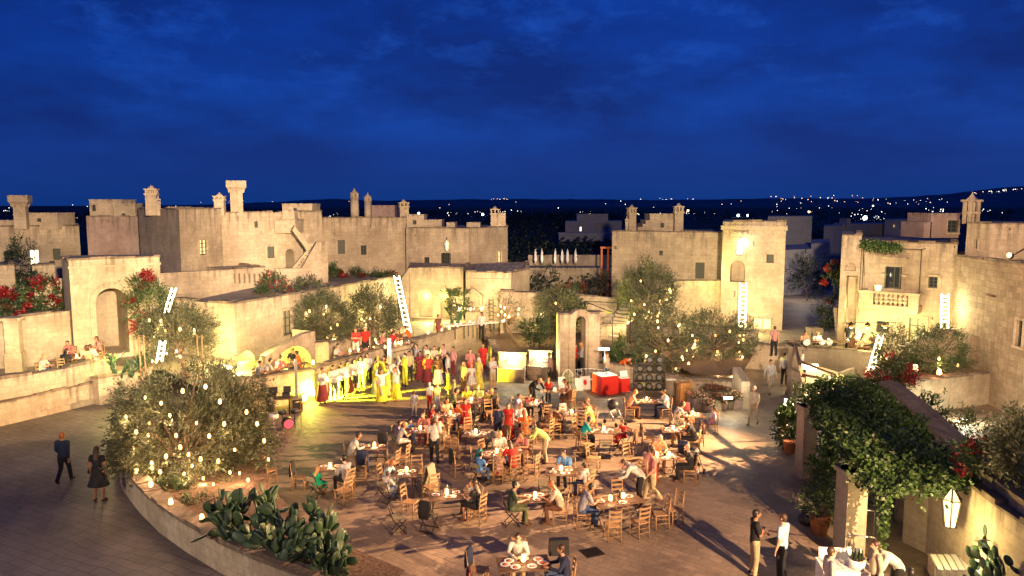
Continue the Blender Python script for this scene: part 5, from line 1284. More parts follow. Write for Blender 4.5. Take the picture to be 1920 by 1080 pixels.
# ---------- dark woodland behind the houses and on the plain
def wood(name, spans, seed, n):
    rnd = random.Random(seed); mb = MB()
    for k in range(n):
        x0, x1, y0, y1, D0_, D1_ = rnd.choice(spans); D = rnd.uniform(D0_, D1_); px = rnd.uniform(x0, x1); t = (D - D0_) / (D1_ - D0_); py = y1 + (y0 - y1) * t + rnd.uniform(-3, 3)
        q = P(px, D, py); zt = max(1.2, ZZ(py, D)); rr_ = rnd.uniform(1.2, 2.6) * (D / 150) ** .5
        for j in range(26):
            v = rvec(rnd); c_ = Vector((q.x, q.y, zt * rnd.uniform(.25, .9))) + Vector((v.x * rr_, v.y * rr_, v.z * rr_ * .7)); leaf(mb, c_, .5 * (D / 90) ** .6, .35 * (D / 90) ** .6, rnd)
    return mb.build(name, M['dark_leaf'], kind='stuff', uv=False)
wood('woodland', [(930, 1160, 430, 530, 75, 190), (1465, 1600, 430, 480, 100, 190), (1060, 1160, 432, 470, 110, 190)], 71, 620)
wood('treeline', [(-50, 2000, 400, 416, 260, 900), (930, 1160, 404, 430, 200, 600)], 72, 900)

# ---------- hanging bulbs
bb = MB(); bb.lathe((0, 0, -.17), [(.012, 0), (.055, .02), (.075, .07), (.06, .13), (.03, .17)], 8); BULB = bb.mesh('bulb', [M['bulb']])
sk_ = MB(); sk_.lathe((0, 0, 0), [(.03, 0), (.03, .06), (.008, .07), (.006, .3)], 6); SOCK = sk_.mesh('socket', [M['iron']])
def bulb(q, label, group, s=1.0, w=0, sock=True):
    o = bpy.data.objects.new('hanging_bulb', BULB); COL.objects.link(o); o.location = q; s *= .82 if q[1] > 30 else 1; o.scale = (s * .78, s * .78, s); tag(o, label, 'light bulb', group)
    if sock: k = bpy.data.objects.new('socket', SOCK); COL.objects.link(k); setparent(k, o)
    if w: lamp('POINT', Vector(q) + Vector((0, -.02, -.3 * s)), w, (1, .60, .28), .05)
def front(T_, px, py, rnd, t=None):
    """point on the near side of a crown along a bearing"""
    b, c, R = T_; D = c.y - R[1] * (rnd.uniform(.35, .95) if t is None else t); q = P(px, D, py); q.z = ZZ(py, D); return q
rnd = random.Random(77)
for px, py in ((278, 812), (392, 813), (250, 836), (284, 864), (285, 873), (311, 851), (338, 834), (353, 847), (311, 905), (381, 893), (409, 860), (431, 882), (449, 884), (465, 896), (349, 930), (406, 928), (495, 822), (376, 856), (280, 790), (330, 812), (440, 840), (300, 880), (400, 905), (360, 870), (255, 805), (420, 790), (345, 885), (482, 790), (318, 775), (368, 790), (272, 742), (342, 728), (412, 748), (462, 768), (302, 752), (236, 778), (503, 858), (385, 720)):
    bulb(front(BIG, px, py, rnd, rnd.uniform(.7, 1.0)), 'warm bulb hanging in the big foreground olive tree', 'bulbs in the big foreground olive', rnd.uniform(.6, .95), 26)
def scatter(T_, n, lab, grp, s=1.0, w=14, every=1):
    b, c, R = T_
    for k in range(n):
        a = rnd.uniform(-1, 1); h = rnd.uniform(-.95, .65); px_off = a * sqrt(max(.05, 1 - h * h)) * .9
        q = Vector((c.x + px_off * R[0], c.y - R[1] * rnd.uniform(.55, 1.0) * sqrt(max(.1, 1 - px_off ** 2)), c.z + h * R[2])); bulb(q, lab, grp, s * rnd.uniform(.7, 1.15), w * every if k % every == 0 else 0, sock=False)
scatter(GT, 14, 'warm bulb in the small olive beside the gatehouse', 'bulbs in the gatehouse olive', 1.2, 14, 2)
scatter(ST1, 11, 'warm bulb in the left olive tree above the stage wall', 'bulbs in the left stage olive', 1.15, 16, 2)
scatter(ST2, 12, 'warm bulb in the right olive tree above the stage wall', 'bulbs in the right stage olive', 1.15, 16, 2)
scatter(SM, 10, 'warm bulb in the small bare tree', 'bulbs in the bare tree', 1.2, 16, 3)
scatter(OC, 10, 'warm bulb in the round olive behind the ruined arch', 'bulbs in the olive behind the arch', 1.15, 16, 3)
scatter(OA, 11, 'warm bulb in the tallest olive at the stepped house', 'bulbs in the tallest olive', 1.15, 16, 3)
scatter(OB, 16, 'warm bulb in the dense olive behind the display racks', 'bulbs in the dense olive', 1.15, 16, 2)
scatter(OD, 18, 'warm bulb in the spreading olive before the tower house', 'bulbs in the spreading olive', 1.15, 16, 2)
scatter(RB, 4, 'warm bulb in the right round terrace tree', 'bulbs in the right terrace tree', 1.1, 20, 2)
# an olive tree standing below the tower: only its shadow is seen on the flagstones
# ================================================================ PEOPLE
def loft(mb, secs, n=14):
    """secs: (centre, side vector, front vector) with the vectors' lengths as half widths"""
    b = len(mb.v)
    for c, s, f in secs:
        for j in range(n):
            a = 2 * pi * j / n; mb.v.append(tuple(c + s * cos(a) + f * sin(a)))
    k = len(secs)
    for i in range(k - 1):
        for j in range(n): mb.f.append((b + i * n + j, b + i * n + (j + 1) % n, b + (i + 1) * n + (j + 1) % n, b + (i + 1) * n + j)); mb.m.append(0); mb.sm.append(True)
    mb.f.append(tuple(b + j for j in range(n))[::-1]); mb.m.append(0); mb.sm.append(True)
    mb.f.append(tuple(b + (k - 1) * n + j for j in range(n))); mb.m.append(0); mb.sm.append(True)
def caps(mb, pts, rad, n=10):
    mb.tube(pts, rad, n)
    for p, r in zip(pts, rad): mb.ball(p, r * .995, n, 8)
def fuse(mb, name, vox, dec, mats):
    me = mb.mesh(name + '_src', [])
    o = bpy.data.objects.new('fuse_tmp', me); COL.objects.link(o)
    r = o.modifiers.new('r', 'REMESH'); r.mode = 'VOXEL'; r.voxel_size = vox; r.use_smooth_shade = True
    s = o.modifiers.new('s', 'SMOOTH'); s.factor = .5; s.iterations = 3
    d = o.modifiers.new('d', 'DECIMATE'); d.ratio = dec
    dg = bpy.context.evaluated_depsgraph_get(); ev = o.evaluated_get(dg)
    out = bpy.data.meshes.new_from_object(ev); out.name = name
    bpy.data.objects.remove(o); bpy.data.meshes.remove(me)
    out.materials.clear()
    for m in mats: out.materials.append(m)
    out.polygons.foreach_set('use_smooth', [True] * len(out.polygons))
    return out
v3 = lambda x, y, z: Vector((x, y, z))
# joints, facing -Y. keys: pelvis, chest, neck, head, sh/el/wr (L,R), hip/kn/an (L,R)
def pose(kind):
    J = {}
    if kind in ('stand', 'hold', 'walk', 'play', 'dance', 'bend', 'cross'):
        J['pel'] = v3(0, 0, .96); J['wai'] = v3(0, -.005, 1.08); J['che'] = v3(0, 0, 1.28); J['nec'] = v3(0, .01, 1.46); J['hd'] = v3(0, -.02, 1.62)
        J['hip'] = [v3(-.09, 0, .93), v3(.09, 0, .93)]; J['kn'] = [v3(-.11, -.02, .5), v3(.11, -.01, .5)]; J['an'] = [v3(-.12, .02, .09), v3(.13, .02, .09)]; J['to'] = [v3(-.14, -.13, .04), v3(.16, -.13, .04)]
        J['sh'] = [v3(-.18, .01, 1.40), v3(.18, .01, 1.40)]
        if kind in ('stand', 'walk'): J['el'] = [v3(-.23, .03, 1.13), v3(.23, .03, 1.13)]; J['wr'] = [v3(-.24, -.05, .89), v3(.24, -.05, .89)]
        if kind == 'hold': J['el'] = [v3(-.23, -.02, 1.14), v3(.23, .03, 1.13)]; J['wr'] = [v3(-.08, -.24, 1.18), v3(.25, -.03, .89)]
        if kind == 'cross': J['el'] = [v3(-.22, -.06, 1.14), v3(.22, -.06, 1.14)]; J['wr'] = [v3(.03, -.2, 1.2), v3(-.03, -.22, 1.15)]
        if kind == 'play': J['el'] = [v3(-.25, -.05, 1.14), v3(.25, -.05, 1.16)]; J['wr'] = [v3(-.10, -.27, 1.18), v3(.10, -.27, 1.24)]
        if kind == 'dance': J['el'] = [v3(-.34, -.03, 1.52), v3(.36, -.05, 1.46)]; J['wr'] = [v3(-.28, -.06, 1.78), v3(.30, -.12, 1.72)]
        if kind == 'walk': J['kn'] = [v3(-.09, -.14, .53), v3(.09, .02, .5)]; J['an'] = [v3(-.09, -.22, .1), v3(.09, .28, .16)]; J['to'] = [v3(-.1, -.38, .07), v3(.1, .16, .05)]; J['wr'] = [v3(-.25, .12, .9), v3(.24, -.2, .95)]; J['el'] = [v3(-.24, .1, 1.14), v3(.24, -.02, 1.13)]
        if kind == 'dance': J['kn'][0] = v3(-.14, -.2, .56); J['an'][0] = v3(-.1, .0, .2); J['to'][0] = v3(-.1, -.14, .1)
        if kind == 'bend':
            J['pel'] = v3(0, .12, .92); J['wai'] = v3(0, .05, 1.04); J['che'] = v3(0, -.14, 1.17); J['nec'] = v3(0, -.33, 1.26); J['hd'] = v3(0, -.45, 1.33); J['hip'] = [v3(-.09, .1, .9), v3(.09, .1, .9)]; J['kn'] = [v3(-.1, .04, .5), v3(.1, .06, .5)]
            J['an'] = [v3(-.11, .1, .09), v3(.12, .12, .09)]; J['to'] = [v3(-.12, -.05, .04), v3(.14, -.03, .04)]; J['sh'] = [v3(-.18, -.26, 1.24), v3(.18, -.26, 1.24)]; J['el'] = [v3(-.24, -.36, 1.0), v3(.24, -.38, 1.0)]; J['wr'] = [v3(-.14, -.56, .9), v3(.14, -.58, .9)]
    else:
        lean = {'sit': -.05, 'lean': -.16, 'eat': -.04, 'back': .07}[kind]
        J['pel'] = v3(0, .02, .54); J['wai'] = v3(0, .03 + lean * .2, .68); J['che'] = v3(0, .03 + lean * .7, .88); J['nec'] = v3(0, .02 + lean * 1.3, 1.06); J['hd'] = v3(0, -.02 + lean * 1.7, 1.22)
        J['hip'] = [v3(-.09, 0, .53), v3(.09, 0, .53)]; J['kn'] = [v3(-.12, -.42, .52), v3(.12, -.42, .52)]; J['an'] = [v3(-.12, -.40, .09), v3(.13, -.36, .09)]; J['to'] = [v3(-.13, -.55, .04), v3(.15, -.51, .04)]
        y = .02 + lean * 1.1; J['sh'] = [v3(-.18, y, 1.0), v3(.18, y, 1.0)]
        J['el'] = [v3(-.25, y - .12, .78), v3(.25, y - .12, .78)]; J['wr'] = [v3(-.14, y - .34, .80), v3(.12, y - .36, .80)]
        if kind == 'eat': J['el'][1] = v3(.24, y - .2, .84); J['wr'][1] = v3(.06, y - .22, 1.08)
        if kind == 'back': J['el'] = [v3(-.26, y - .02, .76), v3(.26, y - .02, .76)]; J['wr'] = [v3(-.12, y - .24, .64), v3(.12, y - .26, .63)]
        if kind == 'lean': J['wr'] = [v3(-.1, y - .32, .80), v3(.1, y - .34, .82)]
    return J
def spine(J, secs, mb):
    pts = [J['pel'] - (J['wai'] - J['pel']).normalized() * .09, J['pel'], J['wai'], J['che'], J['sh'][0].lerp(J['sh'][1], .5) + (J['nec'] - J['che']).normalized() * .0, J['nec']]
    out = []
    for i, (w_, d_) in enumerate(secs):
        if w_ is None: continue
        ax = (pts[min(i + 1, 5)] - pts[max(i - 1, 0)]).normalized(); s = v3(1, 0, 0); f = ax.cross(s).normalized(); out.append((pts[i], s * w_, f * d_))
    loft(mb, out)
def body_mesh(kind, J):
    mb = MB(); spine(J, [(.11, .08), (.155, .105), (.125, .09), (.155, .105), (.15, .085), (.05, .05)], mb)
    mb.tube([J['nec'] - v3(0, 0, .05), J['hd'] - v3(0, 0, .06)], [.055, .05], 10)
    h = J['hd']; mb.ball(h, (.075, .093, .105), 16, 12); mb.ball(h + v3(0, -.022, -.05), (.055, .062, .06), 12, 8)
    mb.tube([h + v3(0, -.082, .02), h + v3(0, -.108, -.018)], [.011, .018], 8); mb.ball(h + v3(0, -.106, -.018), .017, 8, 6)
    for s in (-1, 1): mb.ball(h + v3(s * .077, .01, -.005), (.012, .02, .032), 8, 6); mb.ball(h + v3(s * .03, -.083, -.028), (.018, .014, .016), 8, 6)
    mb.tube([h + v3(-.024, -.086, -.053), h + v3(.024, -.086, -.053)], [.009, .009], 6)
    for i, s in ((0, -1), (1, 1)):
        S, E, W_ = J['sh'][i], J['el'][i], J['wr'][i]
        caps(mb, [S + v3(-s * .04, 0, -.01), S, S.lerp(E, .5), E, E.lerp(W_, .35), W_], [.06, .055, .047, .038, .037, .026])
        d = (W_ - E).normalized(); side = d.cross(v3(0, 0, 1)); side = v3(s, 0, 0) if side.length < .2 else side.normalized(); nrm = side.cross(d)
        c = W_ + d * .05; Rm = Matrix((side, nrm, d)).transposed(); mb.ball(c, (.040, .017, .052), 10, 8, R=Rm)
        for k in range(4):
            o_ = side * ((k - 1.5) * .024); L_ = (.062, .075, .07, .055)[k]; a = c + d * .04 + o_; b_ = a + d * L_ * .6 - nrm * .008; e_ = b_ + d * L_ * .35 - nrm * .024; mb.tube([a - d * .02, a, b_, e_], [.0105, .0105, .0095, .008], 7)
        th = -side * s * (1 if J['wr'][i].z < 1.0 and abs(d.z) < .5 else -1); a = W_ + d * .02; mb.tube([a, a + th * .035 + d * .03, a + th * .045 + d * .065], [.013, .012, .009], 7)
        H_, K_, A_, T_ = J['hip'][i], J['kn'][i], J['an'][i], J['to'][i]
        caps(mb, [H_, H_.lerp(K_, .45), K_, K_.lerp(A_, .35), A_], [.092, .078, .056, .056, .037])
        caps(mb, [A_ + (A_ - T_).normalized() * .03 - v3(0, 0, .04), A_.lerp(T_, .5) - v3(0, 0, .02), T_], [.034, .034, .026], 8)
    return mb
def top_mesh(J, long=False, loose=.016):
    mb = MB(); l = loose; spine(J, [(.12 + l, .09 + l), (.16 + l, .11 + l), (.13 + l * 1.5, .095 + l * 1.5), (.16 + l, .11 + l), (.155 + l * .6, .09 + l * .6), (.06, .06)], mb)
    for i, s in ((0, -1), (1, 1)):
        S, E, W_ = J['sh'][i], J['el'][i], J['wr'][i]
        if long: caps(mb, [S + v3(-s * .05, 0, 0), S, S.lerp(E, .5), E, E.lerp(W_, .88)], [.072, .068, .062, .052, .042])
        else: caps(mb, [S + v3(-s * .05, 0, 0), S, S.lerp(E, .68)], [.072, .068, .064])
    return mb
def legs_mesh(J, short=False):
    mb = MB(); p = J['pel']; ax = (J['wai'] - p).normalized(); f = ax.cross(v3(1, 0, 0))
    loft(mb, [(p - ax * .1, v3(.13, 0, 0), f * .1), (p, v3(.168, 0, 0), f * .118), (p + ax * .07, v3(.15, 0, 0), f * .108)])
    for i in (0, 1):
        H_, K_, A_ = J['hip'][i], J['kn'][i], J['an'][i]
        if short: caps(mb, [H_, H_.lerp(K_, .5), H_.lerp(K_, .92)], [.104, .094, .084])
        else: caps(mb, [H_, H_.lerp(K_, .5), K_, K_.lerp(A_, .5), K_.lerp(A_, .97)], [.104, .09, .07, .066, .06])
    return mb
def dress_mesh(J, sitting, length):
    mb = MB(); spine(J, [(.15, .12), (.17, .125), (.135, .1), (.165, .118), (.155, .095), (.06, .06)], mb)
    p = J['pel']
    if sitting:
        loft(mb, [(p + v3(0, .06, -.02), v3(.19, 0, 0), v3(0, 0, .11)), (p + v3(0, -.15, 0), v3(.21, 0, 0), v3(0, 0, .1)), (p + v3(0, -.38, -.01), v3(.21, 0, 0), v3(0, 0, .085)), (p + v3(0, -.47, -.06), v3(.2, 0, 0), v3(0, -.05, .09)), (p + v3(0, -.46, -.06 - length * .5), v3(.22, 0, 0), v3(0, .12, .0))])
    else:
        z0 = .93; zb = z0 - length
        loft(mb, [(v3(0, 0, 1.02), v3(.155, 0, 0), v3(0, -.115, 0)), (v3(0, 0, .9), v3(.19, 0, 0), v3(0, -.145, 0)), (v3(0, 0, (.9 + zb) / 2), v3(.25, 0, 0), v3(0, -.2, 0)), (v3(0, 0, zb), v3(.33, 0, 0), v3(0, -.27, 0))])
    for i, s in ((0, -1), (1, 1)):
        S, E = J['sh'][i], J['el'][i]; caps(mb, [S + v3(-s * .05, 0, 0), S, S.lerp(E, .4)], [.07, .066, .062])
    return mb
def hair_mesh(J, long=False):
    mb = MB(); h = J['hd']; mb.ball(h + v3(0, .018, .022), (.086, .1, .104), 14, 10); mb.ball(h + v3(0, .035, -.03), (.079, .07, .07), 12, 8)
    if long:
        up = (J['nec'] - J['che']).normalized(); b0 = h + v3(0, .05, 0); b1 = J['nec'] + v3(0, .06, 0); b2 = J['nec'].lerp(J['che'], .75) + up.cross(v3(1, 0, 0)) * -.12
        if (b2 - J['che']).dot(v3(0, 1, 0)) < 0: b2 = J['nec'].lerp(J['che'], .75) + v3(0, .12, 0)
        loft(mb, [(b0, v3(.085, 0, 0), v3(0, .055, 0)), (b1, v3(.095, 0, 0), v3(0, .045, 0)), (b2, v3(.07, 0, 0), v3(0, .025, 0))], 12)
    return mb
def shoes_mesh(J):
    mb = MB()
    for i in (0, 1): A_, T_ = J['an'][i], J['to'][i]; caps(mb, [A_ + (A_ - T_).normalized() * .035 - v3(0, 0, .045), A_.lerp(T_, .5) - v3(0, 0, .02), T_ + (T_ - A_).normalized() * .01], [.043, .043, .034], 8)
    return mb
LIB = {}
def lib(kind, part):
    k = (kind, part)
    if k in LIB: return LIB[k]
    J = pose(kind); sit = kind in ('sit', 'lean', 'eat', 'back')
    mb = {'body': lambda: body_mesh(kind, J), 'tee': lambda: top_mesh(J), 'long': lambda: top_mesh(J, True), 'loose': lambda: top_mesh(J, True, .035), 'trousers': lambda: legs_mesh(J), 'shorts': lambda: legs_mesh(J, True),
          'dress': lambda: dress_mesh(J, sit, .42), 'longdress': lambda: dress_mesh(J, sit, .80), 'skirt': lambda: dress_mesh(J, sit, .78), 'hair': lambda: hair_mesh(J), 'hairlong': lambda: hair_mesh(J, True), 'shoes': lambda: shoes_mesh(J)}[part]()
    if part == 'body': LIB[k] = fuse(mb, 'body', .0105, .3, [M['skin']])
    elif part.startswith('hair'): LIB[k] = fuse(mb, 'hair', .012, .35, [M['hair']])
    elif part == 'skirt':
        LIB[k] = fuse(mb, part, .02, .5, [M['fabric']])
    else: LIB[k] = fuse(mb, part, .016, .4, [M['fabric']])
    return LIB[k]
# eyes and brows as one tiny child mesh per pose
def eyes(kind):
    k = (kind, 'eyes')
    if k not in LIB:
        h = pose(kind)['hd']; mb = MB()
        for s in (-1, 1): mb.ball(h + v3(s * .03, -.086, .004), (.011, .008, .007), 6, 5); mb.box(h + v3(s * .03, -.09, .026), (.03, .01, .007))
        LIB[k] = mb.mesh('eyes', [M['black']])
    return LIB[k]
CO = dict(white=(.52, .49, .45), cream=(.46, .39, .28), black=(.012, .012, .015), red=(.42, .015, .01), rose=(.40, .14, .13), pink=(.5, .30, .28), yellow=(.60, .54, .03), lime=(.5, .6, .18), teal=(.0, .26, .28), orange=(.65, .11, .012), blue=(.07, .20, .48), lightblue=(.35, .52, .62),
          navy=(.012, .02, .06), olive=(.12, .14, .07), khaki=(.42, .33, .19), denim=(.06, .10, .22), maroon=(.14, .015, .02), grey=(.28, .28, .31), green=(.0, .36, .20), brown=(.12, .05, .025), lilac=(.38, .30, .48), beige=(.5, .42, .3), darkgreen=(.03, .05, .03), peach=(.75, .38, .22))
HC = dict(black=(.01, .008, .007), brown=(.05, .024, .012), blond=(.45, .26, .09), red=(.32, .09, .02), grey=(.3, .28, .26), white=(.55, .52, .48))
PN = [0]
def person(loc, rz, kind, top, bottom, label, hair='brown', hl=False, outfit='tee', sc=1.0, skin=None, group=None):
    PN[0] += 1; rnd = random.Random(PN[0] * 13)
    o = bpy.data.objects.new('person', lib(kind, 'body')); COL.objects.link(o); o.location = loc; o.rotation_euler = (0, 0, rz); o.scale = (sc,) * 3
    sk_ = skin or rnd.choice(((.50, .27, .17), (.42, .21, .12), (.56, .32, .21), (.36, .17, .10))); o.color = c4(sk_)
    tag(o, label, 'person', group)
    def ch(name, me, col):
        c = bpy.data.objects.new(name, me); COL.objects.link(c); setparent(c, o); c.color = c4(col)
    C_ = lambda k: CO[k] if isinstance(k, str) else k
    if outfit in ('tee', 'long', 'loose'): ch('shirt', lib(kind, outfit), C_(top)); ch('trousers', lib(kind, 'trousers'), C_(bottom))
    elif outfit == 'shorts': ch('shirt', lib(kind, 'tee'), C_(top)); ch('shorts', lib(kind, 'shorts'), C_(bottom))
    elif outfit == 'dress': ch('dress', lib(kind, 'dress'), C_(top))
    elif outfit == 'longdress': ch('dress', lib(kind, 'longdress'), C_(top))
    elif outfit == 'folk': ch('skirt', lib(kind, 'skirt'), C_(bottom)); ch('blouse', lib(kind, 'loose'), C_(top))
    if hair != 'bald': ch('hair', lib(kind, 'hairlong' if hl else 'hair'), HC[hair])
    ch('shoes', lib(kind, 'shoes'), CO['brown'] if rnd.random() < .6 else CO['black'])
    ch('eyes', eyes(kind), CO['black'])
    return o
FACE = dict(S=0, E=pi / 2, N=pi, W=-pi / 2, SE=pi / 4, SW=-pi / 4, NE=3 * pi / 4, NW=-3 * pi / 4)
# ================================================================ CHAIRS AND TABLES
def make_chair():
    t = empty('wooden_chair', (0, 0, -50)); ORG[t.name] = (0, 0, 0)
    s = MB(); s.prism([(-.19, -.2), (.19, -.2), (.17, .19), (-.17, .19)], .425, .455); s.tube([(-.2, -.2, .44), (.2, -.2, .44)], .02, 6); s.build('seat', M['rush'], t)
    for sx in (-1, 1):
        l = MB(); l.tube([(sx * .2, -.2, 0), (sx * .2, -.2, .46)], [.019, .021], 7); l.build('leg', M['wood'], t)
        l = MB(); l.tube([(sx * .185, .22, 0), (sx * .18, .19, .45), (sx * .175, .25, .95)], [.019, .021, .017], 7); l.ball((sx * .175, .252, .96), .02, 6, 4); l.build('leg', M['wood'], t)
    b = MB()
    for z, y in ((.60, .205), (.74, .222), (.88, .238)):
        n = 6
        for k in range(n):
            x0 = -.175 + .35 * k / n; x1 = -.175 + .35 * (k + 1) / n; c0 = .03 * (1 - (x0 / .175) ** 2); c1_ = .03 * (1 - (x1 / .175) ** 2)
            b.raw([(x0, y + c0, z), (x1, y + c1_, z), (x1, y + c1_, z + .065), (x0, y + c0, z + .065), (x0, y + c0 + .014, z), (x1, y + c1_ + .014, z), (x1, y + c1_ + .014, z + .065), (x0, y + c0 + .014, z + .065)], [(0, 1, 2, 3), (5, 4, 7, 6), (3, 2, 6, 7), (1, 0, 4, 5)])
    b.build('backrest', M['wood'], t)
    r = MB()
    for z in (.16, .30): r.tube([(-.2, -.2, z), (.2, -.2, z)], .011, 5); r.tube([(-.185, .21, z), (.185, .21, z)], .011, 5)
    for sx in (-1, 1):
        for z in (.20, .33): r.tube([(sx * .2, -.2, z), (sx * .185, .205, z)], .011, 5)
    r.build('stretcher', M['wood'], t)
    return t
def make_folding():
    t = empty('folding_chair', (0, 0, -50)); ORG[t.name] = (0, 0, 0)
    s = MB()
    for k in range(5): s.box((0, -.16 + k * .085, .45), (.4, .07, .016))
    s.build('seat', M['oldwood'], t)
    b = MB()
    for z, y in ((.66, .255), (.76, .275)): b.box((0, y, z), (.42, .016, .08))
    b.build('backrest', M['oldwood'], t)
    for nm, segs in (('rear_frame', [((-.2, .22, .0), (-.2, -.2, .44)), ((.2, .22, .0), (.2, -.2, .44)), ((-.2, .2, .03), (.2, .2, .03))]), ('front_frame', [((-.215, -.22, 0), (-.215, .16, .44)), ((-.215, .16, .44), (-.215, .29, .82)), ((.215, -.22, 0), (.215, .16, .44)), ((.215, .16, .44), (.215, .29, .82)), ((-.215, -.2, .03), (.215, -.2, .03))])):
        l = MB()
        for a, c in segs: l.bar(a, c, .018, .026)
        l.build(nm, M['iron'], t)
    return t
def make_table(w, d, round_=False):
    t = empty('folding_table', (0, 0, -50)); ORG[t.name] = (0, 0, 0)
    s = MB(); n = int(d / .1)
    for k in range(n): s.box((0, -d / 2 + (k + .5) * d / n, .74), (w, d / n - .012, .022))
    s.box((-w / 2 + .06, 0, .716), (.04, d - .02, .024)); s.box((w / 2 - .06, 0, .716), (.04, d - .02, .024)); s.build('tabletop', M['darkwood'], t)
    for sx in (-1, 1):
        l = MB(); x = sx * (w / 2 - .1); l.bar((x, -d / 2 + .08, 0), (x - sx * .02, d / 2 - .1, .70), .02); l.bar((x, d / 2 - .08, 0), (x - sx * .02, -d / 2 + .1, .70), .02); l.build('leg', M['iron'], t)
    l = MB(); l.bar((-w / 2 + .12, 0, .36), (w / 2 - .12, 0, .36), .018); l.build('crossbar', M['iron'], t)
    return t
CH = make_chair(); FC = make_folding(); TB = {}
def placecopy(proto, loc, rz, label, cat, group=None, sc=1.0):
    o = copy_tree(proto); o.location = loc; o.rotation_euler = (0, 0, rz); o.scale = (sc,) * 3
    for k in ('label', 'category', 'group'):
        if k in o: del o[k]
    return tag(o, label, cat, group)
# table-top ware
cand = empty('table_candle', (0, 0, -50)); ORG[cand.name] = (0, 0, 0)
k = MB(); k.lathe((0, 0, 0), [(.045, 0), (.055, .05), (.045, .13), (.03, .15)], 10); k.build('glass', M['flame'], cand); k = MB(); k.lathe((0, 0, 0), [(.055, 0), (.058, .012)], 10); k.build('holder', M['iron'], cand)
k = MB(); k.lathe((0, 0, 0), [(.07, 0), (.115, .012), (.13, .02), (.12, .018), (.07, .008)], 14); k.lathe((0, 0, .009), [(.07, 0), (.05, .025), (.02, .03)], 9, 1); PLATE = k.mesh('plate', [M['ceramic'], M['food']])
k = MB(); k.lathe((0, 0, 0), [(.03, 0), (.004, .008), (.004, .07), (.032, .11), (.028, .16)], 8); GLASS = k.mesh('glass', [M['glass']])
k = MB(); k.lathe((0, 0, 0), [(.035, 0), (.037, .18), (.014, .24), (.014, .3)], 9); BOTTLE = k.mesh('bottle', [M['bottle']])
k = MB(); k.box((0, 0, .012), (.16, .12, .02), .3); k.box((.03, .02, .03), (.1, .1, .02), .9); NAPKIN = k.mesh('napkin', [M['cloth_white']])
k = MB(); loft(k, [(v3(0, .19, .52), v3(.17, 0, 0), v3(0, .012, 0)), (v3(.01, .2, .7), v3(.2, 0, 0), v3(0, .02, 0)), (v3(0, .225, .92), v3(.19, 0, 0), v3(0, .035, 0)), (v3(0, .24, .985), v3(.17, 0, 0), v3(0, .04, 0))], 12); loft(k, [(v3(.02, .31, .45), v3(.15, 0, 0), v3(0, .012, 0)), (v3(0, .3, .7), v3(.2, 0, 0), v3(0, .02, 0)), (v3(0, .275, .95), v3(.18, 0, 0), v3(0, .03, 0))], 12); JACKET = k.mesh('jacket', [M['fabric']])
def small(name, me, loc, label, cat, group=None, rz=0, sc=1.0):
    o = bpy.data.objects.new(name, me); COL.objects.link(o); o.location = loc; o.rotation_euler = (0, 0, rz); o.scale = (sc,) * 3; return tag(o, label, cat, group)
def lay(loc, rz, w, d, z, ph, rnd, np_=4, ng=3, light=20, cx=0.0, nc=1):
    R = Matrix.Rotation(rz, 3, 'Z')
    for i in range(nc):
        q = Vector(loc) + R @ Vector((cx + (i - (nc - 1) / 2) * .45, rnd.uniform(-.1, .1), 0)); q.z = z; placecopy(cand, q, 0, 'glowing candle lamp on %s' % ph, 'candle', 'candles on ' + ph if nc > 1 else None, 1.15)
        lamp('POINT', (q.x, q.y, z + .26), light, (1, .58, .26), .04)
    spots = []
    for i in range(np_):
        a = 2 * pi * i / np_ + .6; q = R @ Vector((cos(a) * (w / 2 - .18), sin(a) * (d / 2 - .18), 0)); spots.append(q)
        small('plate', PLATE, (loc[0] + q.x, loc[1] + q.y, z), 'white dinner plate with food on %s' % ph, 'plate', 'plates on ' + ph, rnd.uniform(0, 6))
    for i in range(ng):
        a = 2 * pi * i / ng + 1.4; q = R @ Vector((cos(a) * (w / 2 - .34), sin(a) * (d / 2 - .30), 0)); small('glass', GLASS, (loc[0] + q.x, loc[1] + q.y, z), 'small drinking glass on %s' % ph, 'glass', 'glasses on ' + ph)
    if rnd.random() < .6: q = R @ Vector((rnd.uniform(-.15, .15), .12, 0)); small('bottle', BOTTLE, (loc[0] + q.x, loc[1] + q.y, z), 'dark wine bottle on %s' % ph, 'bottle')
    if rnd.random() < .6: q = R @ Vector((rnd.uniform(-.2, .2), -.2, 0)); small('napkin', NAPKIN, (loc[0] + q.x, loc[1] + q.y, z), 'crumpled white napkin on %s' % ph, 'napkin', None, rnd.uniform(0, 3))
def side(a):
    a %= 360
    for lo, hi, s in ((0, 22, 'right'), (22, 67, 'far right'), (67, 113, 'far'), (113, 158, 'far left'), (158, 203, 'left'), (203, 248, 'near left'), (248, 293, 'near'), (293, 338, 'near right'), (338, 361, 'right')):
        if lo <= a < hi: return s
GAR = {'tee': '%s t-shirt and %s trousers', 'long': '%s shirt and %s trousers', 'loose': 'loose %s shirt and %s trousers', 'shorts': '%s shirt and %s shorts', 'dress': '%s dress', 'longdress': 'long %s dress', 'folk': '%s blouse and %s skirt'}
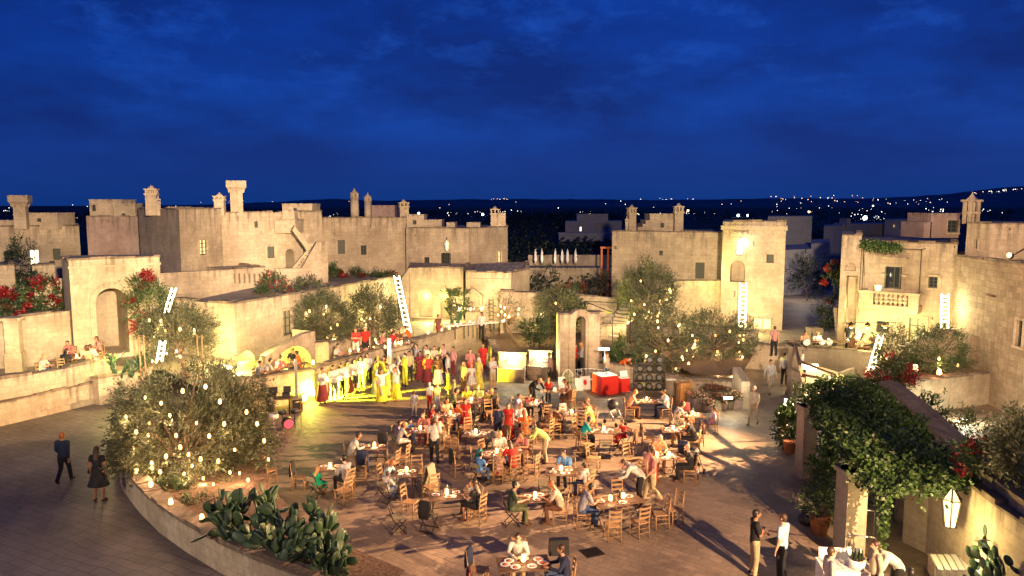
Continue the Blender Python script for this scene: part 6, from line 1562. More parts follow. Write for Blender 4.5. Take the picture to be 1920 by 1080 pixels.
def table(px, py, rz, w, d, ph, seats, zfl=0.0, np_=4, ng=3, light=20, nc=1, dist=None):
    """seats: (angle, None | 'f' | (who, kind, top, bottom, hair, long, outfit, scale), chair kind)"""
    q = G(px, py, zfl + .75); loc = Vector((q.x, q.y, zfl)); rz = radians(rz); key = (w, d)
    if key not in TB: TB[key] = make_table(w, d)
    placecopy(TB[key], loc, rz, 'slatted folding table: ' + ph, 'table', 'dining tables on the square'); rnd = random.Random(int(px * 7 + py))
    lay(loc, rz, w, d, zfl + .752, ph, rnd, np_, ng, light, nc=nc)
    used = set()
    for s in seats:
        a, who = s[0], s[1]; ck = s[2] if len(s) > 2 else 'w'; aa = radians(a) + rz * 0
        # distance to the table edge in that direction
        ca, sa = cos(aa - rz), sin(aa - rz); e_ = min((w / 2) / max(abs(ca), 1e-3), (d / 2) / max(abs(sa), 1e-3)); ds = e_ + (.33 if who else .42 + rnd.uniform(0, .18)) + (s[3] if len(s) > 3 else 0)
        p = loc + Vector((cos(aa), sin(aa), 0)) * ds; di = -Vector((cos(aa), sin(aa))); fz = atan2(di.y, di.x) + pi / 2 + rnd.uniform(-.25, .25) * (1 if who else 2.2)
        sd = side(a)
        if sd in used: sd = 'other ' + sd
        used.add(sd)
        if who:
            wh, kind, top, bot, hr, hl, out, sc = who; g = GAR[out]; g = g % ((top, bot) if g.count('%s') == 2 else (top,))
            lab_ = '%s in %s %s' % (wh, top, 'dress' if 'dress' in out else 'top'); person(p, fz, kind, top, bot, 'seated %s, %s side of %s' % (lab_, sd, ph), hr, hl, out, sc)
            placecopy(CH if ck == 'w' else FC, p + Vector((0, 0, 0)), fz, '%s chair under the %s in %s, %s side, %s' % ('ladder-back' if ck == 'w' else 'folding', wh, top, sd, ph.replace('the ', '', 1)), 'chair', 'chairs on the square', 1.0 if sc > .8 else .92)
        else:
            if rnd.random() < .34:
                jk = small('jacket', JACKET, p, 'jacket hung over the empty chair, %s side of %s' % (sd, ph), 'jacket', None, fz); jk.color = c4(CO[rnd.choice(('navy', 'brown', 'olive', 'denim', 'grey', 'maroon', 'black'))])
            placecopy(CH if ck == 'w' else FC, p, fz, 'empty %s chair, %s side of %s' % ('ladder-back' if ck == 'w' else 'folding slatted', sd, ph), 'chair', 'chairs on the square')
m_, w_, k_ = 'man', 'woman', 'child'
table(982, 1056, 8, 1.3, .8, 'the bottom-edge table covered in plates', [(100, (m_, 'lean', 'white', 'khaki', 'brown', 0, 'long', 1)), (-12, (m_, 'sit', 'navy', 'denim', 'brown', 0, 'long', 1)), (165, None), (215, None)], np_=7, ng=5)
table(1158, 938, 22, 1.5, .8, 'the two-candle table near the tree shadow', [(190, (w_, 'lean', 'grey', 'denim', 'black', 0, 'tee', 1)), (128, None), (78, None), (255, None), (305, None), (350, None), (5, None, 'w', .45)], np_=3, ng=4, nc=2)
table(1003, 932, 10, .8, .8, 'the couple table at lower centre', [(200, (m_, 'sit', 'darkgreen', 'olive', 'black', 0, 'tee', 1), 'f'), (-15, (w_, 'lean', 'cream', 'brown', 'red', 1, 'tee', 1))], np_=3, ng=2)
table(1052, 884, -5, 1.0, .8, 'the table of the blue-shirt man', [(70, (m_, 'lean', 'blue', 'black', 'brown', 0, 'tee', 1)), (-20, (k_, 'sit', 'white', 'navy', 'black', 0, 'tee', .85)), (235, None, 'f')])
table(838, 928, 15, 1.1, .7, 'the lower left table with red flowers', [(25, (k_, 'eat', 'lightblue', 'denim', 'red', 0, 'tee', .8)), (-18, (w_, 'sit', 'black', 'black', 'brown', 1, 'dress', 1)), (168, None), (240, None, 'f'), (215, None, 'f', .5)], np_=3)
table(762, 886, -5, .8, .8, 'the small table left of the menu board', [(165, (k_, 'lean', 'lightblue', 'grey', 'red', 0, 'long', .85)), (228, (k_, 'sit', 'white', 'denim', 'brown', 0, 'long', .75), 'f'), (75, None), (-28, None)], np_=3, ng=2)
table(620, 876, 5, .9, .7, 'the leftmost table', [(245, (k_, 'sit', 'green', 'green', 'blond', 1, 'dress', .75), 'f'), (-40, (m_, 'sit', 'grey', 'black', 'black', 0, 'long', 1)), (185, None), (30, None), (300, None, 'w', .55)], np_=3, ng=2)
table(702, 838, 0, 1.0, .7, 'the upper left table of the square', [(190, (m_, 'lean', 'white', 'khaki', 'black', 0, 'long', 1)), (250, None, 'f'), (-45, None), (-10, None), (80, None)], np_=3)
table(788, 806, 12, 1.1, .8, 'the table right behind the standing waiter', [(170, (k_, 'sit', 'lilac', 'denim', 'brown', 0, 'tee', .8)), (140, (k_, 'lean', 'blue', 'denim', 'black', 0, 'tee', .8)), (218, (k_, 'lean', 'white', 'cream', 'blond', 0, 'dress', .9), 'f'), (80, (w_, 'lean', 'rose', 'maroon', 'brown', 1, 'long', 1)), (45, (w_, 'sit', 'maroon', 'black', 'black', 0, 'long', 1)), (0, (m_, 'lean', 'cream', 'khaki', 'grey', 0, 'long', 1))])
table(845, 778, 0, 1.0, .7, 'the table below the yellow dancers', [(110, (w_, 'sit', 'peach', 'peach', 'brown', 1, 'dress', 1)), (60, (k_, 'lean', 'orange', 'denim', 'brown', 0, 'tee', .85)), (185, (w_, 'sit', 'red', 'red', 'brown', 1, 'dress', .95)), (-10, None, 'f'), (-50, None)], np_=4)
table(892, 813, -5, 1.0, .8, 'the table beside the girl in red', [(200, None), (235, None, 'w', .1), (165, None), (300, None, 'f'), (-25, None), (10, None)], np_=5)
table(884, 752, 10, 1.3, .9, 'the yellow-lit crowded table', [(195, (w_, 'lean', 'olive', 'black', 'black', 0, 'tee', 1.05)), (150, (k_, 'sit', 'yellow', 'yellow', 'blond', 1, 'dress', .8)), (110, (w_, 'lean', 'yellow', 'yellow', 'blond', 1, 'dress', 1)), (70, (w_, 'sit', 'lime', 'white', 'blond', 0, 'tee', 1)), (35, (k_, 'lean', 'yellow', 'yellow', 'brown', 0, 'tee', .85)), (0, (m_, 'sit', 'black', 'black', 'blond', 0, 'tee', 1)), (250, (k_, 'sit', 'peach', 'orange', 'brown', 0, 'dress', .8))], np_=5)
table(942, 848, 25, 1.6, .8, 'the long crowded centre table', [(165, (k_, 'lean', 'teal', 'denim', 'red', 0, 'tee', .75)), (230, (k_, 'sit', 'blue', 'denim', 'black', 0, 'tee', .8), 'f'), (262, (k_, 'lean', 'pink', 'red', 'blond', 1, 'tee', .75)), (300, (w_, 'lean', 'red', 'black', 'brown', 1, 'tee', 1)), (100, (w_, 'sit', 'white', 'denim', 'blond', 1, 'tee', 1)), (45, (m_, 'lean', 'rose', 'brown', 'brown', 0, 'tee', 1)), (190, None, 'w', .2), (330, None, 'w', .1), (130, None)], np_=7, ng=5, nc=2)
table(978, 788, 0, 1.0, .8, 'the table of the bald man', [(95, (m_, 'sit', 'grey', 'black', 'bald', 0, 'long', 1)), (160, None), (-20, None), (280, (w_, 'lean', 'orange', 'orange', 'red', 1, 'dress', 1)), (20, None)], np_=5)
table(1005, 757, 5, 1.0, .8, 'the table behind the bald man', [(160, (k_, 'sit', 'lilac', 'yellow', 'brown', 0, 'tee', .85)), (120, (k_, 'lean', 'maroon', 'black', 'brown', 0, 'tee', .8)), (300, (w_, 'lean', 'black', 'black', 'black', 1, 'tee', .9)), (-30, None)], np_=5)
table(1072, 776, 5, 1.0, .8, 'the candle table of the green-shirt man', [(-10, (m_, 'lean', 'lime', 'khaki', 'brown', 0, 'tee', 1)), (205, (k_, 'lean', 'brown', 'brown', 'black', 0, 'tee', .85)), (155, None), (290, None), (30, (w_, 'eat', 'orange', 'rose', 'red', 0, 'tee', 1)), (65, None)], np_=6)
table(1132, 808, -8, 1.0, .7, 'the table of the teal-shirt man', [(185, (m_, 'lean', 'teal', 'black', 'black', 0, 'tee', 1)), (25, (k_, 'sit', 'red', 'red', 'brown', 0, 'dress', .8), 'f'), (-30, None), (265, None, 'f'), (225, None)], np_=3)
table(1213, 752, 0, 1.0, .7, 'the table before the display racks', [(190, (w_, 'lean', 'peach', 'brown', 'red', 1, 'tee', 1)), (-8, (m_, 'sit', 'white', 'navy', 'black', 0, 'loose', 1))], np_=4)
table(1298, 778, 5, .9, .8, 'the table nearest the flower tubs', [(200, (w_, 'lean', 'white', 'brown', 'brown', 0, 'loose', 1.05)), (90, None), (-10, (k_, 'back', 'lilac', 'lilac', 'black', 0, 'tee', .85)), (245, (k_, 'lean', 'orange', 'brown', 'brown', 0, 'tee', .8))], np_=4)
table(1262, 806, -5, .9, .7, 'the table of the woman in black', [(-30, (w_, 'lean', 'black', 'black', 'brown', 0, 'tee', 1)), (60, (w_, 'sit', 'cream', 'brown', 'brown', 1, 'tee', 1)), (180, None), (20, None)], np_=4)
table(1242, 856, 5, 1.1, .8, 'the table of the man in orange', [(95, (m_, 'lean', 'orange', 'brown', 'grey', 0, 'tee', 1.05)), (-25, (m_, 'sit', 'black', 'black', 'bald', 0, 'tee', 1)), (150, None), (225, (w_, 'lean', 'rose', 'red', 'brown', 0, 'tee', 1)), (45, None)], np_=6, nc=2)
table(1040, 733, 0, .8, .7, 'the table left of the white iron chair', [(0, (m_, 'lean', 'pink', 'black', 'brown', 0, 'tee', 1)), (-30, (w_, 'sit', 'brown', 'grey', 'brown', 1, 'longdress', .95)), (185, None), ], np_=2)
q = G(503, 905); placecopy(CH, q, 2.6, 'lone ladder-back chair half hidden behind the big olive tree', 'chair', 'chairs on the square'); person((q.x - .3, q.y + .3, 0), 2.0, 'hold', 'rose', 'denim', 'child in pink behind the big olive tree near the lone chair', 'red', 0, 'tee', .7)
for px, py, rz, lab in ((1085, 820, .9, 'empty ladder-back chair left of the teal-shirt man'), (918, 790, .35, 'empty ladder-back chair standing apart below the dancers'), (1005, 828, 2.4, 'empty ladder-back chair between the bald man and the green shirt'), (1112, 880, 1.2, 'empty ladder-back chair near the metal floor drain'), (1045, 800, 4.0, 'empty ladder-back chair in front of the phone light')):
    placecopy(CH, G(px, py), rz, lab, 'chair', 'chairs on the square')

# ================================================================ STANDING PEOPLE
def stand(px, py, kind, face, top, bot, out, lab, hair='brown', hl=False, sc=1.0, z=0.0, D=None, group=None):
    q = G(px, py, z) if D is None else P(px, D, py)
    q.z = z; return person(q, FACE[face] if isinstance(face, str) else face, kind, top, bot, lab, hair, hl, out, sc, group=group)
stand(815, 869, 'hold', 'N', 'white', 'black', 'tee', 'waitress in white shirt and black trousers standing with her back turned at centre left', 'brown')
stand(873, 812, 'hold', 'S', 'red', 'red', 'dress', 'girl standing in a bright red dress at the middle tables', 'brown', 1, .85)
stand(934, 828, 'stand', 'N', 'navy', 'navy', 'tee', 'boy standing in navy between the middle tables', 'black', 0, .88)
stand(953, 826, 'stand', 'S', 'red', 'white', 'longdress', 'long-haired girl in red standing beside the boy in navy', 'brown', 1, .9)
stand(1018, 868, 'bend', 'W', 'lime', 'khaki', 'long', 'person in pale green leaning over the long centre table', 'black', 0, 1)
stand(1194, 948, 'bend', 'W', 'white', 'black', 'long', 'waiter in white shirt and black apron bending left near the two-candle table', 'brown', 0, 1.05)
stand(1222, 942, 'walk', 'W', 'rose', 'khaki', 'tee', 'man in red shirt and khaki trousers walking just right of the bending waiter', 'brown', 0, 1.02)
stand(1000, 762, 'lean' if 0 else 'bend', 'SE', 'black', 'black', 'long', 'blond woman in black leaning over the rear table', 'blond', 1, 1)
stand(1028, 756, 'hold', 'N', 'red', 'black', 'tee', 'blond child in red standing with back turned by the rear table', 'blond', 1, .72)
stand(924, 731, 'cross', 'SE', 'white', 'khaki', 'shorts', 'man in white polo and khaki shorts standing before the left wash basin', 'brown', 0, 1.03)
stand(1030, 722, 'hold', 'W', 'pink', 'black', 'shorts', 'man in pink shirt and black shorts before the right wash basin', 'brown', 0, 1.02)
stand(1090, 702, 'cross', 'W', 'grey', 'black', 'long', 'blond woman in grey and black inside the ruined arch', 'blond', 1, 1, z=.26)
stand(1078, 700, 'stand', 'SE', 'red', 'black', 'tee', 'person in red striped top inside the ruined arch', 'brown', 0, .95, z=.26)
stand(1137, 722, 'hold', 'SE', 'beige', 'denim', 'tee', 'woman in beige top behind the red stall', 'red', 1, 1)
stand(1167, 716, 'bend', 'SE', 'orange', 'grey', 'tee', 'person in orange top arranging goods behind the small red stall', 'brown', 0, 1)
stand(1413, 1080, 'cross', 'E', 'black', 'khaki', 'tee', 'man in black t-shirt and khaki trousers at the lower right of the square', 'black', 0, 1.03)
stand(1464, 1092, 'hold', 'NW', 'lightblue', 'black', 'tee', 'man in pale blue shirt and dark trousers with his back to the tower', 'brown', 0, 1.05)
stand(1443, 739, 'walk', 'S', 'white', 'cream', 'loose', 'person in long white tunic walking down from the lane', 'brown', 0, 1.03)
stand(1412, 797, 'walk', 'SW', 'beige', 'cream', 'loose', 'person in pale clothes walking along the right edge of the square', 'grey', 0, 1)
stand(1470, 722, 'stand', 'NE', 'white', 'black', 'long', 'left waiter in white shirt under the cream terrace wall', 'black', 0, 1.02)
stand(1481, 726, 'stand', 'N', 'black', 'black', 'tee', 'person in black between the two waiters at the cream wall', 'black', 0, .85)
stand(1501, 716, 'hold', 'NW', 'white', 'black', 'long', 'right waiter in white shirt under the cream terrace wall', 'brown', 0, 1.02)
stand(122, 906, 'walk', 'N', 'navy', 'black', 'long', 'man in dark blue walking on the dark road at left', 'red', 0, 1.04)
stand(187, 940, 'stand', 'N', 'black', 'black', 'dress', 'woman in dark dress with bare legs beside the planter wall', 'brown', 1, 1.06)
mb = MB(); q = G(176, 925); mb.box((q.x, q.y, .82), (.28, .12, .22), .3, taper=.8); mb.tube([(q.x - .1, q.y, .93), (q.x, q.y, 1.15), (q.x + .1, q.y, .93)], .01, 5); mb.build('handbag', M['black'], label='black handbag held by the woman at the planter wall', cat='bag')
# musicians and dancers along the stage wall
MUS = [(605, 757, 'play', 'SE', 'white', 'maroon', 'folk', 'leftmost musician in dark skirt with red sash'), (626, 751, 'play', 'SE', 'white', 'olive', 'loose', 'second musician from the left, white shirt'), (641, 746, 'play', 'SE', 'white', 'black', 'loose', 'third musician from the left, black knee trousers'),
       (653, 741, 'hold', 'SE', 'cream', 'maroon', 'folk', 'fourth musician from the left with red sash'), (666, 736, 'play', 'SE', 'white', 'black', 'shorts', 'fifth musician in black shorts'), (678, 730, 'hold', 'S', 'white', 'lime', 'long', 'sixth musician near the wall'), (690, 724, 'play', 'S', 'white', 'black', 'long', 'musician at the right end of the row'),
       (760, 724, 'cross', 'SW', 'yellow', 'yellow', 'long', 'tall singer washed yellow at the right of the stage')]  # yellow wash of the stage light is put into this singer's clothes
for i, a in enumerate(MUS): stand(a[0], a[1], a[2], a[3], a[4], a[5], a[6], a[7], 'black' if i % 2 else 'brown', i == 3, 1.02)
FOLK = [(768, 716, 'stand', 'S', 'khaki', 'black', 'long', 'man in khaki and dark hat line at the left of the folk group'), (782, 700, 'stand', 'SW', 'grey', 'black', 'tee', 'tall man in grey shirt behind the folk group'), (788, 716, 'play', 'S', 'maroon', 'maroon', 'folk', 'folk singer in dark vest with red sash'), (803, 722, 'play', 'S', 'red', 'maroon', 'folk', 'folk singer in red vest and dark skirt'),
        (800, 702, 'stand', 'SW', 'white', 'brown', 'loose', 'tall man in white sleeves behind the red vest'), (815, 704, 'cross', 'S', 'beige', 'black', 'long', 'man in beige shirt at the middle of the folk group'), (821, 724, 'hold', 'S', 'brown', 'white', 'folk', 'girl with a white apron skirt in the folk group'), (832, 700, 'cross', 'SW', 'pink', 'black', 'long', 'man in pink vest at the back of the folk group'),
        (840, 720, 'stand', 'W', 'white', 'black', 'loose', 'man in white sleeves and black waistcoat at the right of the group'), (850, 706, 'stand', 'SW', 'rose', 'maroon', 'long', 'man in red checked shirt at the right end of the folk group')]
for i, a in enumerate(FOLK): stand(a[0], a[1], a[2], a[3], a[4], a[5], a[6], a[7], ('black', 'brown')[i % 2], i in (6,), .98)
DAN = [(704, 744, 'dance', 'E', 'yellow', 'lime', 'folk', 'dancer with raised arms at the left of the yellow-lit ring'), (716, 757, 'dance', 'SE', 'white', 'yellow', 'folk', 'nearest dancer in wide yellow skirt'), (727, 744, 'dance', 'W', 'yellow', 'yellow', 'folk', 'dancer in the middle of the yellow-lit ring'), (743, 752, 'dance', 'SW', 'white', 'yellow', 'folk', 'dancer in yellow skirt at the right front of the ring'),
       (721, 728, 'dance', 'S', 'yellow', 'yellow', 'folk', 'dancer at the back left of the ring'), (742, 732, 'dance', 'NW', 'white', 'lime', 'folk', 'dancer at the back right of the ring')]
for i, a in enumerate(DAN): stand(a[0], a[1], a[2], a[3], a[4], a[5], a[6], a[7], 'brown', True, .98)
KID = [(841, 742, 'dance', 'W', 'yellow', 'yellow', 'dress', 'little girl in yellow with outstretched arms', .68), (852, 750, 'stand', 'W', 'yellow', 'white', 'dress', 'small child in pale yellow behind the girl with outstretched arms', .6), (806, 768, 'stand', 'NW', 'white', 'red', 'tee', 'white-haired child watching the dancers from below', .75), (820, 770, 'stand', 'NW', 'lime', 'white', 'tee', 'blond child watching the dancers beside the white-haired one', .75),
       (870, 738, 'stand', 'SW', 'lime', 'brown', 'tee', 'blond woman in lime standing behind the crowded table', .95), (884, 735, 'hold', 'S', 'white', 'cream', 'dress', 'girl in white standing behind the crowded table', .85), (898, 732, 'stand', 'SW', 'yellow', 'orange', 'longdress', 'woman in a long yellow dress right of the folk crowd', 1.0), (777, 782, 'stand', 'N', 'grey', 'beige', 'tee', 'grey-clad boy standing near the waitress table', .7), (882, 712, 'hold', 'S', 'rose', 'red', 'tee', 'person in red standing against the stage wall end', 1.0), (906, 700, 'walk', 'S', 'red', 'red', 'tee', 'person in red shirt coming down along the stage wall', 1.0)]
for i, a in enumerate(KID): stand(a[0], a[1], a[2], a[3], a[4], a[5], a[6], a[7], ('blond', 'blond', 'white', 'blond')[i % 4] if i < 7 else 'brown', i not in (2, 7), a[8])
# tambourines
mb = MB(); mb.lathe((0, 0, 0), [(.13, 0), (.14, .02), (.14, .04), (.13, .05), (.12, .05), (.12, .03)], 16); TAMB = mb.mesh('tambourine', [M['cloth_white']])
for px, py, lab in ((605, 757, 'leftmost'), (641, 746, 'third'), (666, 736, 'fifth')):
    q = G(px, py); o = bpy.data.objects.new('tambourine', TAMB); COL.objects.link(o); o.location = (q.x + .28, q.y - .26, 1.25); o.rotation_euler = (1.2, .3, .8); tag(o, 'pale tambourine played by the %s musician from the left' % lab, 'tambourine')
# people on the terraces
def tperson(px, py, kind, face, top, bot, out, lab, hair, hl, sc, z): return stand(px, py, kind, face, top, bot, out, lab, hair, hl, sc, z)
tperson(668, 672, 'cross', 'S', 'red', 'white', 'tee', 'left man in red shirt standing on the stage terrace', 'brown', 0, 1.02, TS)
tperson(686, 671, 'stand', 'S', 'red', 'black', 'tee', 'right man in red shirt standing on the stage terrace', 'white', 0, 1.04, TS)
stand(903, 637, 'stand', 'S', 'white', 'black', 'long', 'cook in white behind the buffet table on the stage terrace', 'black', 0, 1.05, TS)
stand(822, 640, 'walk', 'SE', 'brown', 'maroon', 'tee', 'dark figure walking along the stage terrace before the arches', 'black', 0, 1, TS)
def long_table(px0, py0, px1, py1, z, w, label, ph, n, rnd, light=20):
    a, b = G(px0, py0, z + .75), G(px1, py1, z + .75); a.z = b.z = z; d = (b - a); L = d.length; rz = atan2(d.y, d.x); c = (a + b) / 2; key = (round(L, 2), w)
    TB[key] = make_table(L, w); placecopy(TB[key], c, rz, label, 'table'); lay(c, rz, L, w, z + .752, ph, rnd, n, n, light, nc=2)
    return a, b, rz
rnd = random.Random(4)
# far left terrace diners
LD = long_table(88, 678, 214, 662, TL, .8, 'long candle-lit dining table on the far left terrace', 'the far left terrace table', 8, rnd, 26)
for px, py, kind, face, top, bot, hr, hl, lab in ((82, 712, 'sit', 'E', 'white', 'denim', 'blond', 1, 'blond woman in white at the left end of the far left terrace table'), (121, 702, 'lean', 'N', 'black', 'black', 'black', 1, 'dark-haired person with back turned at the far left terrace table'), (135, 680, 'lean', 'S', 'rose', 'brown', 'brown', 0, 'person in pink on the wall side of the far left terrace table'),
                                                 (182, 690, 'lean', 'W', 'white', 'denim', 'brown', 0, 'man in white at the right part of the far left terrace table'), (187, 672, 'sit', 'SW', 'rose', 'brown', 'brown', 1, 'woman in rose at the far right end of the far left terrace table'), (168, 693, 'lean', 'NW', 'peach', 'brown', 'brown', 1, 'child in peach between the two whites at the far left terrace table')):
    q = G(px, py + 4, TL); person(q, FACE[face], kind, top, bot, lab, hr, hl, 'tee', 1); placecopy(CH, q, FACE[face], 'chair under the ' + lab, 'chair', 'chairs on the far left terrace')
# diners behind the left part of the stage wall
LD = long_table(484, 700, 568, 678, TS, .7, 'dining table behind the wall below the glowing arches', 'the table below the glowing arches', 5, rnd, 22)
for px, py, kind, face, top, hr, lab in ((486, 722, 'sit', 'E', 'grey', 'black', 'leftmost diner in grey below the glowing arches'), (498, 718, 'lean', 'NE', 'white', 'black', 'diner in white beside the leftmost one below the arches'), (524, 712, 'lean', 'N', 'rose', 'brown', 'bald diner leaning forward below the arches'), (561, 700, 'sit', 'W', 'orange', 'black', 'diner in orange at the right end below the arches'), (551, 694, 'sit', 'S', 'black', 'black', 'diner in black facing the square below the arches')):
    q = G(px, py + 6, TS); person(q, FACE[face], kind, top, 'denim', lab, hr, 0, 'tee', 1); placecopy(CH, q, FACE[face], 'chair under the ' + lab, 'chair', 'chairs below the glowing arches')
LD = long_table(626, 668, 700, 652, TS, .7, 'dining table on the stage terrace under the olive trees', 'the table under the stage olives', 4, rnd, 18)
stand(631, 690, 'sit', 'E', 'white', 'black', 'tee', 'diner in white at the left end of the table under the stage olives', 'black', 0, 1, TS)
for px, py, kind, face, top, hr, lab in ((716, 664, 'sit', 'E', 'rose', 'brown', 'leftmost diner in rose on the upper stage terrace'), (732, 662, 'lean', 'NE', 'red', 'brown', 'diner in red on the upper stage terrace'), (748, 658, 'sit', 'S', 'brown', 'black', 'big dark-haired diner on the upper stage terrace'), (768, 650, 'lean', 'W', 'orange', 'brown', 'diner in orange at the right of the upper stage terrace')):
    q = G(px, py, TS); person(q, FACE[face], kind, top, 'brown', lab, hr, px == 748, 'tee', 1); placecopy(CH, q, FACE[face], 'chair under the ' + lab, 'chair', 'chairs on the upper stage terrace')
long_table(720, 652, 775, 640, TS, .7, 'candle-lit table on the upper stage terrace by the ladder', 'the table by the lit ladder', 4, rnd, 20)
# buffet table with cloth
a, b = G(836, 612, TS + .9), G(936, 604, TS + .9); r = root_at('buffet_table', ((a.x + b.x) / 2, (a.y + b.y) / 2, TS), 'long buffet table with pale cloth on the stage terrace between two light trusses', 'table'); mb = MB(); d = (b - a).normalized(); n_ = Vector((-d.y, d.x, 0)); mb.prism([(a.x, a.y), (b.x, b.y), (b + n_ * .8).to_2d(), (a + n_ * .8).to_2d()], TS + .86, TS + .9); mb.build('top', M['cloth_white'], r)
for k in range(7):
    for s in (0, .75): q = a + d * (b - a).length * k / 6 + n_ * s; mb = MB(); mb.bar((q.x, q.y + .02, TS), (q.x, q.y + .02, TS + .86), .06); mb.build('leg', M['iron'], r)
for k in range(9): q = a + d * (b - a).length * (k + .5) / 9 + n_ * .4; small('plate', PLATE, (q.x, q.y, TS + .902), 'serving plate on the long buffet table', 'plate', 'plates on the buffet table', 0, 1.6)
# light trusses with a festoon
tr = []
for px, lab in ((851, 'left black truss post beside the buffet table'), (921, 'right black truss post beside the buffet table')):
    q = G(px, 626, TS); r = root_at('truss_post', (q.x, q.y, TS), lab, 'post'); mb = MB(); z1_ = ZZ(560, q.y); tr.append((q.x, q.y, z1_))
    for sx in (-.14, .14): mb.bar((q.x + sx, q.y, TS), (q.x + sx, q.y, z1_), .05)
    mb.build('upright', M['iron'], r); mb = MB(); nz = 9
    for k in range(nz): z = TS + .2 + (z1_ - TS - .3) * k / (nz - 1); mb.bar((q.x - .14, q.y, z), (q.x + .14, q.y, z), .04)
    mb.build('rung', M['iron'], r)
fe = root_at('light_string', tr[0], 'festoon of small glasses and bulbs strung between the two truss posts', 'lights'); mb = MB(); m2 = MB(); A_, B_ = Vector(tr[0]), Vector(tr[1]); pts = []
for k in range(25):
    t = k / 24; q = A_.lerp(B_, t); q.z -= .35 + .25 * sin(pi * t); pts.append(q)
    if 0 < k < 24 and k % 2: m2.lathe(q - Vector((0, 0, .16)), [(.03, 0), (.05, .06), (.04, .14)], 6)
mb.tube(pts, .012, 4); mb.build('cable', M['iron'], fe); m2.build('glass_jars', M['steel'], fe)
for t in (.15, .45, .75): q = A_.lerp(B_, t); bulb((q.x, q.y, q.z - .6), 'warm bulb on the festoon over the buffet table', 'festoon bulbs over the buffet', 1.6, 60, False)
# upper right terrace party
LD = long_table(1475, 640, 1615, 640, TS + .1, .8, 'long table of white plates on the terrace above the cream wall', 'the terrace table above the cream wall', 9, rnd, 26)
for px, py, kind, face, top, bot, hr, hl, lab in ((1451, 668, 'stand', 'N', 'rose', 'black', 'brown', 0, 'man in pink shirt standing at the left end above the cream wall'), (1597, 668, 'sit', 'E', 'brown', 'brown', 'brown', 1, 'long-haired diner left of three above the cream wall'), (1614, 668, 'sit', 'E', 'beige', 'brown', 'brown', 1, 'middle long-haired diner of three above the cream wall'), (1636, 666, 'sit', 'W', 'brown', 'black', 'black', 1, 'right diner of three above the cream wall'),
                                                 (1590, 660, 'stand', 'S', 'black', 'black', 'black', 0, 'dark waiter behind the terrace table above the cream wall'), (1505, 662, 'lean', 'S', 'peach', 'brown', 'brown', 0, 'diner in peach behind the plates above the cream wall'), (1528, 662, 'lean', 'S', 'white', 'brown', 'blond', 1, 'blond diner in white behind the plates above the cream wall'), (1700, 655, 'stand', 'W', 'red', 'brown', 'brown', 0, 'person in red at the foot of the balustrade house')):
    stand(px, py, kind, face, top, bot, 'tee', lab, hr, hl, 1, TS + .1)
mb = MB()
for k in range(8):
    q = G(1472 + k * 5 + (k % 2) * 2, 652, TS + 1.0); 
for px, lab, s in ((1512, 'large white balloon-like lamp on the terrace table', .2), (1541, 'white globe lamp in the middle of the terrace table', .17), (1555, 'white globe lamp right of the middle on the terrace table', .17)):
    q = G(px, 645, TS + 1.0); r = root_at('globe_lamp', (q.x, q.y, TS + .85), lab, 'lamp'); mb = MB(); mb.ball((q.x, q.y, TS + 1.1), s, 12, 8); mb.build('globe', M['cloth_white'], r); mb = MB(); mb.lathe((q.x, q.y, TS + .852), [(.08, 0), (.03, .03)], 8); mb.build('foot', M['iron'], r)
# bell lamps of that terrace
for px, lab in ((1596, 'left hanging bell lamp under the balcony'), (1627, 'middle hanging bell lamp under the balcony'), (1660, 'right hanging bell lamp under the balcony')):
    q = P(px, 38.8, 610); z = ZZ(612, 38.8); r = root_at('bell_lamp', (q.x, q.y, z), lab, 'lamp'); mb = MB(); mb.lathe((q.x, q.y, z), [(.2, 0), (.14, .1), (.05, .2), (.03, .26)], 12); mb.build('shade', M['brass'], r); mb = MB(); mb.ball((q.x, q.y, z - .04), .09, 8, 6); mb.build('bulb', M['lampwhite'], r); lamp('POINT', (q.x, q.y, z - .2), 60, (1, .8, .45), .06)
mb = MB(); pts = [(P(x, 38.8, 605).x, 38.8, ZZ(606 - (2 if x in (1580, 1612, 1645, 1680) else 0), 38.8)) for x in (1578, 1596, 1612, 1627, 1645, 1660, 1680)]; mb.tube(pts, .015, 4); mb.build('lamp_cable', M['iron'], label='thin cable carrying the three bell lamps', cat='cable')

# ================================================================ LIT LADDERS
def ladder(x0, y0, x1, y1, D0, D1, wpx, label, w=60, n=9, lean=True, dx=None):
    """x0,y0 top; x1,y1 foot bearings"""
    a = P(x0, D0, y0); a.z = ZZ(y0, D0); b = P(x1, D1, y1); b.z = ZZ(y1, D1); s = Vector((wpx / FOC * D1 / 2, 0, 0)) if dx is None else Vector(dx) * (wpx / FOC * D1 / 2)
    r = root_at('lit_ladder', (b.x, b.y, b.z), label, 'ladder')
    for k in (-1, 1): mb = MB(); mb.bar(a + s * k, b + s * k, .045); mb.build('rail', M['wood'], r)
    for i in range(n): q = b.lerp(a, (i + .5) / n); mb = MB(); mb.bar(q - s, q + s, .03); mb.build('rung', M['wood'], r)
    mb = MB(); nn = n * 5
    for i in range(nn + 1):
        q = b.lerp(a, i / nn)
        for k in (-1, 1): mb.ball(q + s * k + Vector((0, -.06, 0)), .045, 6, 4)
    for i in range(n):
        q = b.lerp(a, (i + .5) / n)
        for k in range(1, 6): mb.ball(q + s * (k / 3 - 1) + Vector((0, -.05, 0)), .04, 6, 4)
    mb.build('light_string', M['led'], r); q = a.lerp(b, .5) + Vector((0, -.35, 0)); lamp('POINT', q, w, (1, .88, .5), .25); q = a.lerp(b, .15) + Vector((0, -.35, 0)); lamp('POINT', q, w * .6, (1, .88, .5), .25); return r
ladder(327, 541, 313, 585, 38.0, 37.2, 8, 'short lit ladder above the gatehouse olive', 60, 4)
